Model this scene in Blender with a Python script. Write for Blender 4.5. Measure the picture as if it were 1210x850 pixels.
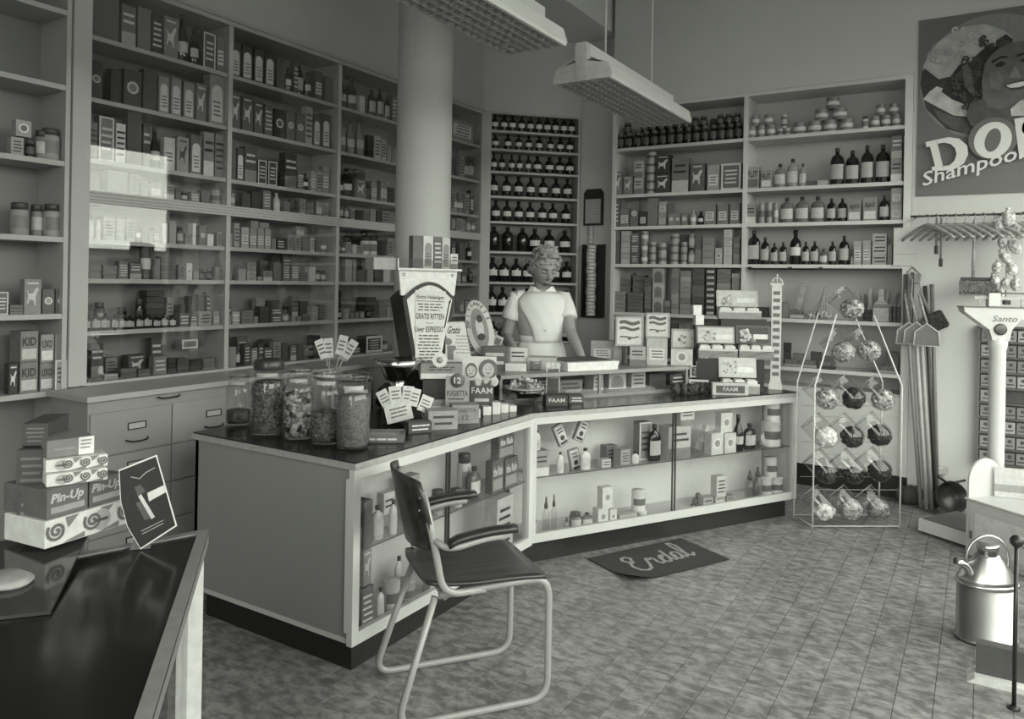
import bpy, bmesh, math, random
from mathutils import Vector, Matrix
random.seed(7)
R = math.radians
for o in list(bpy.data.objects): bpy.data.objects.remove(o)
sc = bpy.context.scene
COL = sc.collection
EXPO=0.42; SKY=6.0; FT0=.125; FT1=.29; GT=1.0
# ---------------------------------------------------------------- camera
F, CZ, YAW, ROLL = 897.0, 1.45, R(31.7), R(0.99)      # focal length in pixels of a 1210 x 850 frame, camera height
cd = bpy.data.cameras.new('camera'); cam = bpy.data.objects.new('camera', cd); COL.objects.link(cam)
cd.sensor_width = 36; cd.sensor_fit = 'HORIZONTAL'; cd.lens = F/1210*36; cd.shift_y = -92.5/1210; cd.clip_start = .02
cam.matrix_world = Matrix.Translation((0, 0, CZ)) @ Matrix.Rotation(YAW, 4, 'Z') @ Matrix.Rotation(R(90), 4, 'X') @ Matrix.Rotation(ROLL, 4, 'Z')
sc.camera = cam
# ---------------------------------------------------------------- world, daylight, exposure
sc.view_settings.view_transform = 'Standard'; sc.view_settings.look = 'None'
sc.view_settings.gamma = 1; sc.view_settings.use_curve_mapping = False
sc.view_settings.exposure = EXPO
w = bpy.data.worlds.new('sky'); sc.world = w; w.use_nodes = True
nt = w.node_tree; nt.nodes.clear()
tc = nt.nodes.new('ShaderNodeTexCoord'); sx = nt.nodes.new('ShaderNodeSeparateXYZ'); cr = nt.nodes.new('ShaderNodeValToRGB')
bg = nt.nodes.new('ShaderNodeBackground'); wo = nt.nodes.new('ShaderNodeOutputWorld')
nt.links.new(tc.outputs['Generated'], sx.inputs[0]); nt.links.new(sx.outputs['Z'], cr.inputs[0]); nt.links.new(cr.outputs[0], bg.inputs[0]); nt.links.new(bg.outputs[0], wo.inputs[0])
cr.color_ramp.elements[0].position = 0; cr.color_ramp.elements[0].color = (.94, .97, .85, 1)
cr.color_ramp.elements[1].position = .8; cr.color_ramp.elements[1].color = (.84, .87, .77, 1)
bg.inputs[1].default_value = SKY
LAMPCOL = (.965, 1, .875)
def area(name, loc, rot, sx_, sy_, e, portal=False):
    l = bpy.data.lights.new(name, 'AREA'); l.shape = 'RECTANGLE'; l.size = sx_; l.size_y = sy_; l.energy = e; l.color = LAMPCOL
    o = bpy.data.objects.new(name, l); COL.objects.link(o); o.location = loc; o.rotation_euler = rot
    if portal: l.cycles.is_portal = True
    return o
# daylight enters through the shop window in the right wall (portal only guides the sky light)
WX, WY0, WY1, WZ0, WZ1 = 1.1, -.6, 5.75, .55, 2.95
FY, FX0, FX1, FZ0, FZ1 = -1.6, -1.3, .95, .25, 3.3      # shop front behind the camera
area('window_daylight_portal', (WX+.03, (WY0+WY1)/2, (WZ0+WZ1)/2), (0, R(90), 0), WZ1-WZ0, WY1-WY0, 1, True)
area('shopfront_daylight_portal', ((FX0+FX1)/2, FY-.03, (FZ0+FZ1)/2), (R(90), 0, 0), FX1-FX0, FZ1-FZ0, 1, True)

# ---------------------------------------------------------------- projection helpers: a pixel plus a real plane gives a point
def ray(x, y):
    u, v = x-605, 332.5-y
    c, s = math.cos(ROLL), math.sin(ROLL); u, v = u*c-v*s, u*s+v*c
    return Vector((-math.sin(YAW)*F+math.cos(YAW)*u, math.cos(YAW)*F+math.sin(YAW)*u, v))
C0 = Vector((0, 0, CZ))
def onZ(x, y, z): d = ray(x, y); return C0+d*((z-CZ)/d.z)
class Pl:
    """vertical plane; local x runs to the viewer's right, local y into the wall"""
    def __init__(s, ox, oy, rot): s.o = Vector((ox, oy, 0)); s.r = R(rot); s.ex = Vector((math.cos(s.r), math.sin(s.r), 0)); s.ey = Vector((-math.sin(s.r), math.cos(s.r), 0))
    def on(s, x, y, sb=0):
        d = ray(x, y); t = (sb-(C0-s.o).dot(s.ey))/d.dot(s.ey); return C0+d*t
    def at(s, x, z, sb=0):
        y = 330.0
        for _ in range(4):
            p = s.on(x, y, sb); q = s.on(x, y+1, sb); y += (z-p.z)/(q.z-p.z)
        return s.on(x, y, sb)
    def lx(s, p): return (p-s.o).dot(s.ex)
    def w(s, lx, ly, z): v = s.o+s.ex*lx+s.ey*ly; return Vector((v.x, v.y, z))
PW = Pl(-3.65, 0, 90)                    # front of the shelving on the left wall (local x = world Y)
PR = Pl(-3.65, 5.38, 45)                 # front of the corner bottle rack
PB = Pl(0, 5.82, 0)                      # front of the back wall shelving
U60 = Vector((.5, .8660254, 0)); N60 = Vector((-.8660254, .5, 0))
PCB = Pl(-1.93, 3.34, 60)                # front of the long counter section
PCL = Pl(-1.92, 0, 90)                   # front of the short counter section (local x = world Y)

# ---------------------------------------------------------------- materials
MC = {}
def mat(t, rough=.55, metal=0, var=.10, ns=40, spec=.4, bump=0, key=None, vary=.05):
    k = (round(t, 3), rough, metal, var, ns, spec, bump, vary)
    if k in MC: return MC[k]
    m = bpy.data.materials.new('paint_%03d' % int(t*1000)); m.use_nodes = True; n = m.node_tree; b = n.nodes['Principled BSDF']
    b.inputs['Roughness'].default_value = rough; b.inputs['Metallic'].default_value = metal; b.inputs['Specular IOR Level'].default_value = spec
    tc = n.nodes.new('ShaderNodeTexCoord'); no = n.nodes.new('ShaderNodeTexNoise'); no.inputs['Scale'].default_value = ns; no.inputs['Detail'].default_value = 3
    oi = n.nodes.new('ShaderNodeObjectInfo'); ma = n.nodes.new('ShaderNodeMath'); ma.operation = 'MULTIPLY_ADD'
    ma.inputs[1].default_value = vary*2; ma.inputs[2].default_value = 1-vary
    mr = n.nodes.new('ShaderNodeMapRange'); mr.inputs[1].default_value = .3; mr.inputs[2].default_value = .7; mr.inputs[3].default_value = t*(1-var); mr.inputs[4].default_value = t*(1+var)
    mm = n.nodes.new('ShaderNodeMath'); mm.operation = 'MULTIPLY'
    n.links.new(tc.outputs['Object'], no.inputs[0]); n.links.new(no.outputs[0], mr.inputs[0]); n.links.new(oi.outputs['Random'], ma.inputs[0])
    n.links.new(mr.outputs[0], mm.inputs[0]); n.links.new(ma.outputs[0], mm.inputs[1]); n.links.new(mm.outputs[0], b.inputs['Base Color'])
    if bump:
        bu = n.nodes.new('ShaderNodeBump'); bu.inputs['Strength'].default_value = bump; bu.inputs['Distance'].default_value = .004
        n.links.new(no.outputs[0], bu.inputs['Height']); n.links.new(bu.outputs[0], b.inputs['Normal'])
    MC[k] = m; return m
def glass(name, f0=.05, tint=.96, rough=0.0):
    m = bpy.data.materials.new(name); m.use_nodes = True; n = m.node_tree; n.nodes.clear()
    o = n.nodes.new('ShaderNodeOutputMaterial'); mx = n.nodes.new('ShaderNodeMixShader'); t = n.nodes.new('ShaderNodeBsdfTransparent'); g = n.nodes.new('ShaderNodeBsdfGlossy')
    t.inputs[0].default_value = (tint, tint, tint, 1); g.inputs['Roughness'].default_value = rough
    ge = n.nodes.new('ShaderNodeNewGeometry'); dt = n.nodes.new('ShaderNodeVectorMath'); dt.operation = 'DOT_PRODUCT'; n.links.new(ge.outputs['Normal'], dt.inputs[0]); n.links.new(ge.outputs['Incoming'], dt.inputs[1])
    prev = dt.outputs['Value']
    for op, v in (('ABSOLUTE', None), ('SUBTRACT', 1), ('POWER', 5), ('MULTIPLY_ADD', 1-f0)):      # Schlick reflectance of a thin pane
        q = n.nodes.new('ShaderNodeMath'); q.operation = op
        if op == 'SUBTRACT': q.inputs[0].default_value = 1; n.links.new(prev, q.inputs[1])
        else: n.links.new(prev, q.inputs[0])
        if op == 'POWER': q.inputs[1].default_value = 5
        if op == 'MULTIPLY_ADD': q.inputs[1].default_value = 1-f0; q.inputs[2].default_value = f0
        prev = q.outputs[0]
    n.links.new(prev, mx.inputs[0]); n.links.new(t.outputs[0], mx.inputs[1]); n.links.new(g.outputs[0], mx.inputs[2]); n.links.new(mx.outputs[0], o.inputs[0])
    return m
GL = glass('pane_glass'); GLJ = glass('jar_glass', .05, .93, .02)
def wood(t0, t1, scale=3, rough=.35, stretch=(1, 12, 12)):
    m = bpy.data.materials.new('wood_grain'); m.use_nodes = True; n = m.node_tree; b = n.nodes['Principled BSDF']; b.inputs['Roughness'].default_value = rough
    tc = n.nodes.new('ShaderNodeTexCoord'); mp = n.nodes.new('ShaderNodeMapping'); mp.inputs['Scale'].default_value = stretch; no = n.nodes.new('ShaderNodeTexNoise'); no.inputs['Scale'].default_value = scale; no.inputs['Detail'].default_value = 6
    cr = n.nodes.new('ShaderNodeValToRGB'); cr.color_ramp.elements[0].color = (t0,)*3+(1,); cr.color_ramp.elements[1].color = (t1,)*3+(1,); cr.color_ramp.elements[0].position = .35; cr.color_ramp.elements[1].position = .65
    n.links.new(tc.outputs['Object'], mp.inputs[0]); n.links.new(mp.outputs[0], no.inputs[0]); n.links.new(no.outputs[0], cr.inputs[0]); n.links.new(cr.outputs[0], b.inputs['Base Color'])
    return m
def speckle(t0, t1, scale=60, rough=.5, name='speckle', bump=.5):
    m = bpy.data.materials.new(name); m.use_nodes = True; n = m.node_tree; b = n.nodes['Principled BSDF']; b.inputs['Roughness'].default_value = rough
    tc = n.nodes.new('ShaderNodeTexCoord'); vo = n.nodes.new('ShaderNodeTexVoronoi'); vo.inputs['Scale'].default_value = scale
    sp = n.nodes.new('ShaderNodeSeparateColor'); mr = n.nodes.new('ShaderNodeMapRange'); mr.inputs[3].default_value = t0; mr.inputs[4].default_value = t1
    bu = n.nodes.new('ShaderNodeBump'); bu.inputs['Strength'].default_value = bump; bu.inputs['Distance'].default_value = .006; bu.invert = True
    n.links.new(tc.outputs['Object'], vo.inputs['Vector']); n.links.new(vo.outputs['Color'], sp.inputs[0]); n.links.new(sp.outputs[0], mr.inputs[0]); n.links.new(mr.outputs[0], b.inputs['Base Color'])
    n.links.new(vo.outputs['Distance'], bu.inputs['Height']); n.links.new(bu.outputs[0], b.inputs['Normal'])
    return m
WHITE = mat(.50, .5, var=.03, ns=6); CREAM = mat(.50, .5, var=.04, ns=5); BLACK = mat(.02, .35); DARKW = mat(.035, .4)
CHROME = mat(.62, .22, 1, .02); DGLASS = mat(.012, .08, spec=.6); PAPER = mat(.58, .7, var=.03)

# ---------------------------------------------------------------- mesh helpers
class MB:
    def __init__(s): s.v = []; s.f = []; s.sm = []
    def add(s, vs, fs, smooth=False, M=None):
        b = len(s.v)
        s.v += [tuple(M @ Vector(v)) if M else tuple(v) for v in vs]; s.f += [tuple(b+i for i in f) for f in fs]; s.sm += [smooth]*len(fs); return s
    def box(s, x0, x1, y0, y1, z0, z1, M=None, bev=0):
        if bev:
            b = min(bev, (x1-x0)*.4, (y1-y0)*.4, (z1-z0)*.4)
            vs = []
            for z, i in ((z0, b), (z0+b, 0), (z1-b, 0), (z1, b)):
                if i: vs += [(x0+b, y0+b, z), (x1-b, y0+b, z), (x1-b, y1-b, z), (x0+b, y1-b, z)]
                else: vs += [(x0, y0, z), (x1, y0, z), (x1, y1, z), (x0, y1, z)]
            fs = [(3, 2, 1, 0), (12, 13, 14, 15)]
            for k in range(3):
                for i in range(4): j = (i+1) % 4; fs.append((k*4+i, k*4+j, k*4+4+j, k*4+4+i))
            return s.add(vs, fs, False, M)
        vs = [(x0, y0, z0), (x1, y0, z0), (x1, y1, z0), (x0, y1, z0), (x0, y0, z1), (x1, y0, z1), (x1, y1, z1), (x0, y1, z1)]
        return s.add(vs, [(3, 2, 1, 0), (4, 5, 6, 7), (0, 1, 5, 4), (1, 2, 6, 5), (2, 3, 7, 6), (3, 0, 4, 7)], False, M)
    def lathe(s, prof, cx=0, cy=0, cz=0, seg=12, M=None, sx=1, sy=1, smooth=True, a0=0, a1=360):
        full = abs(a1-a0) >= 360; n = seg if full else seg+1; vs = []; fs = []
        for (r, z) in prof:
            for i in range(n):
                a = R(a0+(a1-a0)*i/seg); vs.append((cx+r*math.cos(a)*sx, cy+r*math.sin(a)*sy, cz+z))
        for k in range(len(prof)-1):
            for i in range(seg):
                j = (i+1) % n; fs.append((k*n+i, k*n+j, (k+1)*n+j, (k+1)*n+i))
        if full:
            if prof[0][0] > 1e-5: fs.append(tuple(range(n-1, -1, -1)))
            if prof[-1][0] > 1e-5: fs.append(tuple((len(prof)-1)*n+i for i in range(n)))
        return s.add(vs, fs, smooth, M)
    def prism(s, poly, z0, z1, M=None, smooth=False):
        n = len(poly); vs = [(x, y, z0) for x, y in poly]+[(x, y, z1) for x, y in poly]
        fs = [tuple(range(n-1, -1, -1)), tuple(range(n, 2*n))]+[(i, (i+1) % n, n+(i+1) % n, n+i) for i in range(n)]
        return s.add(vs, fs, smooth, M)
    def tube(s, pts, r, seg=8, M=None, caps=True):
        P = [Vector(p) for p in pts]; n = len(P); rr = r if isinstance(r, (list, tuple)) else [r]*n
        vs = []; fs = []; up = None
        for i in range(n):
            t = (P[min(i+1, n-1)]-P[max(i-1, 0)]).normalized()
            if up is None: up = Vector((0, 0, 1)) if abs(t.z) < .9 else Vector((1, 0, 0))
            a = (up-t*up.dot(t)).normalized(); b = t.cross(a); up = a
            for k in range(seg):
                q = 2*math.pi*k/seg; vs.append(P[i]+(a*math.cos(q)+b*math.sin(q))*rr[i])
        for i in range(n-1):
            for k in range(seg): j = (k+1) % seg; fs.append((i*seg+k, i*seg+j, (i+1)*seg+j, (i+1)*seg+k))
        if caps: fs += [tuple(range(seg-1, -1, -1)), tuple((n-1)*seg+k for k in range(seg))]
        return s.add(vs, fs, True, M)
    def ball(s, c, r, seg=10, rings=6, sc=(1, 1, 1), M=None):
        prof = [(max(1e-6, r*math.sin(math.pi*i/rings)), -r*math.cos(math.pi*i/rings)) for i in range(rings+1)]
        vs = []; fs = []
        for (q, z) in prof:
            for i in range(seg): a = 2*math.pi*i/seg; vs.append((c[0]+q*math.cos(a)*sc[0], c[1]+q*math.sin(a)*sc[1], c[2]+z*sc[2]))
        for k in range(rings):
            for i in range(seg): j = (i+1) % seg; fs.append((k*seg+i, k*seg+j, (k+1)*seg+j, (k+1)*seg+i))
        return s.add(vs, fs, True, M)
    def ribbon(s, pts, wd, y=0, th=.0008, M=None):
        """flat stroke in the xz plane with a little thickness, facing -y"""
        for i in range(len(pts)-1):
            (x0, z0), (x1, z1) = pts[i], pts[i+1]; L = math.hypot(x1-x0, z1-z0)
            if L < 1e-6: continue
            dx, dz = (x1-x0)/L, (z1-z0)/L; e = wd*.35; px, pz = -dz*wd/2, dx*wd/2
            x0 -= dx*e; z0 -= dz*e; x1 += dx*e; z1 += dz*e
            q = [(x0-px, z0-pz), (x1-px, z1-pz), (x1+px, z1+pz), (x0+px, z0+pz)]
            s.add([(a, y-th-i*2.5e-5, b) for a, b in q], [(0, 1, 2, 3)], False, M)
        return s
    def flat(s, poly, y, M=None):
        return s.add([(x, y, z) for x, z in poly], [tuple(range(len(poly)))], False, M)
    def mesh(s, name):
        me = bpy.data.meshes.new(name); me.from_pydata(s.v, [], s.f); me.polygons.foreach_set('use_smooth', s.sm); me.update(); return me
    def build(s, name, m, parent=None, loc=None, rz=None, kind=None, label=None):
        o = bpy.data.objects.new(name, s.mesh(name)); COL.objects.link(o)
        if m: o.data.materials.append(m)
        if parent: o.parent = parent
        if loc is not None: o.location = loc
        if rz is not None: o.rotation_euler = (0, 0, rz)
        if kind: o['kind'] = kind
        if label: o['label'] = label
        return o
def tag(o, label, cat, group=None, kind=None):
    o['label'] = label; o['category'] = cat
    if group: o['group'] = group
    if kind: o['kind'] = kind
    return o
def empty(name, loc, rz=0, label=None, cat=None, group=None):
    o = bpy.data.objects.new(name, None); COL.objects.link(o); o.location = loc; o.rotation_euler = (0, 0, rz); o.empty_display_size = .1
    if label: tag(o, label, cat, group)
    return o
TC = {}
def textmb(st, h, wd=None, shear=0, y=0, cx=0, cz=0, M=None, mb=None, bold=0):
    """lettering in the xz plane facing -y, centred on cx, cz, cap height h, fitted to width wd"""
    if (st, bold) not in TC:
        c = bpy.data.curves.new('t', 'FONT'); c.body = st; c.size = 1; c.resolution_u = 2; c.offset = bold
        o = bpy.data.objects.new('t', c); me = o.to_mesh(); vs = [tuple(v.co) for v in me.vertices]; fs = [tuple(p.vertices) for p in me.polygons]; o.to_mesh_clear()
        bpy.data.objects.remove(o); bpy.data.curves.remove(c); TC[(st, bold)] = (vs, fs)
    vs, fs = TC[(st, bold)]
    x0 = min(v[0] for v in vs); x1 = max(v[0] for v in vs); z0 = min(v[1] for v in vs); z1 = max(v[1] for v in vs)
    k = h/(z1-z0); kx = wd/(x1-x0) if wd else k
    out = [(cx+(v[0]-(x0+x1)/2)*kx+shear*(v[1]-(z0+z1)/2)*k, y, cz+(v[1]-(z0+z1)/2)*k) for v in vs]
    mb = mb or MB(); mb.add(out, fs, False, M); return mb
def disc(r, cx, cz, n=14, sx=1): return [(cx+r*sx*math.cos(2*math.pi*i/n), cz+r*math.sin(2*math.pi*i/n)) for i in range(n)]
ORD = ['zeroth', 'first', 'second', 'third', 'fourth', 'fifth', 'sixth', 'seventh', 'eighth', 'ninth', 'tenth', 'eleventh', 'twelfth', 'thirteenth', 'fourteenth', 'fifteenth', 'sixteenth', 'seventeenth', 'eighteenth', 'nineteenth', 'twentieth', 'twenty-first', 'twenty-second', 'twenty-third', 'twenty-fourth', 'twenty-fifth', 'twenty-sixth', 'twenty-seventh', 'twenty-eighth', 'twenty-ninth', 'thirtieth']+['later']*40
def bez(p0, p1, p2, n=6): return [tuple((1-t)**2*a+2*t*(1-t)*b+t*t*c for a, b, c in zip(p0, p1, p2)) for t in [i/n for i in range(n+1)]]
def smoothpath(pts, rad=.05, n=5):
    P = [Vector(p) for p in pts]; out = [P[0]]
    for i in range(1, len(P)-1):
        a = P[i-1]-P[i]; b = P[i+1]-P[i]; r1 = min(rad, a.length*.45); r2 = min(rad, b.length*.45)
        out += [Vector(q) for q in bez(P[i]+a.normalized()*r1, P[i], P[i]+b.normalized()*r2, n)]
    return out+[P[-1]]

# ================================================================ ROOM
def struct(mb, name, m): o = mb.build(name, m); o['kind'] = 'structure'; return o
WALLP = mat(.50, .8, var=.03, ns=3); CEILP = mat(.68, .9, var=.03, ns=3)
ZT = 2.91; ZS = 3.557; ZC = 3.95; XF = -2.667; LW = 5.82
struct(MB().box(-4.1, -3.93, -2.5, 6.4, 0, ZC), 'wall_left', WALLP)
fx0 = PW.o.x
# bulkheads above the shelving
struct(MB().box(-3.93, -3.655, -2.5, 5.385, ZT, ZS), 'wall_left_upper', WALLP)
D1 = PR.at(684, 1.5); L1 = PR.lx(D1)          # right end of the corner rack
YN = D1.y                                     # little wall between rack and back shelving
cb = MB(); A = PR.w(0, .004, 0); B_ = PR.w(L1, .004, 0)
cb.prism([(A.x, A.y), (B_.x, B_.y), (B_.x-.2, B_.y+.2), (A.x-.2, A.y+.2)], ZT, ZS); struct(cb, 'wall_corner', WALLP)
struct(MB().box(D1.x, -2.65, YN, YN+.15, 0, ZS), 'wall_corner_return', WALLP)
struct(MB().box(-4.1, 1.4, 6.2, 6.4, 0, ZC), 'wall_back', WALLP)
XS0 = PB.at(722, 1.5).x-.005; XS1 = PB.at(1076, 1.5).x
bw = MB().box(XS0, XS1, 5.822, 6.2, ZT+.002, ZC); bw.box(XS1, 1.1, 5.822, 6.2, 0, ZC)
struct(bw, 'wall_back_front', mat(.60, .8, var=.03, ns=3))
struct(MB().box(-4.1, FX0, FY-.2, FY, 0, ZC).box(FX1, 1.4, FY-.2, FY, 0, ZC).box(FX0, FX1, FY-.2, FY, 0, FZ0).box(FX0, FX1, FY-.2, FY, FZ1, ZC), 'wall_front', mat(.30, .8))
f2 = MB().box(FX0, FX1, FY-.1, FY-.05, FZ0, FZ0+.05).box(FX0, FX1, FY-.1, FY-.05, FZ1-.05, FZ1)
for xx in (FX0, (FX0+FX1)/2, FX1-.05): f2.box(xx, xx+.05, FY-.1, FY-.05, FZ0+.05, FZ1-.05)
struct(f2, 'window_2', mat(.25, .4))
cm = MB().box(XF, 1.4, -2.7, 6.4, ZC, ZC+.1); struct(cm, 'ceiling', CEILP)
struct(MB().box(-4.1, XF, -2.5, 6.2, ZS, ZC), 'ceiling_lowered', CEILP)
# right wall with the shop window
ww = MB().box(WX, WX+.2, -2.7, 6.2, 0, WZ0).box(WX, WX+.2, -2.7, 6.2, WZ1, ZC).box(WX, WX+.2, -2.7, WY0, WZ0, WZ1).box(WX, WX+.2, WY1, 6.2, WZ0, WZ1)
struct(ww, 'wall_right', WALLP)
wf = MB().box(WX+.05, WX+.1, WY0, WY1, WZ0, WZ0+.05).box(WX+.05, WX+.1, WY0, WY1, WZ1-.05, WZ1)
for yy in (WY0, 1.0, 3.0, WY1-.05): wf.box(WX+.05, WX+.1, yy, yy+.05, WZ0, WZ1)
wn = struct(wf, 'window_1', mat(.25, .4))
MB().box(WX+.07, WX+.075, WY0+.05, WY1-.05, WZ0+.05, WZ1-.05).build('pane', GL, wn)
# street outside the window
struct(MB().box(-40, 60, -40, 50, -.4, -.15), 'street', mat(.12, .9))
struct(MB().box(26, 34, -40, 50, -.15, 2.6), 'street_building', mat(.10, .9))
# ---- floor: backing plus single tiles
struct(MB().box(-4.1, 1.4, -2.7, 6.4, -.12, -.006), 'floor', mat(.15, .7))
FLR = bpy.data.objects['floor']
fm = bpy.data.materials.new('mottled_linoleum'); fm.use_nodes = True; n = fm.node_tree; b = n.nodes['Principled BSDF']; b.inputs['Roughness'].default_value = .38; b.inputs['Specular IOR Level'].default_value = .35
ge = n.nodes.new('ShaderNodeNewGeometry'); mp = n.nodes.new('ShaderNodeMapping'); mp.inputs['Scale'].default_value = (15, 26, 1)
oi = n.nodes.new('ShaderNodeObjectInfo'); ad = n.nodes.new('ShaderNodeVectorMath'); ad.operation = 'ADD'
n1 = n.nodes.new('ShaderNodeTexNoise'); n1.inputs['Scale'].default_value = 1; n1.inputs['Detail'].default_value = 5; n1.inputs['Roughness'].default_value = .65; n1.inputs['Distortion'].default_value = .25
n2 = n.nodes.new('ShaderNodeTexNoise'); n2.inputs['Scale'].default_value = 3.2
cr = n.nodes.new('ShaderNodeValToRGB'); cr.color_ramp.elements[0].position = .40; cr.color_ramp.elements[0].color = (FT0,)*3+(1,); cr.color_ramp.elements[1].position = .62; cr.color_ramp.elements[1].color = (FT1,)*3+(1,)
m2 = n.nodes.new('ShaderNodeMapRange'); m2.inputs[1].default_value = .3; m2.inputs[2].default_value = .7; m2.inputs[3].default_value = .82; m2.inputs[4].default_value = 1.12
mm = n.nodes.new('ShaderNodeVectorMath'); mm.operation = 'SCALE'
n.links.new(ge.outputs['Position'], mp.inputs[0]); n.links.new(mp.outputs[0], ad.inputs[0]); n.links.new(oi.outputs['Location'], ad.inputs[1]); n.links.new(ad.outputs[0], n1.inputs[0]); n.links.new(ge.outputs['Position'], n2.inputs[0])
n.links.new(n1.outputs[0], cr.inputs[0]); n.links.new(n2.outputs[0], m2.inputs[0]); n.links.new(cr.outputs[0], mm.inputs[0]); n.links.new(m2.outputs[0], mm.inputs['Scale']); n.links.new(mm.outputs[0], b.inputs['Base Color'])
TWX, TWY, GAP = .118, .236, .0021
def proj(p):
    d = Vector(p)-C0; dep = -math.sin(YAW)*d.x+math.cos(YAW)*d.y
    if dep < .2: return None
    u = (math.cos(YAW)*d.x+math.sin(YAW)*d.y)/dep*F; v = d.z/dep*F; c, s = math.cos(ROLL), math.sin(ROLL)
    return 605+u*c+v*s, 332.5-(-u*s+v*c), dep
tl = []
for i in range(-35, 12):
    for j in range(-12, 28):
        x = i*TWX; y = j*TWY+(TWY/2 if i % 2 else 0)
        if x < -3.9 or x > 1.25 or y < -2.6 or y > 6.0: continue
        q = proj((x+TWX/2, y+TWY/2, 0)); vis = q and -30 < q[0] < 1240 and q[1] < 880 and not (x+TWX < -2.0) and not ((Vector((x+TWX, y, 0))-PCB.o).dot(PCB.ey) > 0.1 and y > 3.3)
        tl.append((0 if vis else 1, q[2] if q else 99, x, y))
tl.sort(); base = MB().box(0, TWX-GAP, 0, TWY-GAP, -.006, 0); tm = base.mesh('floor_tile'); tm.materials.append(fm); rest = MB()
for k, (v, d, x, y) in enumerate(tl):
    if k < 300 and v == 0:
        o = bpy.data.objects.new('floor_tile', tm); COL.objects.link(o); o.location = (x, y, random.uniform(-.0006, 0)); o.parent = FLR
    else: rest.box(x, x+TWX-GAP, y, y+TWY-GAP, -.006, 0)
ro = rest.build('floor_tile_field', fm, FLR); ro['kind'] = 'stuff'
# column
cc = ray(498.5, 330); cc = cc/cc.y*1; t_ = 4.62/(Vector((-math.sin(YAW), math.cos(YAW), 0)).dot(cc)); CP = C0+cc*t_
col = MB().lathe([(.167, 0), (.167, ZS)], seg=48); co = struct(col, 'wall_column', mat(.48, .6, var=.03, ns=3)); co.location = (CP.x, CP.y, 0)

# ================================================================ SHELVING
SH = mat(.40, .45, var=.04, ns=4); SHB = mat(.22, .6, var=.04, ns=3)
YU = [PW.lx(PW.at(x, 1.5)) for x in (103, 267, 397)]; Y4 = 4.62; Y5 = PW.lx(PW.at(566, 1.5))
ZG = [.925, 1.172, 1.427, 1.619, 1.852, 2.008, 2.304, 2.605]
cab = empty('glazed_shelf_cabinet', (-3.65, 0, 0), R(90), 'tall cream glazed shelf cabinet filling the left wall up to the column', 'cabinet')
DP = .235
def bx(parent, name, m, *a, **k): return MB().box(*a, **k).build(name, m, parent)
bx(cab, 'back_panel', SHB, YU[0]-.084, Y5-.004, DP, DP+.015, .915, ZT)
bx(cab, 'stile', SH, YU[0]-.085, YU[0], -.012, DP, 0.915, ZT)
for y in YU[1:]+[Y4]: bx(cab, 'upright', SH, y-.002, y+.026, 0, DP, .925, ZT-.02)
bx(cab, 'stile', SH, Y5-.004, Y5+.012, -.01, DP, .915, ZT)
bx(cab, 'top_board', SH, YU[0]-.085, Y5+.012, -.012, DP, ZT-.035, ZT)
bx(cab, 'cornice', SH, YU[0]-.085, Y5+.012, -.03, -.012, ZT-.012, ZT+.008)
bays = [(YU[0], YU[1]-.002), (YU[1]+.026, YU[2]-.002), (YU[2]+.026, Y4-.002), (Y4+.026, Y5-.004)]
for (a, b_) in bays:
    for z in ZG:
        if z == 1.852: continue
        bx(cab, 'shelf', SH, a, b_, .012, DP, z-.022, z)
bx(cab, 'door_rail', SH, YU[0], Y5, -.012, DP, 1.795, 1.852)
for k in range(3): bx(cab, 'door_track', mat(.3, .5), YU[0], YU[1]+.9, -.016, -.0125, 1.806+k*.016, 1.811+k*.016)
bx(cab, 'door_rail', SH, YU[0], Y5, -.008, .012, .912, .925)
for (a, b_) in bays:
    bx(cab, 'glass_door', GL, a, b_, .002, .006, 1.853, ZT-.036)
    bx(cab, 'glass_door', GL, a, b_, .002, .006, .927, 1.794)
# leftmost open bay
ob = empty('open_shelf_unit', (-3.65, 0, 0), R(90), 'open cream wall shelves at the far left beside the glazed cabinet', 'shelf')
OZ = [.905, 1.262, 1.62, 1.975, 2.33, 2.68]
YO0, YO1 = .9, YU[0]-.09
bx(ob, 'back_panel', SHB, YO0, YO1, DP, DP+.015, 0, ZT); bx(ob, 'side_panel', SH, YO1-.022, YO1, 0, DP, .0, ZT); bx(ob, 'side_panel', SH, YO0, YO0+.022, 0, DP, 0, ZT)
for z in OZ: bx(ob, 'shelf', SH, YO0+.022, YO1-.022, .003, DP, z-.024, z)
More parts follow.
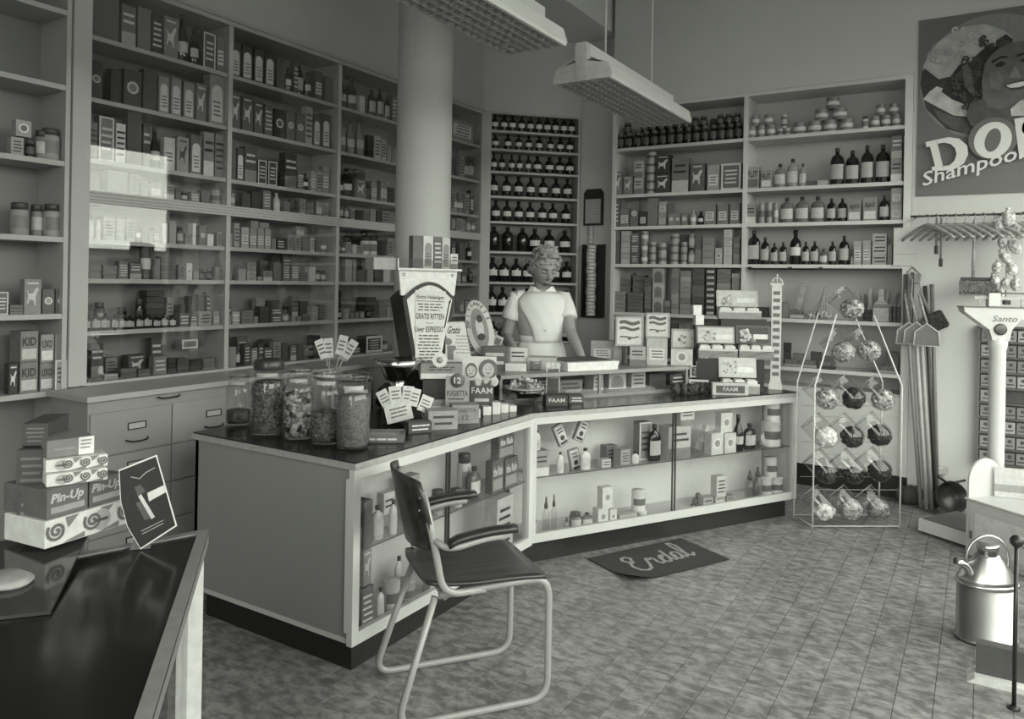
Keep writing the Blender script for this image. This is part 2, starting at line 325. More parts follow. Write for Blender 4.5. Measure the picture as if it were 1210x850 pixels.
# drawer chest under the glazed cabinet
XD = -3.33
ch = empty('drawer_chest', (XD, 0, 0), R(90), 'long grey chest of labelled drawers below the glazed cabinet', 'cabinet')
DR = mat(.30, .5, var=.04, ns=5)
YD0, YDE = 1.87, 5.2
bx(ch, 'worktop', SH, YD0-.02, YDE, -.02, .318, .885, .91); bx(ch, 'carcass', DR, YD0, YDE, .012, .318, .07, .884); bx(ch, 'plinth', BLACK, YD0+.02, YDE, .04, .3, 0, .07)
wd_ = PW.lx(PW.at(203, .8)); dw = .46
Pd = Pl(XD, 0, 90); yb = Pd.lx(Pd.at(203.5, .8)); edges = [YD0+.004, yb]
while edges[-1] < YDE-.4: edges.append(edges[-1]+.43)
hz = [.10, .27, .45, .63, .83]
for i in range(len(edges)-1):
    for j in range(4):
        a, b_ = edges[i]+.003, edges[i+1]-.003; z0, z1 = hz[j]+.003, hz[j+1]-.003
        d = bx(ch, 'drawer', DR, a, b_, 0, .012, z0, z1, bev=.002); cx = (a+b_)/2+(.02 if i == 0 else 0.02)
        if i > 3: continue
        hb = MB(); hb.tube([(cx-.055, -.002, z0+.055), (cx-.04, -.022, z0+.05), (cx, -.028, z0+.048), (cx+.04, -.022, z0+.05), (cx+.055, -.002, z0+.055)], .004, 6); hb.build('handle', BLACK, d)
        lh = MB()
        for q in ((cx-.045, cx+.045, z0+.1, z0+.104), (cx-.045, cx+.045, z0+.13, z0+.134), (cx-.045, cx-.041, z0+.1, z0+.134), (cx+.041, cx+.045, z0+.1, z0+.134)): lh.box(q[0], q[1], -.004, .0, q[2], q[3])
        lh.build('label_holder', BLACK, d); MB().box(cx-.041, cx+.041, -.001, .0, z0+.104, z0+.13).build('card', mat(.45), d)
hb = MB(); y_ = yb-.02; hb.tube([(y_-.06, -.0, .868), (y_-.04, -.02, .862), (y_+.04, -.02, .862), (y_+.06, 0, .868)], .004, 6).build('handle', BLACK, ch)
# corner rack of medicine bottles
rk = empty('corner_bottle_rack', PR.o, PR.r, 'narrow cream shelf rack of dark bottles set across the room corner', 'shelf')
RZ = [.93, 1.182, 1.443, 1.708, 1.966, 2.185, 2.398, 2.59, 2.75]
RL0 = PR.lx(PR.at(579, 1.9)); RD = .16
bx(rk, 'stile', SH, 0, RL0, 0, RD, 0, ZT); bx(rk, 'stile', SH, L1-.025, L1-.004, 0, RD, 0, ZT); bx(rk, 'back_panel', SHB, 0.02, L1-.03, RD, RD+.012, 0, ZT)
bx(rk, 'top_board', SH, RL0, L1-.025, 0, RD, ZT-.02, ZT); bx(rk, 'base_panel', SH, RL0, L1-.025, .0, .012, 0, .905)
for z in RZ: bx(rk, 'shelf', SH, RL0, L1-.025, .002, RD, z-.02, z)
# back wall shelving
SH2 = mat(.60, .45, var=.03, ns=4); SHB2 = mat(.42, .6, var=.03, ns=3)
bs = empty('open_shelf_unit', (0, LW, 0), 0, 'wide cream two-bay wall shelving packed with goods at the back', 'shelf')
XM = PB.at(878, 1.5).x; XE = PB.at(1066, 1.5).x; BD = .29
for (a, b_) in ((XS0, XS0+.028), (XM-.014, XM+.016)): bx(bs, 'upright', SH2, a, b_, 0, BD, .16, ZT-.028)
bx(bs, 'upright', SH2, XE, XS1-.002, -.004, BD, .16, ZT-.028); bx(bs, 'top_board', SH2, XS0, XS1-.002, 0, BD, ZT-.028, ZT)
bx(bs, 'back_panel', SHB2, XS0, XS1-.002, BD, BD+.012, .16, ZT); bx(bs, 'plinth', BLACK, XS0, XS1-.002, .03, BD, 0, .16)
BZ = [.855, 1.21, 1.609, 1.918, 2.183, 2.568]
for (a, b_) in ((XS0+.028, XM-.014), (XM+.016, XE)):
    for z in BZ: bx(bs, 'shelf', SH2, a, b_, .003, BD, z-.026, z)
    bx(bs, 'lower_panel', SH2, a, b_, .012, .03, .16, .70); bx(bs, 'base_board', SH2, a, b_, .03, BD, .70, .715)
rl = MB().tube([(XM+.04, -.012, 1.575), (XE-.01, -.012, 1.575)], .006, 6)
for px in (886, 934, 970): q = PB.at(px, 1.56).x; rl.box(q-.012, q+.012, -.02, .003, 1.575, 1.59)
rl.build('hanging_rail', BLACK, bs)

# ================================================================ COUNTER
CT, CE = .785, .755
TOPM = mat(.022, .22, var=.2, ns=8, spec=.35)
P0 = Vector((-1.91, 2.04, 0)); PBv = Vector((-1.93, 3.34, 0)); PC = PBv+U60*1.935
top = [P0, PBv, PC, PC+N60*.66, PBv+N60*.66, Vector((-2.78, 3.40, 0)), Vector((-2.85, 3.2, 0)), Vector((-2.85, 2.04, 0))]
cnt = empty('shop_counter', (P0.x, P0.y, 0), 0, 'long angled white shop counter with glazed display front and black worktop', 'counter')
def inset(poly, d):
    out = []; n = len(poly)
    for i in range(n):
        a, b_, c = poly[i-1], poly[i], poly[(i+1) % n]; e1 = (b_-a).normalized(); e2 = (c-b_).normalized(); n1 = Vector((-e1.y, e1.x, 0)); n2 = Vector((-e2.y, e2.x, 0)); k = n1+n2
        out.append(b_+k*(d/max(.3, 1+n1.dot(n2))))
    return out
def cprism(poly, z0, z1, name, m): return MB().prism([(p.x-P0.x, p.y-P0.y) for p in poly], z0, z1).build(name, m, cnt)
cprism(inset(top, .004), CT-.006, CT, 'worktop', TOPM)
cprism(top, CE, CT-.006, 'worktop_edge', mat(.33, .5))
cprism(inset(top, .05), 0, .115, 'plinth', BLACK)
IN = inset(top, .012)
cprism([p for p in IN], .115, .135, 'bottom_board', WHITE)
FR = WHITE
# end panel, back panels
def slab(a, b_, th, z0, z1, name, m):     # th to the left of a->b
    e = (b_-a).normalized(); nn = Vector((-e.y, e.x, 0)); return cprism([a, b_, b_+nn*th, a+nn*th], z0, z1, name, m)
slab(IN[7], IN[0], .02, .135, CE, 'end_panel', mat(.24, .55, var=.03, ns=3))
slab(IN[6], IN[7], .02, .135, CE, 'back_board', WHITE)
slab(IN[2], IN[3], .02, .135, CE, 'end_panel', WHITE)
slab(IN[3], IN[4], .02, .135, CE, 'back_board', WHITE)
# white backing of the shallow displays
DDL, DDR = .24, .26
cprism([Vector((P0.x-DDL, 2.08, 0)), Vector((P0.x-DDL, 3.30, 0)), Vector((P0.x-DDL-.012, 3.30, 0)), Vector((P0.x-DDL-.012, 2.08, 0))], .135, CE, 'display_back', mat(.52, .6, var=.02))
qa, qb = PBv+N60*DDR+U60*.02, PC+N60*DDR-U60*.04
slab(qa, qb, .012, .135, CE, 'display_back', mat(.60, .6, var=.02))
# frames
def frame_sec(pl, x0, x1, divs, tag_):
    f = MB(); zz0, zz1 = .115, CE
    def B(a, b_, c, d, e=.03):
        M = Matrix.Translation(pl.o-Vector((P0.x, P0.y, 0))) @ Matrix.Rotation(pl.r, 4, 'Z'); f.box(a, b_, .004, e, c, d, M)
    B(x0, x1, zz0, zz0+.045); B(x0, x1, zz1-.035, zz1); B(x0, x0+.035, zz0+.045, zz1-.035, .045); B(x1-.035, x1, zz0+.045, zz1-.035, .045)
    f.build('display_frame', FR, cnt)
    M = Matrix.Translation(pl.o-Vector((P0.x, P0.y, 0))) @ Matrix.Rotation(pl.r, 4, 'Z')
    xs = [x0+.035]+divs+[x1-.035]
    for i in range(len(xs)-1):
        MB().box(xs[i]+(-.02 if i else 0), xs[i+1], .012+.006*(i % 2), .016+.006*(i % 2), zz0+.045, zz1-.035, M).build('glass_pane', GL, cnt)
    for d in divs:
        for dd in (-.02, 0): MB().box(d+dd, d+dd+.003, .011, .023, zz0+.045, zz1-.035, M).build('pane_edge', mat(.08, .3), cnt)
    g = MB().box(x0+.037, x1-.037, .03, .23, .438, .444, M).build('glass_shelf', glass('shelf_glass', .05, .88), cnt)
    MB().box(x0+.037, x1-.037, .0285, .03, .438, .444, M).build('shelf_edge', mat(.10, .3), cnt)
PCL.o = Vector((P0.x, 0, 0))
frame_sec(PCL, 2.04, 3.335, [PCL.lx(PCL.at(534, .5))], '')
frame_sec(PCB, .0, 1.93, [PCB.lx(PCB.at(800, .45))], '')
# glazed case standing on the counter
CH = .94
case = empty('glass_counter_case', PCB.w(0, .3, CT), PCB.r, 'low dark-framed glass case standing along the back of the counter', 'display case')
c0, c1 = -.03, 1.29
bx(case, 'case_top', mat(.26, .35, ns=10), c0, c1, -.01, .35, .135, .155); bx(case, 'case_base', mat(.2, .4), c0, c1, 0, .34, 0, .02)
bx(case, 'case_back', mat(.16, .5), c0, c1, .33, .34, .02, .135)
for x in (c0, .62, c1-.015): bx(case, 'post', mat(.22, .4), x, x+.015, 0, .015, .02, .135)
bx(case, 'glass_pane', GL, c0+.015, .62, .004, .008, .02, .135); bx(case, 'glass_pane', GL, .635, c1-.015, .004, .008, .02, .135)

# ================================================================ GOODS ON THE SHELVES
def tone(t): return 'black' if t < .05 else 'dark' if t < .13 else 'mid grey' if t < .28 else 'pale grey' if t < .5 else 'white'
def adj(t): return min(.8, t*GT)
def lab_round(r, z0, z1, m, par, a0=200, a1=340):
    return MB().lathe([(r+.0008, z0), (r+.0008, z1)], seg=8, a0=a0, a1=a1).build('label', m, par)
rnd = random.Random(3)
def scribble(mb, x0, x1, z0, z1, y, rows=3):
    """rows of small marks standing for print too small to read"""
    h = (z1-z0)/rows
    for r in range(rows):
        z = z1-(r+.5)*h; x = x0+rnd.uniform(0, .15)*(x1-x0); xe = x1-rnd.uniform(0, .15)*(x1-x0)
        while x < xe-.001:
            l = (x1-x0)*rnd.uniform(.08, .3); mb.ribbon([(x, z), (min(x+l, xe), z)], h*.38, y); x += l+(x1-x0)*.07
def make_box(w, h, d, t, style, name, rr=rnd, txt=None):
    o = MB().box(-w/2, w/2, 0, d, 0, h).build(name, mat(adj(t), .6, var=.12, ns=30))
    dk = mat(.05 if t > .18 else .62*GT, .6); mid = mat(adj(t*.45 if t > .3 else min(.6, t*2.3+.05)), .6); pale = mat(min(.75, .6*GT), .65)
    y = -.0006
    if style == 'p': # pale panel
        MB().box(-w*.36, w*.36, y, 0, h*.2, h*.62).build('label', pale, o); k = MB(); scribble(k, -w*.3, w*.3, h*.25, h*.58, y-.0004, 3); k.build('print', mat(.1), o)
    elif style == 'd':
        MB().flat(disc(min(w, h)*.34, 0, h*.52), y).build('label', pale, o); MB().flat(disc(min(w, h)*.22, 0, h*.52), y-.0004).build('print', mid, o)
    elif style == 'a':
        r = w*.36; pts = [(-r, h*.06), (r, h*.06)]+[(r*math.cos(a*math.pi/8), h*.8-r+r*math.sin(a*math.pi/8)) for a in range(9)]
        MB().flat(pts, y).build('label', pale if t < .3 else mid, o); k = MB(); scribble(k, -w*.25, w*.25, h*.15, h*.5, y-.0004, 4); k.build('print', mat(.12), o)
    elif style == 's': # two-tone with band
        MB().box(-w/2, w/2, y, 0, h*.0, h*.34).build('band', mid, o); k = MB(); scribble(k, -w*.38, w*.38, h*.5, h*.85, y-.0004, 2); k.build('print', dk, o)
    elif style == 'f': # framed picture
        k = MB(); e = w*.1
        k.box(-w/2, w/2, y, 0, 0, e).box(-w/2, w/2, y, 0, h-e, h).box(-w/2, -w/2+e, y, 0, e, h-e).box(w/2-e, w/2, y, 0, e, h-e); k.build('border', pale if t < .3 else mid, o)
        k = MB(); scribble(k, -w*.3, w*.3, h*.2, h*.8, y, 4); k.build('print', dk, o)
    elif style == 'l':
        k = MB(); scribble(k, -w*.38, w*.38, h*.15, h*.85, y, max(2, min(5, int(h/w*3)))); k.build('print', dk, o)
    elif style == 'g': # figure: dog or bird picture on a dark ground
        k = MB(); k.flat([(-w*.35, h*.3), (-w*.28, h*.3), (-w*.2, h*.42), (w*.05, h*.4), (w*.12, h*.25), (w*.18, h*.25), (w*.17, h*.5), (w*.3, h*.68), (w*.36, h*.66), (w*.3, h*.78), (w*.15, h*.72), (w*.02, h*.6), (-w*.2, h*.58), (-w*.34, h*.7), (-w*.27, h*.5)], y)
        scribble(k, -w*.35, w*.35, h*.82, h*.95, y, 1); k.build('print', pale if t < .3 else mat(.08), o)
    elif style == 't':
        textmb(txt, h*.28, w*.8, 0, y-.0003, 0, h*.66, bold=.03).build('lettering', dk, o); MB().box(-w*.42, w*.42, y, 0, h*.08, h*.42).build('label', mid, o)
    return o
def make_round(k, w, h, t, name):
    r = w/2; g = DGLASS if t < .1 else mat(adj(t), .25, spec=.5)
    if k == 'o':   # round-shouldered bottle with stopper
        o = MB().lathe([(r*.93, 0), (r, .004), (r, h*.58), (r*.86, h*.68), (r*.4, h*.77), (r*.34, h*.8), (r*.34, h*.92)], seg=14).build(name, g)
        MB().lathe([(r*.48, h*.9), (r*.5, h*.925), (r*.34, h*.94), (r*.52, h*.985), (r*.4, h)], seg=10).build('stopper', g, o); lab_round(r, h*.26, h*.5, mat(.62, .7), o)
    elif k == 'O':
        o = MB().lathe([(r*.93, 0), (r, .004), (r, h*.66), (r*.86, h*.75), (r*.4, h*.83), (r*.34, h*.86), (r*.34, h*.93)], seg=14).build(name, g)
        MB().lathe([(r*.48, h*.9), (r*.5, h*.925), (r*.34, h*.94), (r*.5, h*.985), (r*.4, h)], seg=10).build('stopper', g, o)
    elif k == 'w':
        o = MB().lathe([(r*.93, 0), (r, .005), (r, h*.48), (r*.9, h*.56), (r*.42, h*.74), (r*.34, h*.9)], seg=12).build(name, g)
        MB().lathe([(r*.4, h*.88), (r*.4, h)], seg=10).build('cap', mat(.05, .4), o); lab_round(r, h*.2, h*.42, mat(.45), o)
    elif k == 'f':   # flat-sided flask, oval
        o = MB().lathe([(r*.95, 0), (r, .004), (r, h*.66), (r*.8, h*.76), (r*.3, h*.83), (r*.26, h*.9)], seg=14, sy=.6).build(name, g)
        MB().lathe([(r*.34, h*.88), (r*.34, h)], seg=10).build('cap', mat(.04, .4), o)
        MB().lathe([(r+.0008, h*.16), (r+.0008, h*.56)], seg=8, sy=.6, a0=205, a1=335).build('label', mat(.40 if t < .1 else .5, .7), o)
    elif k == 'j':
        o = MB().lathe([(r*.94, 0), (r, .003), (r, h*.74), (r*.8, h*.8)], seg=12).build(name, g); MB().lathe([(r*.86, h*.78), (r*.88, h*.98), (r*.8, h)], seg=12).build('lid', mat(.06 if t > .1 else .09, .35), o)
        lab_round(r, h*.2, h*.6, mat(adj(.09 if t < .07 else .42 if t < .3 else .2)), o)
    elif k == 't':
        o = MB().lathe([(r, 0), (r*1.03, .002), (r, .005), (r, h-.006), (r*1.03, h-.003), (r, h)], seg=14).build(name, mat(adj(t), .4, spec=.5))
        q = MB().lathe([(r+.0006, h*.3), (r+.0006, h*.62)], seg=10, a0=190, a1=350); q.build('label', mat(adj(.55 if t < .25 else .12), .6), o)
    elif k == 'D':
        o = MB().lathe([(r*.95, 0), (r, .003), (r, h*.55), (r*.5, h*.66), (r*.4, h*.7)], seg=10).build(name, GLJ if t > .3 else g); MB().lathe([(r*.5, h*.68), (r*.55, h*.76), (r*.3, h*.85), (r*.22, h*.98), (.001, h)], seg=8).build('dropper', mat(.06, .5), o)
    return o
NM = {'b': ('carton', 'box'), 'o': ('medicine_bottle', 'bottle'), 'O': ('medicine_bottle', 'bottle'), 'w': ('tall_bottle', 'bottle'), 'f': ('flask', 'bottle'), 'j': ('jar', 'jar'), 't': ('round_tin', 'tin'), 'D': ('dropper_bottle', 'bottle')}
DS = {'p': 'pale-labelled carton', 'd': 'round-emblem carton', 'a': 'arch-labelled carton', 's': 'two-tone carton', 'f': 'picture carton', 'l': 'printed carton', 'g': 'figure-printed carton', 't': 'lettered carton', '': 'plain carton',
      'o': 'labelled stoppered bottle', 'O': 'unlabelled stoppered bottle', 'w': 'long-necked bottle', 'f_': 'flat labelled flask', 'j': 'lidded jar', 't_': 'round tin', 'D': 'dropper bottle'}
def shelf(pl, z, place, items, dfl=.15, hmax=.9):
    """items: (code, x0, x1, ytop, tone, extras) in photo pixels on this shelf; the real sizes follow from the shelf's own plane"""
    rows = {'front': [], 'upper': [], 'back': []}
    for it in items:
        ex = it[5] if len(it) > 5 else {}
        rows['upper' if 'yb' in ex else 'back' if ex.get('back') else 'front'].append(it)
    for rn, L in rows.items():
        L.sort(key=lambda q: (q[1]+q[2])/2)
        for i, it in enumerate(L):
            code, x0, x1, yt, t = it[:5]; ex = it[5] if len(it) > 5 else {}
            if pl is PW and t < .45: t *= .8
            sb = ex.get('sb', .03 if rn != 'back' else .135)
            a = pl.at(x0, z, sb); b_ = pl.at(x1, z, sb); W = (b_-a).length*.94; cxp = (x0+x1)/2; c = (a+b_)/2
            tz = pl.on(cxp, yt, sb).z; z0 = z+.0005
            if 'yb' in ex: z0 = max(z0, pl.on(cxp, ex['yb'], sb).z)
            H = max(.012, tz-z0); k = code[0]; nst = ex.get('n', 1); where = ', %s from left%s, %s' % (ORD[i+1], '' if rn == 'front' else ' in '+rn+' row', place)
            if k == 'b':
                D = ex.get('d', min(dfl, max(.04, W*.62))); D = min(D, .075 if rn == 'back' else .10 if rows['back'] else D); hh = H/nst; lastroot = None
                for q in range(nst):
                    flat = hh < W*.6; nm = 'flat_box' if flat else ('packet' if W < .035 else 'carton')
                    o = make_box(W*(1 if nst == 1 else rnd.uniform(.94, 1)), hh-(.0008 if nst == 1 or hh < .012 else .0022), D, t*(rnd.uniform(.9, 1.1) if nst == 1 else rnd.uniform(.7, 1.25)), code[1:], nm, txt=ex.get('tx'))
                    o.location = (c.x, c.y, z0+q*hh)
                    o.rotation_euler = (0, 0, pl.r+R(ex.get('rz', 0))+(R(rnd.uniform(-3, 3)) if W < .09 else 0))
                    ds = ex.get('ds') or (tone(t)+' '+(DS[code[1:]] if not flat or code[1:] == 't' else 'flat box'))
                    if nst > 1:
                        pos = 'topmost' if q == nst-1 else 'lowest' if q == 0 else ORD[q+1]+'-lowest'
                        tag(o, '%s %s, %s %sstack, %s' % (pos, ds.replace('carton with', 'box with'), ORD[i+1], 'rear ' if rn == 'back' else '', place), 'box', 'stacked boxes, '+place)
                    else: tag(o, ds+where, 'box', 'boxes, '+place)
            else:
                nm, cat = NM[k]; hh = H/nst
                for q in range(nst):
                    rr_ = min(W, dfl*1.6, hh*1.9)
                    o = make_round(k, rr_, hh-.0008, t, nm); cy = rr_/2; p = c+pl.ey*cy
                    o.location = (p.x, p.y, z0+q*hh); o.rotation_euler = (0, 0, pl.r)
                    ds = ex.get('ds') or tone(t)+' '+DS[k+'_' if k in 'ft' else k]
                    if nst > 1: tag(o, '%s %s, %s %sstack, %s' % ('topmost' if q == nst-1 else 'lowest' if q == 0 else ORD[q+1]+'-lowest', ds, ORD[i+1], 'rear ' if rn == 'back' else '', place), cat, cat+'s, '+place)
                    else: tag(o, ds+where, cat, cat+'s, '+place)
def rowfill(x0, x1, ytlo, ythi, seed, codes=('b', 'bl', 'bp', 'j', 't', 'bs'), wlo=6, whi=12, tl=(.05, .45), gap=1.0, **ex):
    r = random.Random(seed); out = []; x = x0
    while x < x1-wlo:
        wd = min(r.uniform(wlo, whi), x1-x); out.append((r.choice(codes), x, x+wd-gap, r.uniform(ytlo, ythi), r.uniform(*tl), dict(ex))); x += wd+(r.random() < .15)*r.uniform(2, 6)
    return out
S1, S2, S3, S4, S5, S6, S7, S8 = ['%s shelf' % s for s in ('top', 'second', 'third', 'fourth', 'fifth', 'sixth', 'seventh', 'lowest')]
G1, G2, G3, G4 = ', first glazed bay', ', second glazed bay', ', bay before column', ', bay behind column'
sc_ = dict(yb=0)
# ---- first glazed bay
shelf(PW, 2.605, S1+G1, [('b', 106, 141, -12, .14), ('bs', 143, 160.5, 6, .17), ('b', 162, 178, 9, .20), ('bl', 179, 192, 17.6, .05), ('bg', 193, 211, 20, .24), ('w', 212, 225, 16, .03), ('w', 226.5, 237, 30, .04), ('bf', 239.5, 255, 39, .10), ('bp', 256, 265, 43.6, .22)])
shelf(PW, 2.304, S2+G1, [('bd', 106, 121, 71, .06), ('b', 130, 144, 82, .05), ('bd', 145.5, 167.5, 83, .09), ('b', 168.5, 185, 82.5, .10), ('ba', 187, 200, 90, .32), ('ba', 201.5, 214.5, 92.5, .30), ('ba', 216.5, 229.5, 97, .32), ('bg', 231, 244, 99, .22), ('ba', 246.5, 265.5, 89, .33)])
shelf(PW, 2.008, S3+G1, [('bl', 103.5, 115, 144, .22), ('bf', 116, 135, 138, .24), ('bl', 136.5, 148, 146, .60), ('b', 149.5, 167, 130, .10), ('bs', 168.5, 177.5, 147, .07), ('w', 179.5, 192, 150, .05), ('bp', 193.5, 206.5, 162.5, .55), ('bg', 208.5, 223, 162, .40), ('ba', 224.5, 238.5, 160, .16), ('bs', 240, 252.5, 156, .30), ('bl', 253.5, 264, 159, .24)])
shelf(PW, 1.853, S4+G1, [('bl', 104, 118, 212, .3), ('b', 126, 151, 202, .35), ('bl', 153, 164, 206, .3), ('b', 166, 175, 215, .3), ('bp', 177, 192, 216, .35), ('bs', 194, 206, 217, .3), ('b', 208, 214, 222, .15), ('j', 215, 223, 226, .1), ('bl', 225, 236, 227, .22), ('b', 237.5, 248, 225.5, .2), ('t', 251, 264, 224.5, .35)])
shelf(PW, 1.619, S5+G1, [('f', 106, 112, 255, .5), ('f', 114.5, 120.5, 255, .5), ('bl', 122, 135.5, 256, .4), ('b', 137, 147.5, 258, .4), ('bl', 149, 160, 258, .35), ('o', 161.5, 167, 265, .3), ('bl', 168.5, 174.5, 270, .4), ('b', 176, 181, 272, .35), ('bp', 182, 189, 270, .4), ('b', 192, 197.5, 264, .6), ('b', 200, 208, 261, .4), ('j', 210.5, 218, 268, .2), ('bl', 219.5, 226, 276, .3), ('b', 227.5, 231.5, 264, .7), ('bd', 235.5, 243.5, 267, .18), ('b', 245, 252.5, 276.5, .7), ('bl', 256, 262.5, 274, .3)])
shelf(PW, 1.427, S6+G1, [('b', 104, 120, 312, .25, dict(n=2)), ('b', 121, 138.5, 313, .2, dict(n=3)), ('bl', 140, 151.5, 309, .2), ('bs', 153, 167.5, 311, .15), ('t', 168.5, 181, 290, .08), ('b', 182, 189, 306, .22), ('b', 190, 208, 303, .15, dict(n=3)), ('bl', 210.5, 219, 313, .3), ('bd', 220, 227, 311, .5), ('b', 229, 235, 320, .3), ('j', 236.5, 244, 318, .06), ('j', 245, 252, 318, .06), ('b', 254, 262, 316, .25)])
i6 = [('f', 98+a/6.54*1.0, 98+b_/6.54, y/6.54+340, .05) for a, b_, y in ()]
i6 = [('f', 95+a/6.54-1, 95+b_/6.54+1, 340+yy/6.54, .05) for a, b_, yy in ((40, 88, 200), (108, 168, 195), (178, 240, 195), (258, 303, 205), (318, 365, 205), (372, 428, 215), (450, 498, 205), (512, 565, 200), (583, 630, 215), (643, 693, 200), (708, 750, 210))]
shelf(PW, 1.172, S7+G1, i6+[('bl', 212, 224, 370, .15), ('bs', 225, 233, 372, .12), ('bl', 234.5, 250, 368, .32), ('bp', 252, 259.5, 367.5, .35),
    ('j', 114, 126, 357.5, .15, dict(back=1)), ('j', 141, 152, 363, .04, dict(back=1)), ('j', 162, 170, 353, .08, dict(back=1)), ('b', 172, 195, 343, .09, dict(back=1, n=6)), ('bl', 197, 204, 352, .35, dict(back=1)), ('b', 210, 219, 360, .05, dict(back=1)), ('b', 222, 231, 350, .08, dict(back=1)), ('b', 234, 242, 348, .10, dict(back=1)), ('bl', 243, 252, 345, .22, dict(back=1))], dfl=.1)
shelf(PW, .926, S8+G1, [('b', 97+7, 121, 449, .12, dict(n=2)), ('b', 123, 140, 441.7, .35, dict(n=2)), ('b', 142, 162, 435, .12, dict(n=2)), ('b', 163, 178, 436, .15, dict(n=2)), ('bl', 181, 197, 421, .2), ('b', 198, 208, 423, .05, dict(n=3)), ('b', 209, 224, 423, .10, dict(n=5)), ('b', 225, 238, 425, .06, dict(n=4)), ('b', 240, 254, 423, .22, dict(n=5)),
    ('bs', 107, 122, 406, .10, dict(back=1)), ('bl', 124, 138.5, 422.6, .22, dict(back=1)), ('bg', 151, 173, 419.5, .10, dict(back=1)), ('bs', 178, 192, 399, .10, dict(back=1)), ('bf', 214, 234, 401, .30, dict(back=1, yb=412, sb=.12))], dfl=.1)
# ---- second glazed bay
shelf(PW, 2.605, S1+G2, [('ba', 272.5, 284.5, 51, .07), ('ba', 285.6, 298.5, 53.5, .07), ('ba', 299.8, 311.5, 58, .07), ('ba', 312.6, 324.8, 61.5, .07), ('b', 326, 337, 69, .14), ('o', 339, 346, 79, .05), ('bl', 347, 352, 73, .08), ('f', 353, 361, 74.7, .1), ('o', 362, 369, 85, .05), ('bp', 371.5, 381, 84.4, .1), ('b', 384, 391, 90.6, .14)])
shelf(PW, 2.304, S2+G2, [('bg', 272.5, 284, 110, .14), ('bg', 286, 299, 113.5, .14), ('bg', 300, 311, 119.7, .14), ('bl', 312.3, 322, 124, .16), ('bd', 323.5, 337, 129.4, .04), ('bd', 338.6, 348.5, 131, .14), ('bd', 350, 359.6, 133.8, .14), ('bl', 360.5, 369, 126, .42), ('ba', 370, 378.5, 135.6, .08), ('ba', 380, 390.5, 134.7, .08)])
shelf(PW, 2.008, S3+G2, [('b', 271, 278.5, 164, .13), ('ba', 279.5, 288, 175, .05), ('bs', 288.5, 303.5, 173.5, .10), ('bf', 304.5, 315, 189.4, .06), ('bf', 316.6, 327, 191, .06), ('bs', 336, 350.5, 181, .05), ('bl', 351.5, 358.5, 203, .2), ('o', 359.6, 366, 205, .06), ('bp', 367, 374, 202, .35), ('bl', 374.6, 380.4, 202, .35), ('bp', 381, 388.5, 196.5, .3)])
shelf(PW, 1.853, S4+G2, [('t', 271.5, 280, 228, .3), ('b', 286, 296, 228, .06), ('b', 297, 309, 226.5, .06), ('bl', 310.5, 320, 225, .2), ('o', 325.5, 333, 228, .55), ('bl', 337, 343, 239, .3), ('b', 344, 353, 236, .05), ('bl', 354.5, 361, 235, .35), ('b', 362, 371, 239, .2), ('bp', 373.5, 381, 239, .3), ('bl', 381.6, 388.5, 240, .3)])
shelf(PW, 1.619, S5+G2, [('b', 269, 274.5, 276, .3), ('bf', 275.6, 283.5, 263, .4), ('bp', 285, 294, 268.5, .4), ('bp', 295, 303.5, 270, .35), ('bp', 304.2, 312, 270, .35), ('bp', 312.6, 320, 270.5, .35), ('b', 320.8, 326, 282, .25), ('bl', 327, 337.3, 282, .04), ('bl', 340, 347, 277, .3), ('bl', 348, 356, 279, .35), ('b', 357, 365.6, 280, .2), ('bl', 366.5, 371.5, 281, .45), ('b', 373, 379, 284, .2), ('t', 380.5, 388, 285, .18), ('b', 296, 305, 261, .28, dict(yb=270)), ('b', 306, 318, 263, .28, dict(yb=270)), ('bp', 349, 360, 268, .35, dict(yb=279.5))])
shelf(PW, 1.427, S6+G2, [('b', 268.5, 274, 310, .25), ('b', 281.5, 290.5, 318, .42), ('bl', 291.5, 303, 310, .4, dict(n=4)), ('b', 304, 310, 327, .4, dict(n=2)), ('bs', 311, 322, 320, .25), ('b', 323, 332, 310, .15), ('bl', 334, 343, 312, .2), ('bl', 344, 353.5, 312, .2), ('b', 354.6, 364, 322, .15, dict(n=4)), ('b', 365, 373, 315, .5), ('j', 374.5, 380, 319, .15), ('j', 381, 386.5, 320, .15), ('b', 307, 317, 308, .2, dict(back=1)), ('b', 320, 331, 302, .06, dict(back=1)), ('bl', 334, 345, 301, .18, dict(back=1))])
shelf(PW, 1.172, S7+G2, [('b', 269, 273.5, 372, .3), ('b', 274, 283.5, 368, .5, dict(n=5)), ('bl', 285.5, 299, 367, .3, dict(n=2)), ('bl', 300, 305, 374, .35), ('b', 306, 318, 362, .06, dict(n=3)), ('bl', 320, 334, 364, .12, dict(n=2)), ('j', 336, 343, 368, .3), ('b', 345, 349.5, 373, .4), ('b', 351, 356, 374, .3), ('b', 357, 366, 371, .1, dict(n=2)), ('b', 367.5, 376, 362, .4, dict(n=7)), ('b', 377, 382, 360, .1, dict(n=5)),
    ('w', 268.5, 273.6, 343, .06, dict(back=1)), ('b', 302, 313, 352, .3, dict(back=1)), ('b', 320, 334, 355, .12, dict(back=1, n=2)), ('j', 336, 343, 358, .06, dict(back=1)), ('bs', 345, 352, 350, .25, dict(back=1)), ('b', 354, 364, 356, .08, dict(back=1))], dfl=.09)
shelf(PW, .926, S8+G2, rowfill(270, 392, 402, 412, 5, codes=('b', 'bl', 'b', 'j', 'bs'), tl=(.04, .3))+[('f', 269, 274, 392, .04, dict(back=1)), ('bl', 279, 293, 398, .16, dict(back=1)), ('b', 310, 322, 401, .1, dict(back=1)), ('b', 372, 388, 396, .04, dict(back=1))], dfl=.09)
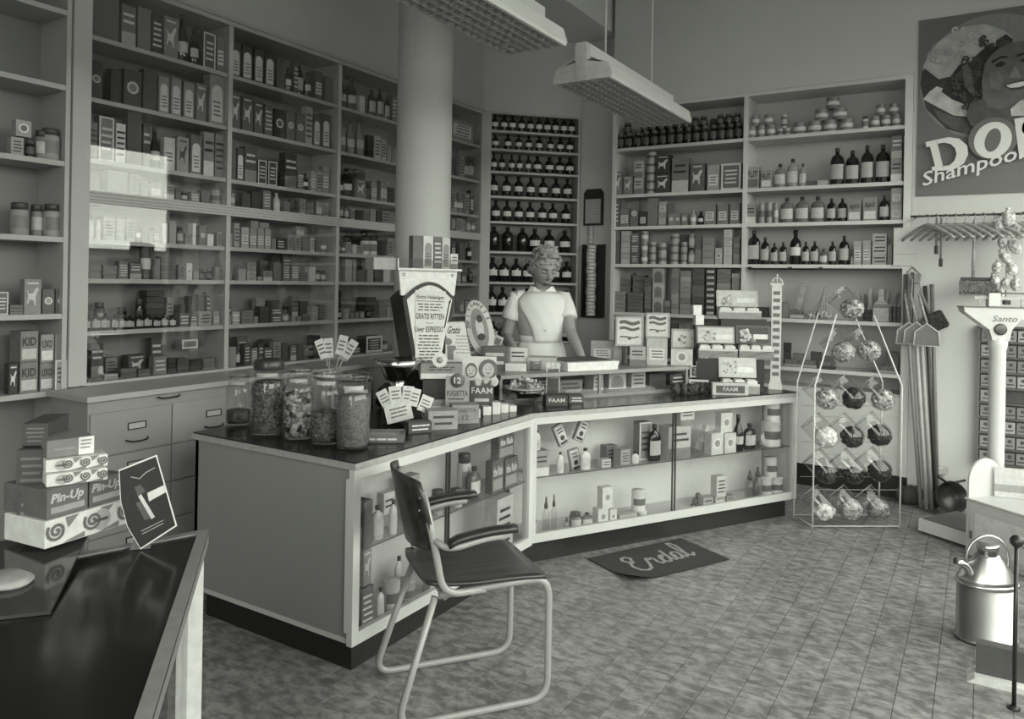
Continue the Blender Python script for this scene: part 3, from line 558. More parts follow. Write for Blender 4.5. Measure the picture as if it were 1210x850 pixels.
# ---- bay before the column
shelf(PW, 2.605, S1+G3, [('w', 403.5, 412, 89.7, .05), ('w', 414, 424, 88.8, .05), ('bp', 424.6, 431, 113.5, .5), ('f', 439, 447.5, 104.7, .06), ('f', 448.5, 456, 104.7, .06), ('f', 457, 463, 111, .06), ('bl', 463.5, 468, 112, .2)])
shelf(PW, 2.304, S2+G3, [('t', 401, 411.5, 150.6, .3), ('w', 413, 422, 140, .25), ('w', 424, 433, 139, .25), ('b', 434.5, 441.5, 160, .03), ('bl', 442, 450, 160.5, .45), ('bl', 450.6, 456.5, 165.6, .45), ('b', 457.2, 462.6, 172.6, .4), ('b', 463, 468, 174, .35)])
shelf(PW, 2.008, S3+G3, [('o', 400.5, 407, 206, .05), ('o', 408.5, 419, 202, .05), ('bg', 420.3, 432.6, 212, .2), ('j', 434, 438, 214, .05), ('bp', 438.6, 445.5, 214, .3), ('bp', 449.3, 457.5, 214, .3), ('b', 458.5, 466, 222, .05), ('b', 421, 431, 200, .1, dict(yb=212)), ('b', 411, 420, 199, .12, dict(back=1))])
shelf(PW, 1.853, S4+G3, [('j', 401, 407.5, 242, .15), ('j', 408.5, 414, 243, .15), ('bl', 415, 419.5, 247, .4), ('b', 421, 428, 248, .05), ('bl', 429.4, 436.6, 248, .28), ('b', 437.4, 444, 247, .35), ('b', 445, 450.5, 250, .05), ('bl', 451.4, 461, 249, .3)])
shelf(PW, 1.619, S5+G3, [('j', 399, 404, 285, .15), ('o', 404.8, 409, 286, .2), ('bl', 409.8, 415, 286, .4), ('b', 416.5, 421.5, 289, .45), ('bl', 422.3, 427, 290, .4), ('j', 431, 439, 280, .7, dict(ds='white lidded jar')), ('j', 439.6, 448.4, 280, .7, dict(ds='shiny white lidded jar')), ('b', 450, 456, 284, .06), ('bl', 457.5, 464.5, 282, .3), ('b', 417, 429, 276, .05, dict(back=1)), ('b', 433, 447, 272, .05, dict(back=1))])
shelf(PW, 1.427, S6+G3, [('bl', 398, 403.5, 319, .3), ('b', 408, 415.6, 306.5, .4), ('b', 416.4, 421, 307, .3), ('b', 422, 431, 319, .14, dict(n=2)), ('b', 433.5, 441.5, 315, .3), ('b', 442.5, 452, 318, .1, dict(n=2)), ('b', 453, 461, 316, .45), ('b', 427, 440, 306, .12, dict(back=1))])
shelf(PW, 1.172, S7+G3, rowfill(399, 464, 362, 370, 9, codes=('b', 'bl', 'j', 'b'), tl=(.05, .4), wlo=5, whi=10)+[('b', 402, 418, 344, .2, dict(back=1, n=6)), ('b', 431, 445, 351, .05, dict(back=1, n=2)), ('b', 447, 463, 354, .15, dict(back=1, n=3))], dfl=.09)
shelf(PW, .926, S8+G3, [('bf', 432, 452, 397, .05, dict(ds='black boxed set')), ('j', 453, 460, 403, .25)]+rowfill(399, 430, 402, 410, 12, tl=(.04, .25)), dfl=.09)
# ---- bay behind the column
cd_ = make_box(.001, .001, .001, .5, '', 'carton'); bpy.data.objects.remove(cd_)
shelf(PW, 2.605, S1+G4, [('bf', 532, 560, 143, .55, dict(ds='white framed showcard'))])
for z, pl_, a, b_, sd in ((2.304, S2, 183, 189, 31), (2.008, S3, 224, 230, 32), (1.853, S4, 253, 258, 33), (1.619, S5, 284, 292, 34), (1.427, S6, 314, 322, 35), (1.172, S7, 350, 360, 36)):
    shelf(PW, z, pl_+G4, rowfill(533, 563, a, b_, sd, codes=('b', 'bl', 'o', 'j', 'bp'), wlo=4.5, whi=7.5, tl=(.06, .4), gap=.7))
# ---- open shelves at the far left
OL = ', far left open shelves'
def jarset(z, pl_, its): shelf(PW, z, pl_, its, dfl=.16)
jarset(1.975, S3+OL, [('bl', 12.5, 28, 162, .40), ('bd', 18, 37, 142, .42, dict(yb=161.5)), ('j', 32, 43, 165, .08), ('j', 44, 60, 154, .26, dict(ds='dark round canister with knobbed lid')), ('j', 53, 75, 151, .40, dict(ds='pale round canister with knobbed lid', sb=.012))])
jarset(1.62, S4+OL, [('j', 16, 39, 239, .40, dict(ds='white round canister with knobbed lid')), ('j', 38.5, 54, 241.5, .30, dict(sb=.07, ds='grey round canister with knobbed lid')), ('j', 55.5, 77, 241, .42, dict(ds='pale round canister with knobbed lid'))])
jarset(1.262, S5+OL, [('bf', -6, 10, 345, .2), ('b', 11, 28, 360, .25, dict(n=3)), ('bg', 28, 48.5, 330, .30), ('bd', 49.5, 64.5, 341.5, .15), ('bd', 65.2, 79.5, 341.5, .15)])
KID = dict(tx='KID', ds='three-letter pale carton', n=2, d=.1)
jarset(.905, S6+OL, [('bg', 10, 21, 430, .06), ('bt', 22.5, 45, 391, .26, KID), ('bt', 46.5, 63.5, 395, .30, dict(n=2, tx='OXO' if 0 else 'UXO', ds='pale lettered carton')), ('b', 64, 71, 395, .30), ('bf', 64.5, 79.5, 425.5, .34, dict(sb=.004))])
# ---- corner rack
RK = ', corner rack'
def rack(z, sname, xs, w_, yt, kinds=None):
    shelf(PR, z, sname+RK, [((kinds[i] if kinds else 'o'), x-w_[i]/2 if isinstance(w_, (list, tuple)) else x-w_/2, x+w_[i]/2 if isinstance(w_, (list, tuple)) else x+w_/2, yt+(x-580)*.055, .03, dict(sb=.02)) for i, x in enumerate(xs)])
c1 = lambda L: [570+v/6.07 for v in L]
rack(2.75, S1, c1([93, 160, 220, 285, 350, 410, 470, 530, 590, 645]), 8.5, 134)
rack(2.59, S2, c1([97, 187, 265, 337, 413, 493, 565, 632]), 8.5, 157)
rack(2.398, S3, c1([85, 143, 213, 270, 333, 400, 487, 562, 633]), [7.5, 7.5, 7, 7.5, 7, 10, 10.5, 10.5, 10], 181)
rack(2.185, S4, c1([85, 178, 265, 352, 442, 535, 617]), 10.5, 206)
rack(1.966, S5, c1([100, 182, 265, 348, 435, 512, 605]), 10.5, 236)
rack(1.708, S6, c1([88, 188, 295, 383, 488, 600]), 13.5, 267, 'OOOooo')
rack(1.443, S7, c1([78, 160, 248, 332, 450, 525, 612]), 12.5, 303.5)
rack(1.182, 'eighth shelf', c1([70, 150, 232, 330, 430, 520, 605]), 12, 338.5)
rack(.93, 'ninth shelf', c1([80, 170, 520, 605]), 12, 379)
# ---- back wall, left bay
BA, BB = ', back left bay', ', back right bay'
its = [('j', 727+i*10, 736.4+i*10, 157.5-i*.95, .05) for i in range(15)]+[('j', 735+i*10, 744+i*10, 145-i*.9, .05, dict(yb=157.5-i*.95)) for i in (0, 2, 3, 4, 5, 6, 7, 8, 9, 11, 12, 13)]+[('j', 760+i*11, 769+i*11, 146.5-i*.95, .04, dict(back=1)) for i in range(10)]
shelf(PB, 2.568, S1+BA, its)
shelf(PB, 2.183, S2+BA, [('bg', 724, 735, 203, .2), ('bg', 736, 747.3, 208, .2), ('bs', 748.4, 760, 190, .42, dict(n=2)), ('t', 762, 773, 179.5, .38, dict(n=5)), ('bg', 773.6, 792, 183, .05, dict(n=2)), ('bs', 793, 813.5, 186, .2), ('bg', 815, 832.5, 193, .12), ('bp', 835, 850, 195, .3), ('bf', 851, 876, 193, .14)])
shelf(PB, 1.918, S3+BA, [('bl', 723.4, 731.5, 235, .14), ('bp', 732, 743.5, 246, .2), ('bd', 744.3, 754, 238, .18), ('bp', 755, 764, 250, .05), ('b', 764.6, 777, 234, .2), ('bp', 777.4, 787.5, 238, .45, dict(n=2)), ('b', 788, 795, 240, .14), ('bd', 789.4, 796.4, 252, .2, dict(sb=.005)), ('bd', 797.4, 803.6, 252, .2), ('bd', 804.8, 812.4, 251.5, .2), ('o', 814, 822, 248, .35), ('o', 823.4, 830.4, 250, .08), ('bp', 831.4, 845.5, 241, .22), ('bp', 847, 860.4, 240.5, .2), ('bp', 861.6, 874, 239.5, .2)])
shelf(PB, 1.609, S4+BA, [('b', 722, 732.5, 273, .12, dict(n=3)), ('b', 733, 744.4, 273, .35, dict(n=6)), ('bl', 745, 754.6, 276, .12, dict(n=3)), ('t', 755.6, 764.4, 273, .22, dict(n=3)), ('t', 765.4, 774.2, 286, .3, dict(n=3)), ('t', 775.4, 786.4, 287, .32, dict(n=2)), ('t', 789.6, 801, 276, .3, dict(n=4)), ('t', 802.2, 811, 286, .25, dict(n=3)), ('f', 811.8, 820.4, 273, .3, dict(n=2)), ('b', 821, 828.4, 276, .15, dict(n=2)), ('b', 829.2, 844, 281, .3, dict(n=4)), ('bd', 844.6, 853.4, 293, .4), ('bp', 854.6, 865, 271, .42, dict(n=4)), ('b', 866, 874, 280, .2, dict(n=5)), ('b', 802, 812, 277, .1, dict(back=1))])
shelf(PB, 1.21, S5+BA, [('b', 720, 739, 344, .25, dict(n=5)), ('b', 740.6, 760, 346, .14, dict(n=6)), ('b', 761, 769, 328, .14, dict(n=8)), ('ba', 770, 784, 317, .4, dict(n=3)), ('b', 784.6, 792, 355, .2, dict(n=2)), ('b', 792.6, 802, 317, .25, dict(n=9)), ('b', 802.6, 816, 320, .24, dict(n=8)), ('b', 816.8, 832, 317, .1, dict(n=8)), ('bp', 832.8, 845, 317, .06, dict(n=8)), ('b', 846, 863, 318, .24, dict(n=10)), ('b', 863.6, 874, 323, .26, dict(n=9)), ('b', 727, 748, 322, .18, dict(back=1, n=6)), ('b', 744, 762, 325, .14, dict(back=1, n=6))], dfl=.12)
shelf(PB, .855, S6+BA, [('b', 723, 735, 378, .05, dict(n=4)), ('b', 787, 800, 382, .08, dict(n=4)), ('b', 801, 812, 384, .25, dict(n=4)), ('b', 740, 752, 392, .1), ('b', 755, 772, 398, .2), ('b', 816, 834, 395, .1)])
# ---- back wall, right bay
shelf(PB, 2.568, S1+BB, [('t', 882, 893, 148.5, .22), ('t', 894, 903.6, 148, .22), ('t', 904.6, 916, 147, .22), ('t', 917.5, 925, 151.5, .4), ('t', 926, 933.6, 151, .4), ('t', 935, 952, 144, .18), ('t', 953, 970.5, 142.5, .22), ('t', 971.6, 988.4, 141, .22), ('t', 992, 1008, 139.5, .22), ('j', 1018, 1026, 137, .6), ('t', 1028, 1039.4, 136.5, .2), ('t', 1040.4, 1052.4, 135.5, .2), ('t', 1053.6, 1065, 134.5, .22),
    ('t', 887, 897, 136, .22, dict(yb=148.5)), ('t', 901, 913, 135, .2, dict(yb=147.5)), ('t', 921.5, 929.5, 135, .42, dict(yb=151.5, n=2)), ('t', 961, 978, 128.5, .2, dict(yb=142)), ('t', 982, 1000, 126.8, .2, dict(yb=140.5)), ('t', 1034, 1046, 122.8, .2, dict(yb=136)), ('t', 1049.5, 1062, 121.8, .2, dict(yb=135)), ('t', 974, 991, 114.5, .18, dict(yb=127.6, ds='dark tin atop pyramid'))])
FL = dict(tx='FLIT', ds='taller lettered pale tin')
shelf(PB, 2.183, S2+BB, [('bt', 881, 897, 197, .3, FL), ('bt', 898.4, 912, 201, .3, dict(tx='FLIT', ds='shorter lettered pale tin')), ('f', 913, 927.4, 193, .2), ('f', 928, 942.4, 187, .3), ('f', 943, 952, 193, .25), ('b', 953, 964, 213.5, .1), ('b', 966, 978, 213, .35), ('f', 979, 996.4, 174, .03), ('f', 997.4, 1014.4, 177, .03), ('f', 1015.6, 1031.4, 171, .03), ('f', 1033, 1051, 170, .03), ('bs', 1052, 1066, 160, .2, dict(n=2))])
AJ = dict(tx='AJAX', ds='grey capital-lettered carton')
shelf(PB, 1.918, S3+BB, [('bs', 880.6, 893, 241, .25), ('t', 895, 903.4, 239.5, .25), ('t', 904.2, 912.4, 239, .3), ('t', 913, 919, 239.4, .22), ('f', 920, 936.4, 233, .13), ('f', 938, 954.4, 232, .13), ('f', 956, 973.4, 231.6, .13), ('f', 975.6, 987, 234, .08), ('f', 988.6, 1000.2, 233.6, .08), ('bt', 1001, 1017.6, 236, .22, AJ), ('bt', 1019, 1036.4, 233.6, .24, AJ), ('f', 1038, 1050.4, 231, .05), ('bp', 1051.8, 1066, 222, .38, dict(n=2))])
shelf(PB, 1.609, S4+BB, [('f', 881, 896.4, 272, .04), ('f', 897, 908, 280, .04), ('f', 909, 918.4, 287, .07), ('f', 919.2, 929, 286, .07), ('o', 931, 945.6, 271.6, .08), ('f', 946.4, 955.6, 285.6, .07), ('f', 956.4, 966.6, 285, .07), ('f', 967.4, 977, 294, .1), ('f', 978, 987.6, 285, .04), ('f', 990, 1002.6, 278.4, .03), ('D', 1004, 1008, 298, .2), ('bp', 1008.4, 1018, 285, .35), ('bp', 1018.8, 1029, 284, .35), ('bl', 1029.8, 1048, 276, .34, dict(n=3)), ('b', 1048.6, 1054, 289, .25)])
shelf(PB, 1.21, S5+BB, [('b', 880, 889, 363, .03), ('b', 893, 908, 363, .04, dict(ds='black plain box'))])
shelf(PB, .855, S6+BB, [('b', 925, 934, 405, .05, dict(n=3)), ('b', 936, 950, 418, .14), ('b', 957, 970, 416, .06), ('b', 972, 985, 421, .12), ('b', 1045, 1062, 416, .08)])

# ================================================================ GOODS INSIDE THE COUNTER DISPLAYS
UD, LD, UL, LL = 'glass shelf, long counter', 'floor, long counter', 'glass shelf, short counter', 'floor, short counter'
shelf(PCB, .4445, UD, [('bs', 631, 649, 533, .3, dict(d=.07)), ('f', 660, 668.5, 535, .6), ('f', 689, 701, 531, .6), ('bl', 711, 722, 543, .5, dict(d=.04, sb=.05)), ('bl', 716, 730, 527, .2, dict(d=.06, sb=.13)), ('bf', 732, 746, 530, .3, dict(d=.06)), ('f', 749, 758, 535, .55), ('bf', 755, 769, 499, .25, dict(d=.06, sb=.1)), ('f', 771, 785.6, 503, .05),
    ('bs', 789, 816.7, 504, .45, dict(d=.09)), ('bd', 840, 855, 512, .5, dict(d=.06)), ('bd', 855.8, 870, 512, .5, dict(d=.06)), ('w', 871.5, 881, 491, .03), ('f', 885, 898.6, 502, .03), ('t', 910, 928, 499, .55, dict(ds='broad pale tin')),
    ('f', 632.6, 640, 509, .6, dict(yb=533)), ('bs', 803, 820, 482, .5, dict(yb=504)), ('bd', 851, 865, 488, .5, dict(yb=511.5, d=.05)), ('t', 911.5, 926, 474, .6, dict(yb=499))], dfl=.1)
shelf(PCB, .136, LD, [('D', 631, 636, 610, .3), ('D', 643, 651, 588, .6), ('D', 652.6, 659, 585, .6), ('D', 668, 675, 612, .6), ('j', 677, 690, 607, .12), ('f', 691, 704, 608, .1), ('bd', 706, 719.4, 601, .55, dict(d=.05)), ('bd', 720.4, 729, 602, .5, dict(d=.05)), ('b', 731, 754, 607, .3, dict(n=2, d=.06)), ('t', 755.6, 768, 605, .6), ('bf', 772, 799, 607, .5, dict(d=.06)), ('bl', 801, 812, 603, .55, dict(d=.05)), ('bl', 831, 843, 588, .3, dict(d=.05)), ('bp', 844.4, 857.4, 587, .25, dict(d=.05)), ('bs', 858.5, 868.5, 586, .25, dict(d=.05)), ('D', 885.5, 894, 557, .6), ('D', 895, 903.6, 553, .6), ('t', 904.4, 915.6, 565, .55), ('t', 916.6, 928.5, 565, .55),
    ('bd', 711, 724, 576, .55, dict(yb=601, d=.05)), ('t', 752, 766, 581, .6, dict(yb=605)), ('bl', 846, 858, 563, .5, dict(yb=587, d=.05)), ('t', 910, 921, 542, .55, dict(yb=565))], dfl=.1)
shelf(PCL, .4445, UL, [('b', 429, 440, 592, .12, dict(d=.06)), ('f', 446, 459, 599, .5), ('bs', 453, 466, 582, .45, dict(back=1)), ('f', 464.5, 473, 592, .55), ('b', 480, 496, 562, .3, dict(back=1)), ('j', 518, 528.5, 580, .4), ('j', 540, 549.4, 578, .4), ('j', 549.6, 560, 537, .45, dict(ds='tall dark-lidded jar', sb=.1)), ('f', 562, 574, 553, .1), ('bt', 581, 595, 544, .12, dict(tx='the Rish', ds='dark script-lettered packet', d=.04)), ('bt', 596, 612, 541, .12, dict(tx='the Rish', ds='dark script-lettered packet', d=.04)), ('bt', 588, 607, 512, .10, dict(yb=541, tx='the Rish', ds='uppermost dark script-lettered packet', d=.04))], dfl=.09)
shelf(PCL, .136, LL, [('bl', 427, 441, 694, .13, dict(d=.07)), ('f', 449.5, 457.5, 696, .6), ('t', 462.6, 477, 687, .5), ('t', 480, 496, 688, .35), ('bp', 508, 520, 655, .5), ('b', 540, 556, 640, .4), ('bl', 586, 606, 588, .45, dict(d=.07)), ('bg', 427.6, 438, 650, .3, dict(yb=692, d=.05)), ('f', 471.5, 481, 659, .55, dict(back=1))], dfl=.1)
# three tilted showing packs
for (px, py, rot_, i) in ((662, 514, -25, 'left'), (686.5, 509, 25, 'right'), (678.5, 543, -12, 'lower')):
    p = PCB.on(px, py, .12); o = MB().box(-.032, .032, -.012, .012, -.06, .06, bev=.002).build('packet', mat(.3)); o.location = p; o.rotation_euler = (0, R(rot_), PCB.r)
    MB().box(-.026, .026, -.0128, -.012, -.054, .054).build('label', mat(.62), o); k = MB(); scribble(k, -.02, .02, .01, .045, -.0134, 2); k.flat(disc(.014, 0, -.015), -.0134); k.box(-.022, .022, -.0136, -.013, -.05, -.036); k.build('print', mat(.06), o)
    tag(o, 'tilted picture packet, %s of the three fixed on the display back' % i, 'box', 'three tilted packets')
p = PCB.on(831, 518, .1); o = make_box(.085, .15, .035, .5, 's', 'carton'); o.location = (p.x, p.y, .452); o.rotation_euler = (0, R(26), PCB.r); tag(o, 'pale two-tone carton leaning to the right on the counter glass shelf', 'box')
p = PCB.on(905, 528, .08); o = MB().lathe([(.001, -.008), (.042, -.008), (.046, 0), (.036, .004), (.001, .002)], seg=20).build('plate', mat(.4, .3)); o.location = (p.x, p.y, .49); o.rotation_euler = (R(75), 0, PCB.r); tag(o, 'small round dish on edge beside the stacked pale tins', 'dish')
p = PCB.on(822, 601, .1); k = MB(); k.ball((0, 0, .03), .022, sc=(1.4, 1, .9)); k.ball((.03, 0, .055), .017); k.tube([(-.02, -.02, .0), (-.02, 0, .02)], .007); k.tube([(.02, -.02, 0), (.02, 0, .02)], .007); k.tube([(-.02, .02, .0), (-.02, 0, .02)], .007); k.tube([(.02, .02, 0), (.02, 0, .02)], .007)
o = k.build('toy_animal', mat(.12, .3)); o.location = (p.x, p.y, .137); o.rotation_euler = (0, 0, PCB.r+.4); tag(o, 'little dark toy animal on the floor of the long display', 'toy')
# inside the glass case
def place_case(s, w, h, t, st, lb):
    o = make_box(w, h, .1, t, st, 'packet'); q = PCB.w(s, .42, CT+.0205); o.location = q; o.rotation_euler = (0, 0, PCB.r+R(rnd.uniform(-6, 6))); tag(o, lb+' inside the glass counter case', 'box')
for s, w, h, t, st, lb in ((.08, .1, .07, .06, 'l', 'dark packet at the left end'), (.2, .09, .06, .1, '', 'plain dark packet, second from left'), (.33, .1, .09, .12, 's', 'banded grey packet, third from left'), (.5, .16, .07, .2, 'l', 'low grey packet before the middle post'), (.70, .07, .09, .4, 'l', 'pale packet after the middle post'), (.84, .12, .1, .45, 'a', 'pale arch-labelled packet'), (1.0, .1, .1, .4, 'l', 'pale printed packet third from right'), (1.15, .13, .08, .06, '', 'dark packet second from right'), (1.31, .12, .07, .05, 'l', 'dark printed packet at the right end')): place_case(s, w, h, t, st, lb)

# ================================================================ GOODS ON TOP OF THE COUNTER
def dep(p): d = p-C0; return -math.sin(YAW)*d.x+math.cos(YAW)*d.y
def face(px, rz=0): return YAW-math.atan((px-605)/F)*1+R(rz) if 0 else YAW-math.atan((px-605)/F)+R(rz)
def cb(x0, x1, yb, yt, t, st, lb, z=CT, rz=0, d=None, name='carton', tx=None, push=0, cat='box', grp=None):
    mx = (x0+x1)/2; p = onZ(mx, yb, z); D = dep(p)+push
    if push: dd = ray(mx, yb); dd = dd/ (dd.x*-math.sin(YAW)+dd.y*math.cos(YAW)); q = C0+dd*D; p = Vector((q.x, q.y, z))
    W = (x1-x0)*D/F; H = C0.z+(ray(mx, yt).z/F)*D-z
    o = make_box(W, max(.01, H), d or W*.5, t, st, name, txt=tx); o.location = (p.x, p.y, z+.0006); o.rotation_euler = (0, 0, face(mx, rz)); tag(o, lb, cat, grp); return o
# --- sweet jars
CAND = [speckle(.02, .07, 70, .5, 'jar_sweets'), speckle(.02, .16, 110, .5, 'jar_sweets'), speckle(.01, .40, 60, .4, 'jar_sweets'), speckle(.02, .16, 110, .5, 'jar_sweets'), speckle(.08, .17, 140, .6, 'jar_sweets')]
def jar(px, yb, wpx, yt, fill, ci, lid, lb, lf=.8):
    p = onZ(px, yb, CT); D = dep(p); r = wpx*D/F/2; c = p+Vector((-math.sin(YAW), math.cos(YAW), 0))*r; H = C0.z+ray(px, yt).z/F*(D+r)-CT
    e = empty('sweet_jar', (c.x, c.y, CT), YAW, lb, 'jar')
    hb = H-.03
    prof = [(r*.9, .004), (r, .012), (r, hb*.72), (r*.93, hb*.79), (r*.80, hb*.83), (r*.78, hb*.97), (r*.84, hb)]
    MB().lathe(prof, seg=28).build('glass_body', GLJ, e)
    MB().lathe([(r*.8, .006), (r*.8, .010)], seg=20).build('glass_base', GLJ, e)
    if lid: MB().lathe([(r*.88, hb-.018), (r*.9, hb-.014), (r*.9, hb+.018), (r*.82, hb+.024), (.001, hb+.024)], seg=24).build('lid', mat(.035, .3), e)
    else: MB().lathe([(r*.86, hb-.002), (r*.9, hb+.006), (r*.8, hb+.02), (r*.2, hb+.03), (.001, hb+.03)], seg=24).build('lid', GLJ, e)
    MB().lathe([(r*.81 if not lid else r*.86, hb*.85), (r*.81 if not lid else r*.86, hb*.90)], seg=16, a0=235, a1=325).build('label', mat(.38, .5), e)
    k = MB(); rr = r*.93; top_ = hb*fill
    prof = [(rr*.92, .012), (rr, .02), (rr, min(top_, hb*.71)), (rr*.86, top_*1.0+.004), (.001, top_+.012)]
    k.lathe(prof, seg=26); f = k.build('candy_fill', None, e); f.data.materials.append(CAND[ci]); f['kind'] = 'stuff'
    # single sweets against the glass
    if ci in (1, 2, 3):
        k = MB(); rj = random.Random(ci)
        for _ in range(150):
            a = rj.uniform(0, 2*math.pi); z_ = rj.uniform(.02, min(top_, hb*.7)); q = rj.uniform(.006, .009) if ci != 2 else rj.uniform(.008, .012); k.ball(((rr-q*.3)*math.cos(a), (rr-q*.3)*math.sin(a), z_), q, 6, 4)
        g = k.build('sweets', CAND[ci], e); g['kind'] = 'stuff'
jar(276, 505, 29, 437, .30, 0, 0, 'nearly empty glass sweet jar at the far left of the counter')
jar(310, 517, 40, 423, .76, 1, 1, 'black-lidded glass jar of mixed sweets, second from left')
jar(347.5, 522, 35, 430, .68, 2, 0, 'glass jar of light and dark round sweets, middle jar')
jar(380, 528, 37, 432, .45, 3, 0, 'half-full glass jar of small dark sweets, fourth from left')
jar(412.5, 534, 41, 437, .74, 4, 0, 'largest glass jar packed with pale fine sweets nearest the corner')
# --- stand of fanned lollipops behind the jars
p = onZ(392, 486, CT); e = empty('packet_stand', (p.x, p.y, CT), YAW, 'round counter stand with fanned picture lollies behind the sweet jars', 'display stand')
MB().lathe([(.07, 0), (.07, .01), (.015, .02), (.012, .15), (.09, .165), (.1, .185), (.1, .19), (.08, .19), (.07, .175), (.001, .17)], seg=20).build('stand', mat(.25, .3), e)
MB().lathe([(.101, .18), (.101, .19)], seg=16, a0=200, a1=290).build('rim_strip', mat(.6), e)
for i, (x, z_, a, t) in enumerate(((-.055, .31, -24, .55), (-.02, .315, -6, .5), (.045, .33, 12, .45), (.085, .31, 30, .4), (.07, .30, 22, .2))):
    d = MB().box(-.022, .022, -.003, .003, -.05, .05, bev=.002).build('lolly', mat(t), e); d.location = (x, .0, z_); d.rotation_euler = (R(-8), R(a), 0)
    k = MB(); scribble(k, -.015, .015, -.03, .03, -.0036, 3); k.build('print', mat(.1), d); MB().tube([(0, 0, -.035), (0, 0, -.13)], .0025, 6).build('stick', mat(.3), d)
p = onZ(331, 503, CT); o = MB().box(-.014, .014, -.01, .01, 0, .2, bev=.006).build('brush_packet', mat(.16)); o.location = (p.x, p.y, CT+.001); o.rotation_euler = (0, R(-3), YAW); MB().box(-.011, .011, -.011, -.01, .08, .12).build('label', mat(.4), o); tag(o, 'slim upright dark packet between the second and third jar', 'packet')
cb(400, 438, 486, 452, .10, 'l', 'lowest dark printed box of the pile behind the jars', d=.12); cb(402, 441, 466, 440, .16, 's', 'middle grey printed box of the pile behind the jars', z=CT+.13, d=.12, push=.35) if 0 else None
b1 = cb(404, 440, 484, 444, .18, 'l', 'grey printed carton behind the last sweet jar', d=.1, push=.12)
# --- shop scale
p = onZ(493, 484, CT); SC = empty('shop_scale', (p.x, p.y, CT), R(64), 'black shop scale with white fan dial and price bar before the column', 'scale')
bk = mat(.02, .25)
MB().box(-.17, .17, -.1, .14, .0, .07, bev=.02).build('base', bk, SC); MB().lathe([(.09, 0), (.08, .05), (.05, .08)], cx=-.14, cy=-.02, cz=.065, seg=20).build('pan_support', bk, SC)
def fanpoly(wt, zt, wb, zb, h):
    return [(-wb, zb), (wb, zb), (wt, zt)]+[(wt*(1-2*i/14), zt+h*math.sin(math.pi*i/14)) for i in range(1, 14)]+[(-wt, zt)]
M90 = Matrix.Rotation(R(90), 4, 'X')
def up(poly, y0, y1, M=None):    # prism standing upright, outline in xz
    k = MB(); n = len(poly); vs = [(x, y0, z) for x, z in poly]+[(x, y1, z) for x, z in poly]
    k.add(vs, [tuple(range(n)), tuple(range(2*n-1, n-1, -1))]+[((i+1) % n, i, n+i, n+(i+1) % n) for i in range(n)], False, M); return k
OX = .03
up([(x+OX, z) for x, z in fanpoly(.148, .57, .05, .05, .085)], -.06, .10).build('housing', bk, SC)
up([(x+OX, z) for x, z in fanpoly(.127, .565, .046, .16, .072)], -.064, -.06).build('dial', mat(.6, .4), SC)
k = MB().tube([(OX+.112, -.066, .555), (OX+.085, -.066, .42)], .003, 6); k.flat([(OX+.119, .57), (OX+.105, .55), (OX+.117, .547)], -.068); k.build('pointer', bk, SC)
up([(OX-.165, .715), (OX+.165, .715), (OX+.150, .585), (OX-.150, .585)], -.045, -.03).build('dial_crown', mat(.6, .4), SC)
for x in (-.135, .135): MB().ball((OX+x, -.047, .69), .008).build('screw', CHROME, SC)
MB().box(OX-.18, OX+.18, -.065, .10, .716, .722).box(OX-.18, OX+.18, -.068, -.063, .722, .77).build('price_bar_glass', GLJ, SC)
MB().box(OX-.30, OX-.182, -.05, .06, .712, .77).build('side_lamp_box', mat(.28, .4), SC)
MB().box(OX-.18, OX+.18, -.07, -.066, .712, .722).box(OX-.182, OX-.176, -.07, -.066, .722, .77).build('bar_edge', mat(.6, .4), SC)
# pan
k = MB().lathe([(.045, .0), (.06, .004), (.085, .06), (.12, .10), (.118, .10), (.082, .058), (.055, .01), (.001, .008)], seg=28, sx=1.0); k.lathe([(.118, .097), (.123, .100), (.12, .104), (.115, .1)], seg=28)
k.lathe([(.05, -.06), (.03, -.03), (.045, .0)], seg=16); pan = k.build('pan', mat(.5, .18, 1, .02), SC); pan.location = (-.155, -.10, .17)
# notice taped over the dial
nt_ = up([(-.066, 0), (.07, .012), (.085, .40), (-.088, .40)], -.0012, 0).build('notice', PAPER); q = SC.matrix_basis @ Vector((OX-.01, -.0655, .21)); nt_.location = q; nt_.rotation_euler = (0, R(2), R(64))
k = MB()
for st, z_, h, w_ in (('Extra Nalatiger', .365, .024, .155), ('GRATIS RITTEN', .27, .030, .16), ('Uwer ESPRESSO', .205, .030, .16)): textmb(st, h, w_, 0, -.0018, 0, z_, mb=k, bold=.02)
k.box(-.08, .08, -.0018, -.0013, .345, .348); textmb('met de', .010, .04, 0, -.0018, 0, .237, mb=k)
scribble(k, -.07, .07, .295, .338, -.0018, 3); scribble(k, -.065, .07, .02, .18, -.0018, 10); k.build('lettering', mat(.05), nt_)
tag(nt_, 'white printed notice with bold lines hung over the scale dial', 'notice')
# packets on the scale bar
for x, w_, h, t, st, lb in ((-.06, .055, .165, .12, '', 'dark upright packet at left on the scale bar'), (-.002, .055, .165, .55, 'a', 'white packet with oval window at left on the scale bar'), (.052, .045, .165, .12, 'l', 'dark printed packet in the middle of the scale bar'), (.10, .046, .16, .5, 'a', 'white packet with oval window at right on the scale bar'), (.148, .042, .08, .5, 's', 'low pale packet at the right end of the scale bar')):
    o = make_box(w_, h, .05, t, st, 'packet'); o.location = SC.matrix_basis @ Vector((OX+x, -.04, .7225)); o.rotation_euler = (0, 0, R(64)); tag(o, lb, 'packet', 'packets on the scale bar')
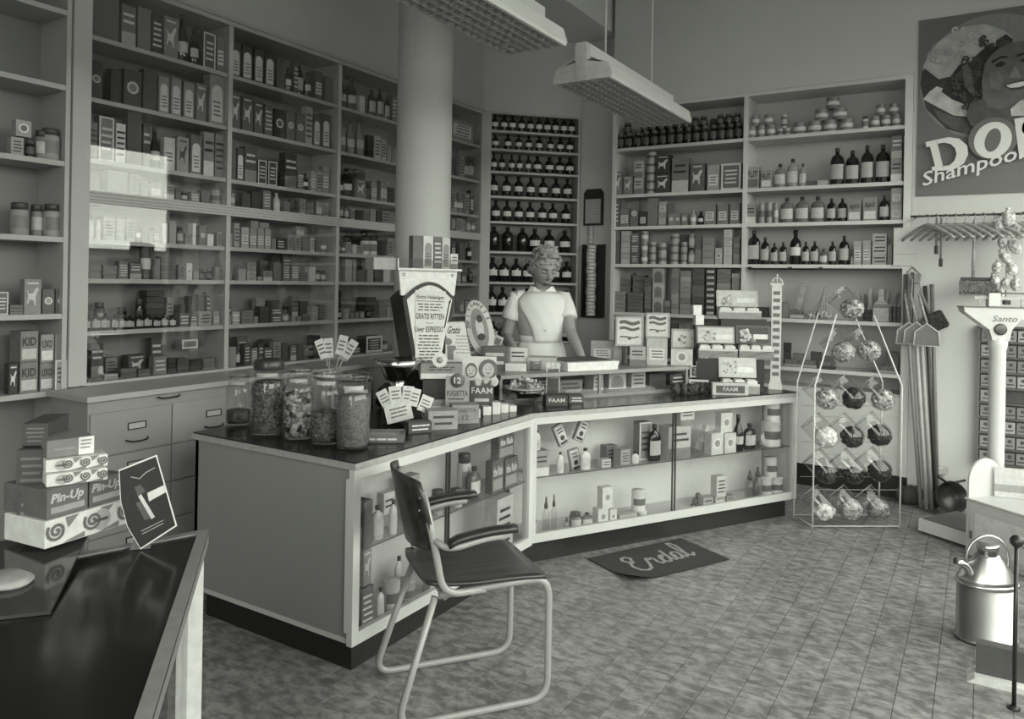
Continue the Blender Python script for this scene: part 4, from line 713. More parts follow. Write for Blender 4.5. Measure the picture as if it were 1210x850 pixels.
# --- packets cluster on a black easel
p = onZ(476, 503, CT); e = empty('packet_display', (p.x, p.y, CT), face(476), 'black counter easel with a fan of white razor blade packets', 'display')
up([(-.10, .0), (.09, .02), (.06, .15), (-.1, .13)], .02, .06).build('easel', BLACK, e)
for i, (x, z_, a, w_, h) in enumerate(((-.085, .125, -28, .05, .075), (-.035, .14, -8, .055, .08), (.02, .14, 6, .05, .08), (.05, .13, 14, .045, .08), (.10, .10, 22, .055, .075), (-.02, .065, -14, .12, .085))):
    d = MB().box(-w_/2, w_/2, -.004, .002, -h/2, h/2).build('packet', mat(.6), e); d.location = (x, -.0-.004*i, z_); d.rotation_euler = (R(-10), R(a), 0); k = MB(); scribble(k, -w_*.35, w_*.35, -h*.3, h*.3, -.0046, 3); k.build('print', mat(.15), d)
cb(498, 508, 500, 472, .25, 'l', 'small grey packet tucked behind the blade packet easel', push=.1)
# --- low trays
def tray(px, py, w, dd, h, rz, lb, dark=.12, inner=.35):
    p = onZ(px, py, CT); e = empty('open_tray_box', (p.x, p.y, CT), YAW+R(rz), lb, 'box')
    MB().box(-w/2, w/2, 0, dd, 0, .004).box(-w/2, w/2, 0, .003, .0, h).box(-w/2, w/2, dd-.003, dd, 0, h).box(-w/2, -w/2+.003, .003, dd-.003, 0, h).box(w/2-.003, w/2, .003, dd-.003, 0, h).build('tray', mat(dark), e)
    MB().box(-w/2+.004, w/2-.004, .004, dd-.004, .004, h*.6).build('lining', mat(inner), e); k = MB(); scribble(k, -w*.45, w*.45, h*.2, h*.8, -.0006, 1); k.build('print', mat(.5), e)
tray(452, 524, .17, .13, .032, 5, 'shallow dark open box with pale lining beside the last jar')
cb(482, 511, 512, 499, .06, 'l', 'flat dark lettered box lying before the blade packets', rz=20, d=.06)
cb(506, 541, 508, 486, .28, 'l', 'grey printed carton with raised lid on the counter edge', rz=12, d=.1)
cb(506, 532, 492, 473, .24, 'p', 'raised grey lid with white patch behind the grey carton', rz=12, d=.02)
o = cb(534, 566, 501, 479, .24, '', 'grey box with dark capitals and the number 12 on the counter edge', rz=10, d=.09)
wd2 = o.dimensions.x if 0 else 32*dep(onZ(550, 501, CT))/F; k = MB(); textmb('FUGIETTA', .018, wd2*.8, 0, -.0008, 0, .062, mb=k, bold=.018); textmb('12', .022, .03, 0, -.0008, 0, .028, mb=k, bold=.018); k.build('lettering', mat(.08), o)
# display card FUGIETTA with disc 12
o = cb(526, 554, 493, 445, .28, '', 'grey display card with a round dark emblem numbered 12', d=.01, name='display_card', cat='card')
W_ = 28*dep(onZ(540, 493, CT))/F; k = MB(); textmb('FUGIETTA', .026, W_*.88, 0, -.0008, 0, .115, mb=k, bold=.018); scribble(k, -W_*.35, W_*.35, .08, .095, -.0008, 1); k.build('lettering', mat(.05), o)
MB().lathe([(.035, 0), (.035, .004)], seg=20, M=Matrix.Translation((0, -.001, .178)) @ M90).build('emblem', mat(.12), o); textmb('12', .03, .035, 0, -.0062, 0, .178, bold=.018).build('number', mat(.6), o)
# FAAM display with children's faces
o = cb(555, 583, 489, 450, .07, '', 'black sweets display carton topped by a card with children faces', d=.08, name='display_carton')
W_ = 28*dep(onZ(568, 486, CT))/F; H_ = .155
textmb('FAAM', .03, W_*.85, 0, -.0008, 0, .115, bold=.005).build('lettering', mat(.6), o); k = MB(); k.box(-W_*.3, W_*.3, -.0008, 0, .06, .075); k.build('label', mat(.45), o)
hc = up([(-.10, .15), (W_/2+.01, .15), (W_/2+.01, .285), (-.10, .285)], .004, .008).build('header_card', PAPER, o)
for (cx, cz, r) in ((-.055, .215, .032), (.03, .222, .042), (.02, .168, .02), (-.02, .16, .022), (.06, .16, .02)):
    k = up([(cx+r*1.15*math.cos(a)*(.8 if r == .032 else 1), cz+r*1.2*math.sin(a)) for a in [i*math.pi/8 for i in range(16)]], .000, .0038).build('hair', mat(.12 if r > .03 else .5), hc)
    up([(cx+r*.7*math.cos(a), cz-r*.1+r*.85*math.sin(a)) for a in [i*math.pi/8 for i in range(16)]], -.003, -.0004).build('face', mat(.42), hc)
    if r > .03:
        k = MB(); k.flat(disc(.003, cx-r*.28, cz), -.0034, ); k.flat(disc(.003, cx+r*.28, cz), -.0034); k.ribbon([(cx-r*.25, cz-r*.42), (cx, cz-r*.5), (cx+r*.25, cz-r*.42)], .003, -.0032); k.build('features', mat(.08), hc)
# flat box, its support and sun emblem
o1 = cb(499, 526, 489, 448, .05, '', 'dark box standing under the long banded packet box', d=.09, push=.0)
zt = CT+.0006+o1.dimensions.z if 0 else C0.z+ray(521, 448).z/F*dep(onZ(521, 490, CT))
o2 = cb(497, 546, 466, 428, .24, 's', 'long grey packet box with a pale band beside the scale', z=zt+.001, d=.09, push=0) if 0 else None
D_ = dep(onZ(521, 490, CT)); W_ = 49*D_/F; o2 = make_box(W_, .075, .085, .24, 's', 'carton'); q = onZ(521, 490, CT); o2.location = (q.x, q.y, zt+.001); o2.rotation_euler = (0, 0, face(521)); tag(o2, 'long grey packet box with a pale band beside the scale', 'box')
k = MB(); pts = []
for i in range(36): r = .04 if i % 2 else .033; pts.append((r*math.cos(i*math.pi/18), r*math.sin(i*math.pi/18)))
su = up(pts, 0, .004).build('sun_emblem', mat(.6), None); su.location = q+Vector((math.sin(YAW)*.02-.01, -math.cos(YAW)*.02, zt+.095-CT)); su.rotation_euler = (0, 0, face(519)); MB().lathe([(.016, 0), (.016, .002)], seg=16, M=Matrix.Translation((0, 0, 0)) @ M90).build('centre', mat(.3), su); tag(su, 'small white sun-shaped disc sign above the banded packet box', 'sign')
# Gratis card
def quadcard(pts, push, name, m, lb, cat, th=.003, base=None):
    """a stiff card through four photo corners at one distance; a real upright plane facing the viewer"""
    mx = sum(p[0] for p in pts)/4; pl = Pl(base.x, base.y, math.degrees(face(mx))); v = [pl.on(x, y, push) for x, y in pts]
    loc = [((q-pl.o).dot(pl.ex), q.z) for q in v]; o = up(loc, push, push+th).build(name, m); o.location = (pl.o.x, pl.o.y, 0); o.rotation_euler = (0, 0, pl.r); tag(o, lb, cat); return o, pl, loc
gb = onZ(545, 484, CT)
o, pl, L = quadcard([(523, 483), (567, 479), (549, 380), (520, 381)][::1], 0, 'showcard', PAPER, 'white spiral-topped slanting showcard leaning beside the scale', 'card', base=gb)
def lp(x, y): q = pl.on(x, y, 0); return ((q-pl.o).dot(pl.ex), q.z)
k = MB(); a = lp(529, 391); b_ = lp(544, 389); textmb('Gratis', .04, b_[0]-a[0]+.0, .25, -.001, (a[0]+b_[0])/2, (a[1]+b_[1])/2, mb=k, bold=.018); k.build('lettering', mat(.06), o)
k = MB()
for i in range(6): a = lp(540, 397+i*4); scribble(k, a[0]-.01, a[0]+.07+i*.004, a[1]-.007, a[1]+.007, -.001, 1)
k.build('print', mat(.3), o)
k = MB(); a = lp(530, 404); k.flat(disc(.018, a[0], a[1]), -.001); c_ = lp(526, 396); k.ribbon([a, c_], .006, -.001); a, b_ = lp(529, 413), lp(538, 423); k.flat([(a[0], b_[1]-.01), (b_[0]-.01, b_[1]-.01), (b_[0]-.01, a[1]-.01), (b_[0]+.005, a[1]), (b_[0], a[1]+.02), (a[0]-.004, a[1]+.02)], -.001); k.build('picture', mat(.18), o)
k = MB()
for i in range(9): a = lp(521.5+i*3.4, 380); k.tube([(a[0], -.004, a[1]-.006), (a[0], 0, a[1]+.006), (a[0], .006, a[1]-.004)], .0015, 5)
k.build('spiral', mat(.4, .3, 1), o)
# oval sign
ob_ = onZ(572, 468, CT); pl = Pl(ob_.x, ob_.y, math.degrees(face(566))); cq = pl.on(567, 388, 0); cx, cz = (cq-pl.o).dot(pl.ex), cq.z; D_ = dep(ob_); ra, rb = 15.5*D_/F, 34*D_/F
def ov(ka, kb, n=28, a0=0): 
    t = R(14); return [(cx+math.cos(t)*ra*ka*math.cos(a0+2*math.pi*i/n)+math.sin(t)*-rb*kb*math.sin(a0+2*math.pi*i/n), cz+math.cos(t)*rb*kb*math.sin(a0+2*math.pi*i/n)+math.sin(t)*ra*ka*math.cos(a0+2*math.pi*i/n)) for i in range(n)]
sg = up(ov(1, 1), 0, .006).build('oval_sign', PAPER); sg.location = (pl.o.x, pl.o.y, 0); sg.rotation_euler = (0, 0, pl.r); tag(sg, 'white oval upright sign with lettered rim and a figure in its middle', 'sign')
MB().flat(ov(.62, .72), -.001).build('centre_panel', mat(.25), sg)
k = MB(); k.flat([(x, z) for x, z in ov(.3, .35)], -.0016); k.build('figure', mat(.55), sg); k = MB(); k.flat([(x-.004, z+.055) for x, z in ov(.22, .14)], -.002); k.flat([(x+.01, z-.05) for x, z in ov(.3, .12)], -.002); k.build('hair', mat(.06), sg)
k = MB(); word = 'ZWITSANESE'
rim = ov(.82, .87, 40)
for i, chh in enumerate(word):
    idx = (19-int(i*1.9)) % 40; x, z = rim[idx]; x2, z2 = rim[(idx-1) % 40]; an = math.atan2(z2-z, x2-x); t_m = textmb(chh, .020, None, 0, 0, 0, 0, bold=.018)
    Mx = Matrix.Translation((x, -.002, z)) @ Matrix.Rotation(-an, 4, 'Y'); k.add(t_m.v, t_m.f, False, Mx)
k.build('lettering', mat(.05), sg)
up([(cx-.03, CT+.001), (cx+.04, CT+.001), (cx+.02, cz), (cx-.01, cz)], .008, .03).build('strut', mat(.2), sg)
# boxes to the right of the oval sign
PK = onZ(590, 462, CT)
o = cb(583, 602, 462, 413, .26, 'l', 'grey carton at the left end of the glass case', d=.1, push=-.0)
b3 = PCB.w(.05, .42, .942)
cs = lambda x0, x1, yb, yt, t, st, lb, **k: cb(x0, x1, yb, yt, t, st, lb, z=.9405, **k)
o = cs(570, 600, 438, 410, .14, 'l', 'dark grey box with packets on it behind the oval sign', d=.08, rz=-10)
for i, (x, a, t) in enumerate(((572, -20, .5), (580, 10, .55), (588, 25, .4), (577, 35, .1))):
    q = pl.on(x, 402+i, .12); d = MB().box(-.025, .025, -.006, .006, -.035, .035).build('packet', mat(t)); d.location = q; d.rotation_euler = (R(-10), R(a), pl.r); MB().box(-.018, .018, -.0066, -.006, -.02, .02).build('print', mat(.12), d); tag(d, '%s tilted packet, %s of those piled beside the oval sign' % (tone(t), ORD[i+1]), 'packet', 'packets beside the oval sign')
# small packets in rows at the counter bend
for i, (x0, x1, yb, yt) in enumerate(((556, 568, 494, 484), (571, 580.5, 491, 481), (582, 591.5, 490, 476), (592, 601, 488, 478), (602, 610.5, 487, 480))):
    cb(x0, x1, yb, yt, .58, '', 'small white packet, %s from left in the row at the counter bend' % ORD[i+1], d=.06, rz=14, name='packet', grp='white packets at the counter bend')
tray(578, 484, .2, .1, .03, 14, 'long dark printed tray box behind the small white packets', .07, .3)
# bowl of wrapped sweets
p = onZ(619, 481, CT); D_ = dep(p); r = 25*D_/F; bw_ = empty('glass_bowl', (p.x-math.sin(YAW)*r, p.y+math.cos(YAW)*r, CT), 0, 'round cut glass bowl of wrapped sweets before the glass case', 'bowl')
MB().lathe([(r*.5, .002), (r*.55, .01), (r*.9, .05), (r, .085), (r*.97, .085), (r*.86, .052), (r*.5, .014), (.001, .01)], seg=24).build('bowl', GLJ, bw_); MB().lathe([(r*1.0, .083), (r*1.02, .087), (r*.99, .09)], seg=24).build('rim', mat(.3, .2), bw_)
rj = random.Random(4); n_ = 0
mt_ = [speckle(.3, .75, 120, .3, 'foil_wrap'), speckle(.12, .5, 120, .3, 'foil_wrap')]
for i in range(34):
    a = rj.uniform(0, 6.28); q = r*.78*math.sqrt(rj.random()); z_ = .05+rj.random()*.05+.045*(1-q/r); k = MB(); k.ball((0, 0, 0), .018, 8, 5, (1, .8, .7)); k.lathe([(.003, .012), (.012, .028)], seg=6, M=Matrix.Rotation(R(90), 4, 'Y')); k.lathe([(.003, .012), (.012, .028)], seg=6, M=Matrix.Rotation(R(-90), 4, 'Y'))
    o = k.build('wrapped_sweet', mt_[i % 2]); o.location = (bw_.location.x+q*math.cos(a), bw_.location.y+q*math.sin(a), CT+z_); o.rotation_euler = (rj.uniform(-1, 1), rj.uniform(-1, 1), a); tag(o, 'twisted foil-wrapped sweet in the round glass bowl', 'sweet', 'wrapped sweets in the glass bowl')
# FAAM box and FAAM card
o = cb(645, 671, 480, 468, .05, '', 'flat black box with white capitals on the counter front', rz=12, d=.1, name='flat_box'); W_ = 26*dep(onZ(658, 480, CT))/F; textmb('FAAM', .022, W_*.75, 0, -.0008, 0, .03, bold=.018).build('lettering', mat(.45), o)
o = cb(672, 690, 477, 468, .08, 'l', 'second flat dark box right of the black lettered box', rz=12, d=.1, name='flat_box')
o = cb(645, 661, 476, 441, .09, '', 'small dark scallop-topped card with white border beside the sweet bowl', z=CT+.0, d=.01, name='display_card', cat='card', push=.13); W_ = 16*dep(onZ(653, 470, CT))/F
k = MB(); H_ = .19; k.box(-W_/2, -W_/2+.006, -.001, 0, 0, H_).box(W_/2-.006, W_/2, -.001, 0, 0, H_).box(-W_/2, W_/2, -.03, 0, 0, .006); k.build('border', mat(.6), o); textmb('FAAM', .02, W_*.7, 0, -.0008, 0, .125, bold=.018).build('lettering', mat(.55), o)
for x in (-.025, 0, .025): up(disc(.018, x, .19), -.003, .001).build('scallop', mat(.55), o)
# --- on the glass case
cs(600, 623, 436, 411, .5, 's', 'pale square packet with a dark lid by the woman', d=.07); cs(597, 622, 439, 430, .6, '', 'small stacked white saucer box on the case', d=.08)
o = cs(623, 657, 437, 423, .42, '', 'plain pale box on the case before the woman', d=.12, rz=-4)
p = onZ(632, 436, .9405); k = MB().lathe([(.03, 0), (.036, .05), (.034, .052), (.028, .004), (.001, .003)], seg=18); o = k.build('glass_tumbler', GLJ); o.location = p+Vector((.03, -.045, 0)); tag(o, 'small ribbed glass tumbler before the pale box', 'glass')
# long white box
p0 = onZ(668, 437, .9405); wb = empty('flat_box', PCB.w(PCB.lx(PCB.at(700, .94, .32)), .31, .9406), PCB.r, 'large flat white box with a dark slanting lid on the case', 'box')
Wb = (PCB.lx(PCB.at(744, .94, .32))-PCB.lx(PCB.at(686, .94, .32)))
MB().box(-Wb/2, Wb/2, 0, .28, 0, .045).build('box_body', mat(.7), wb); MB().box(-Wb/2-.004, Wb/2+.004, -.004, .284, .03, .05).build('box_lid', mat(.66), wb); MB().box(-Wb/2+.01, Wb/2-.02, .03, .27, .05, .054).build('lid_picture', mat(.1), wb)
ca = [(698, 725, 428, 403, .34, 'p', 'pale carton with printed heading left of the framed labels'), (725, 741, 429, 408, .4, '', 'plain pale carton with sloping lid'), (744, 762.5, 433, 410, .36, 's', 'pale printed carton below the left framed label'), (764, 788, 432, 400, .42, 'p', 'pale double carton below the right framed label'), (793, 818, 432, 413, .5, 'd', 'white carton with leaf emblem right of the framed labels')]
for x0, x1, yb, yt, t, st, lb in ca: cs(x0, x1, yb, yt, t, st, lb, d=.07)
def framed(px0, px1, y0, y1, lb, pic=0):
    base = PCB.w(PCB.lx(PCB.at((px0+px1)/2, .94, .5)), .5, 0); pl = Pl(base.x, base.y, math.degrees(PCB.r)-22); a = pl.on(px0, y1, 0); b = pl.on(px1, y0, 0); w_ = (b-a).dot(pl.ex); h = b.z-a.z
    e = empty('framed_label', (a.x, a.y, a.z), pl.r, lb, 'framed card'); F_ = mat(.3)
    MB().box(0, w_, 0, .012, 0, h).build('backing', mat(.5), e); MB().box(0, w_, -.004, 0, h-.012, h).build('frame', F_, e); MB().box(0, w_, -.004, 0, 0, .01).build('frame', F_, e); MB().box(0, .01, -.004, 0, .01, h-.012).build('frame', F_, e); MB().box(w_-.01, w_, -.004, 0, .01, h-.012).build('frame', F_, e)
    k = MB()
    if not pic:
        for zz, amp, wd in ((.78, .035, .028), (.58, .035, .022), (.3, .02, .012)):
            pts = [(w_*(.18+.64*t), h*zz+h*amp*math.sin(t*math.pi*2+.5)) for t in [i/10 for i in range(11)]]; k.ribbon(pts, h*wd*4, -.001)
        k.flat(disc(h*.06, w_*.5, h*.26), -.0015)
    else:
        rq = random.Random(9)
        for _ in range(14): k.flat(disc(h*rq.uniform(.03, .08), w_*rq.uniform(.25, .75), h*rq.uniform(.25, .7), 7), -.001)
    k.build('print', mat(.09 if not pic else .25), e)
    MB().box(w_*.3, w_*.36, .012, .04, -(a.z-.9405)+.0, .02).build('prop', mat(.1), e)
framed(727, 760.5, 374, 409, 'left framed label card with flag-like ornaments on the case'); framed(762.5, 791.5, 370, 399, 'right framed label card with flag-like ornaments on the case'); framed(793, 828, 389, 412, 'pale open lid with faint flower picture right of the framed labels', 1)
# small crate display, FAAM box, dark clump
o = cb(814, 837, 461, 449, .25, 'f', 'small grey sweets box with white frame before the black stand', d=.06); D_ = dep(onZ(825, 461, CT)); 
o = make_box(.1, .075, .03, .06, 'f', 'display_carton'); q = onZ(825, 461, CT); o.location = (q.x-.01, q.y+.025, CT+.075); o.rotation_euler = (0, 0, face(825)); tag(o, 'dark open packet carton with white edges on the small grey box', 'box')
k = MB(); rq = random.Random(2)
for _ in range(12): k.ball((rq.uniform(-.05, .05), 0, .075+rq.uniform(0, .05)), .012, 6, 4, (1, .5, 1))
k.build('wrapped_tops', speckle(.15, .6, 90), o)['kind'] = 'stuff'
o = cb(842, 884, 467, 453, .45, '', 'long white-edged box with dark lettered label at the counter front', d=.05, rz=14, name='flat_box'); W_ = 42*dep(onZ(863, 467, CT))/F; MB().box(-W_*.4, W_*.4, -.0008, 0, .01, .055).build('label', mat(.08), o); textmb('FAAM', .025, W_*.4, 0, -.0016, 0, .035, bold=.005).build('lettering', mat(.5), o)
for i, px in enumerate((797, 807, 817, 827, 836)):
    p = onZ(px, 466-i*.5, CT); k = MB(); rq = random.Random(i)
    for _ in range(14): k.ball((rq.uniform(-.022, .022), rq.uniform(-.02, .02), .02+rq.uniform(0, .035)), .017, 6, 4)
    o = k.build('natural_sponge', speckle(.02, .08, 90, .8)); o.location = (p.x, p.y, CT-.002); tag(o, 'small dark natural sponge, %s from left before the glass case' % ORD[i+1], 'sponge', 'dark sponges on the counter')
# --- black stepped stand with open soap boxes
s0, s1 = PCB.lx(PCB.at(818, .9, .3)), PCB.lx(PCB.at(904, .9, .3)); st = empty('stepped_stand', PCB.w(1.55, .20, CT), face(865, 10), 'black stepped display stand at the right end of the counter', 'display stand'); hw = (s1-s0)/2
hw = .205; PST = Pl(st.location.x, st.location.y, math.degrees(face(865, 10)))
MB().box(-hw, hw, .0, .13, 0, .20).build('lower_step', BLACK, st); MB().box(-hw, hw*.8, .14, .28, 0, .40).build('upper_step', BLACK, st); MB().box(-hw*.2, hw*1.2, .14, .28, .401, .445).build('top_board', BLACK, st)
def soapbox(px0, px1, yt, yl, yb, sb, z, lb, t=.35, inner=.5):
    mx = (px0+px1)/2; p = PST.at(mx, z, sb); D = dep(p); w_ = (px1-px0)*D/F; hl = (yl-yt)*D/F; hb_ = (yb-yl)*D/F
    e = empty('open_soap_box', (p.x, p.y, z+.0006), PST.r, lb, 'box')
    dd = .1; M = Matrix.Translation((0, dd, hb_)) @ Matrix.Rotation(R(-12), 4, 'X')
    MB().box(-w_/2, w_/2, 0, dd, 0, hb_*.55).build('box_body', mat(t), e); MB().box(-w_/2, w_/2, -.0, .004, 0, hb_*.7).build('front_flap', mat(.55), e)
    l = MB().box(-w_/2, w_/2, 0, .006, 0, hl, M).build('lid', mat(t), e); MB().box(-w_/2+.01, w_/2-.01, -.002, 0, .006, hl-.01, M).build('lid_picture', mat(inner), e)
    k = MB(); rq = random.Random(int(px0))
    for _ in range(26): k.flat(disc(rq.uniform(.007, .016), rq.uniform(-w_*.38, 0), rq.uniform(hl*.15, hl*.75), 7), -.0028-rq.random()*.001, M)
    k.build('flower_print', speckle(.12, .6, 60), l)
    MB().box(.0, w_*.42, -.0045, -.004, hl*.25, hl*.52, M).build('label', mat(.66), l)
    for i in range(3): MB().box(-w_/2+.008+i*w_/3.1, -w_/2+.002+(i+.92)*w_/3.1, .01, dd-.01, hb_*.55, hb_*.95, bev=.008).build('soap_bar', mat(.6, .4), e)
zA, zB = CT+.4455, CT+.2005
soapbox(850, 899, 343, 363, 377, .15, zA, 'open box of three soaps with bouquet lid on the top step', .45); soapbox(826, 871, 383, 404, 420, .015, zB, 'open box of three soaps with bouquet lid, left on the middle step', .25)
soapbox(874, 914, 382, 404, 421, .012, zB, 'open box of three soaps with dark bouquet lid, right on the middle step', .12, .06); soapbox(853, 897, 423, 447, 464, -.125, CT, 'open box of three soaps with pale lid at the foot of the stand', .5)
for x0, x1, yb, yt, lb in ((822, 832, 366, 354, 'lower'), (819.5, 829, 354, 343, 'upper')):
    D = dep(PST.at(826, zA, .16)); pp = PST.at((x0+x1)/2, zA, .16); h = 11.5*D/F; o = make_box(10*D/F, h, .05, .7, '', 'packet'); o.location = (pp.x, pp.y, CT+.402+(h+.001 if lb == 'upper' else 0)); o.rotation_euler = (0, 0, PCB.r-.4); tag(o, '%s small white packet on the black stand' % lb, 'packet')
# --- white tower display
p = onZ(916, 460, CT); D = dep(p); tw = 15.5*D/F; H = C0.z+ray(912, 337).z/F*D-CT; tr = empty('tower_display', (p.x, p.y, CT), face(915), 'tall narrow white tower display with small dark windows and a crown', 'display')
k = MB().box(-tw*.36, tw*.36, -.0, .03, .0, H); MB().box(-tw*.5, tw*.5, -.02, .04, 0, .012).build('foot', mat(.6), tr); k.build('tower', mat(.62), tr)
up([(-tw*.5, .012), (tw*.5, .012), (tw*.37, .07), (-tw*.37, .07)], -.002, .032).build('flared_base', mat(.62), tr)
MB().box(-tw*.5, tw*.5, -.006, .036, H, H+.012).build('cornice', mat(.6), tr)
cr_ = MB(); cr_.tube([(tw*.4*math.cos(R(a)), .01, H+.012+.035*math.sin(R(a))) for a in range(0, 181, 20)], .004, 6); cr_.tube([(0, .01, H+.012), (0, .01, H+.062)], .004, 6); cr_.tube([(-tw*.2, .01, H+.012), (-tw*.24, .01, H+.04), (0, .01, H+.05), (tw*.24, .01, H+.04), (tw*.2, .01, H+.012)], .003, 6); cr_.ball((0, .01, H+.065), .007); cr_.build('crown', mat(.6), tr)
for i in range(12): zz = .085+(H-.1)*i/12; MB().box(-tw*.24, tw*.24, -.002, 0, zz, zz+(H-.1)/12*.5).build('window', mat(.16), tr)
# board and paper-roll rack on the little corner wall
PN = Pl(0, YN, 0)
def wrect(x0, x1, y0, y1): a = PN.on(x0, y1); b = PN.on(x1, y0); return a.x, b.x, a.z, b.z
x0, x1, z0, z1 = wrect(690.5, 714, 223, 267); e = empty('wall_chart', (x0, YN, z0), 0, 'black framed list board with rounded top on the corner wall', 'board')
w_, h_ = x1-x0, z1-z0
up([(0, 0), (w_, 0), (w_, h_*.88), (w_*.85, h_), (w_*.15, h_), (0, h_*.88)], -.02, -.001).build('frame', BLACK, e); k = MB().box(w_*.1, w_*.88, -.022, -.02, h_*.06, h_*.72); l = k.build('list', mat(.42), e); k = MB()
for i in range(12): k.box(w_*.14, w_*.84, -.0226, -.022, h_*(.09+i*.052), h_*(.097+i*.052))
k.build('ruled_lines', mat(.15), l)
x0, x1, z0, z1 = wrect(689, 716, 289, 373); e = empty('spool_rack', (x0, YN, z0), 0, 'tall black wall rack holding a column of pale spools', 'rack'); w_, h_ = x1-x0, z1-z0
MB().box(0, w_, -.012, -.001, 0, h_).build('back_board', BLACK, e); MB().box(0, .01, -.05, -.012, 0, h_).build('side_rail', BLACK, e); MB().box(w_-.01, w_, -.05, -.012, 0, h_).build('side_rail', BLACK, e); MB().box(0, w_, -.05, -.012, -.012, -.0).build('foot_rail', BLACK, e)
rs_ = .043
for i in range(20):
    zz = z0+.006+i*(h_-.01)/20; o = MB().lathe([(rs_, 0), (rs_*1.06, .004), (rs_*.9, .008), (rs_*.9, .02), (rs_*1.06, .024), (rs_, .0265)], seg=14).build('spool', mat(.62, .4)); o.location = (x0+w_*.46+rnd.uniform(-.004, .004), YN-.05, zz); tag(o, 'pale tape spool, %s from bottom in the tall black wall rack' % ORD[i+1], 'spool', 'spools in the wall rack')
x_, _, za, zb_ = wrect(700, 701, 268, 288)
for i in range(4): o = MB().lathe([(.022, 0), (.024, .005), (.02, .01), (.024, (zb_-za)/4-.002)], seg=12).build('spool', mat(.5, .4)); o.location = (x_, YN-.03, za+i*(zb_-za)/4); tag(o, 'slim pale spool, %s from bottom above the black spool rack' % ORD[i+1], 'spool', 'slim spools above the rack')

# ================================================================ CEILING LIGHTS
def fixture(x0, x1, y0, y1, z, lb):
    e = empty('ceiling_light', ((x0+x1)/2, (y0+y1)/2, z), 0, lb, 'lamp', 'hanging fluorescent lights'); w_ = (x1-x0)/2; l = (y1-y0)/2; m = mat(.60, .35, var=.03, ns=6); md = mat(.5, .4)
    def side(s): 
        k = MB(); pr = [(s*w_, .0), (s*(w_+.004), .012), (s*(w_-.012), .075), (s*.045, .12), (s*.045, .125), (s*(w_-.008), .08), (s*(w_+.01), .012), (s*(w_+.004), 0)]
        vs = [(x, -l, zz) for x, zz in pr]+[(x, l, zz) for x, zz in pr]; n = len(pr); k.add(vs, [(i, i+1, n+i+1, n+i) for i in range(n-1)]+[tuple(range(n)), tuple(range(2*n-1, n-1, -1))]); return k
    for s in (-1, 1): side(s).build('reflector_side', m, e)
    MB().box(-.045, .045, -l, l, .11, .19).build('ballast_channel', m, e)
    for s in (-1, 1):
        up([(-w_-.005, .002), (w_+.005, .002), (w_+.012, .02), (w_-.008, .078), (.05, .10), (-.05, .10), (-w_+.008, .078), (-w_-.012, .02)], s*l-(0 if s < 0 else -.0)-.004, s*l+.004).build('end_plate', md, e)
        MB().box(-.03, .03, s*(l+.002)-.012, s*(l+.002)+.012, .0, .20).build('end_bracket', md, e)
        MB().tube([(0, s*l*.55, .19), (0, s*l*.55, ZC-z-.01)], .006, 6).build('suspension_rod', m, e)
    for x in (-.07, .07): MB().lathe([(.018, -l+.02), (.018, l-.02)], seg=10, M=Matrix.Translation((x, 0, .06)) @ Matrix.Rotation(R(-90), 4, 'X')).build('fluorescent_tube', mat(.7, .3), e)
    lm = mat(.42, .45)
    for i in range(7): x = -w_+.006+i*(2*w_-.012)/6; MB().box(x-.001, x+.001, -l+.01, l-.01, -.002, .034).build('louvre_blade', lm, e)
    n = 22; q = MB().box(-w_+.007, w_-.007, -.001, .001, -.001, .033).mesh('louvre_blade'); q.materials.append(lm)
    for i in range(n): o = bpy.data.objects.new('louvre_blade', q); COL.objects.link(o); o.parent = e; o.location = (0, -l+.03+i*(2*l-.06)/(n-1), 0)
fixture(-1.885, -1.59, 1.72, 2.985, 2.5, 'hanging white fluorescent light with grid louvre nearest the camera, cut by the frame')
fixture(-1.945, -1.625, 3.55, 4.80, 2.5, 'hanging white fluorescent light with grid louvre and visible end plate before the back wall')

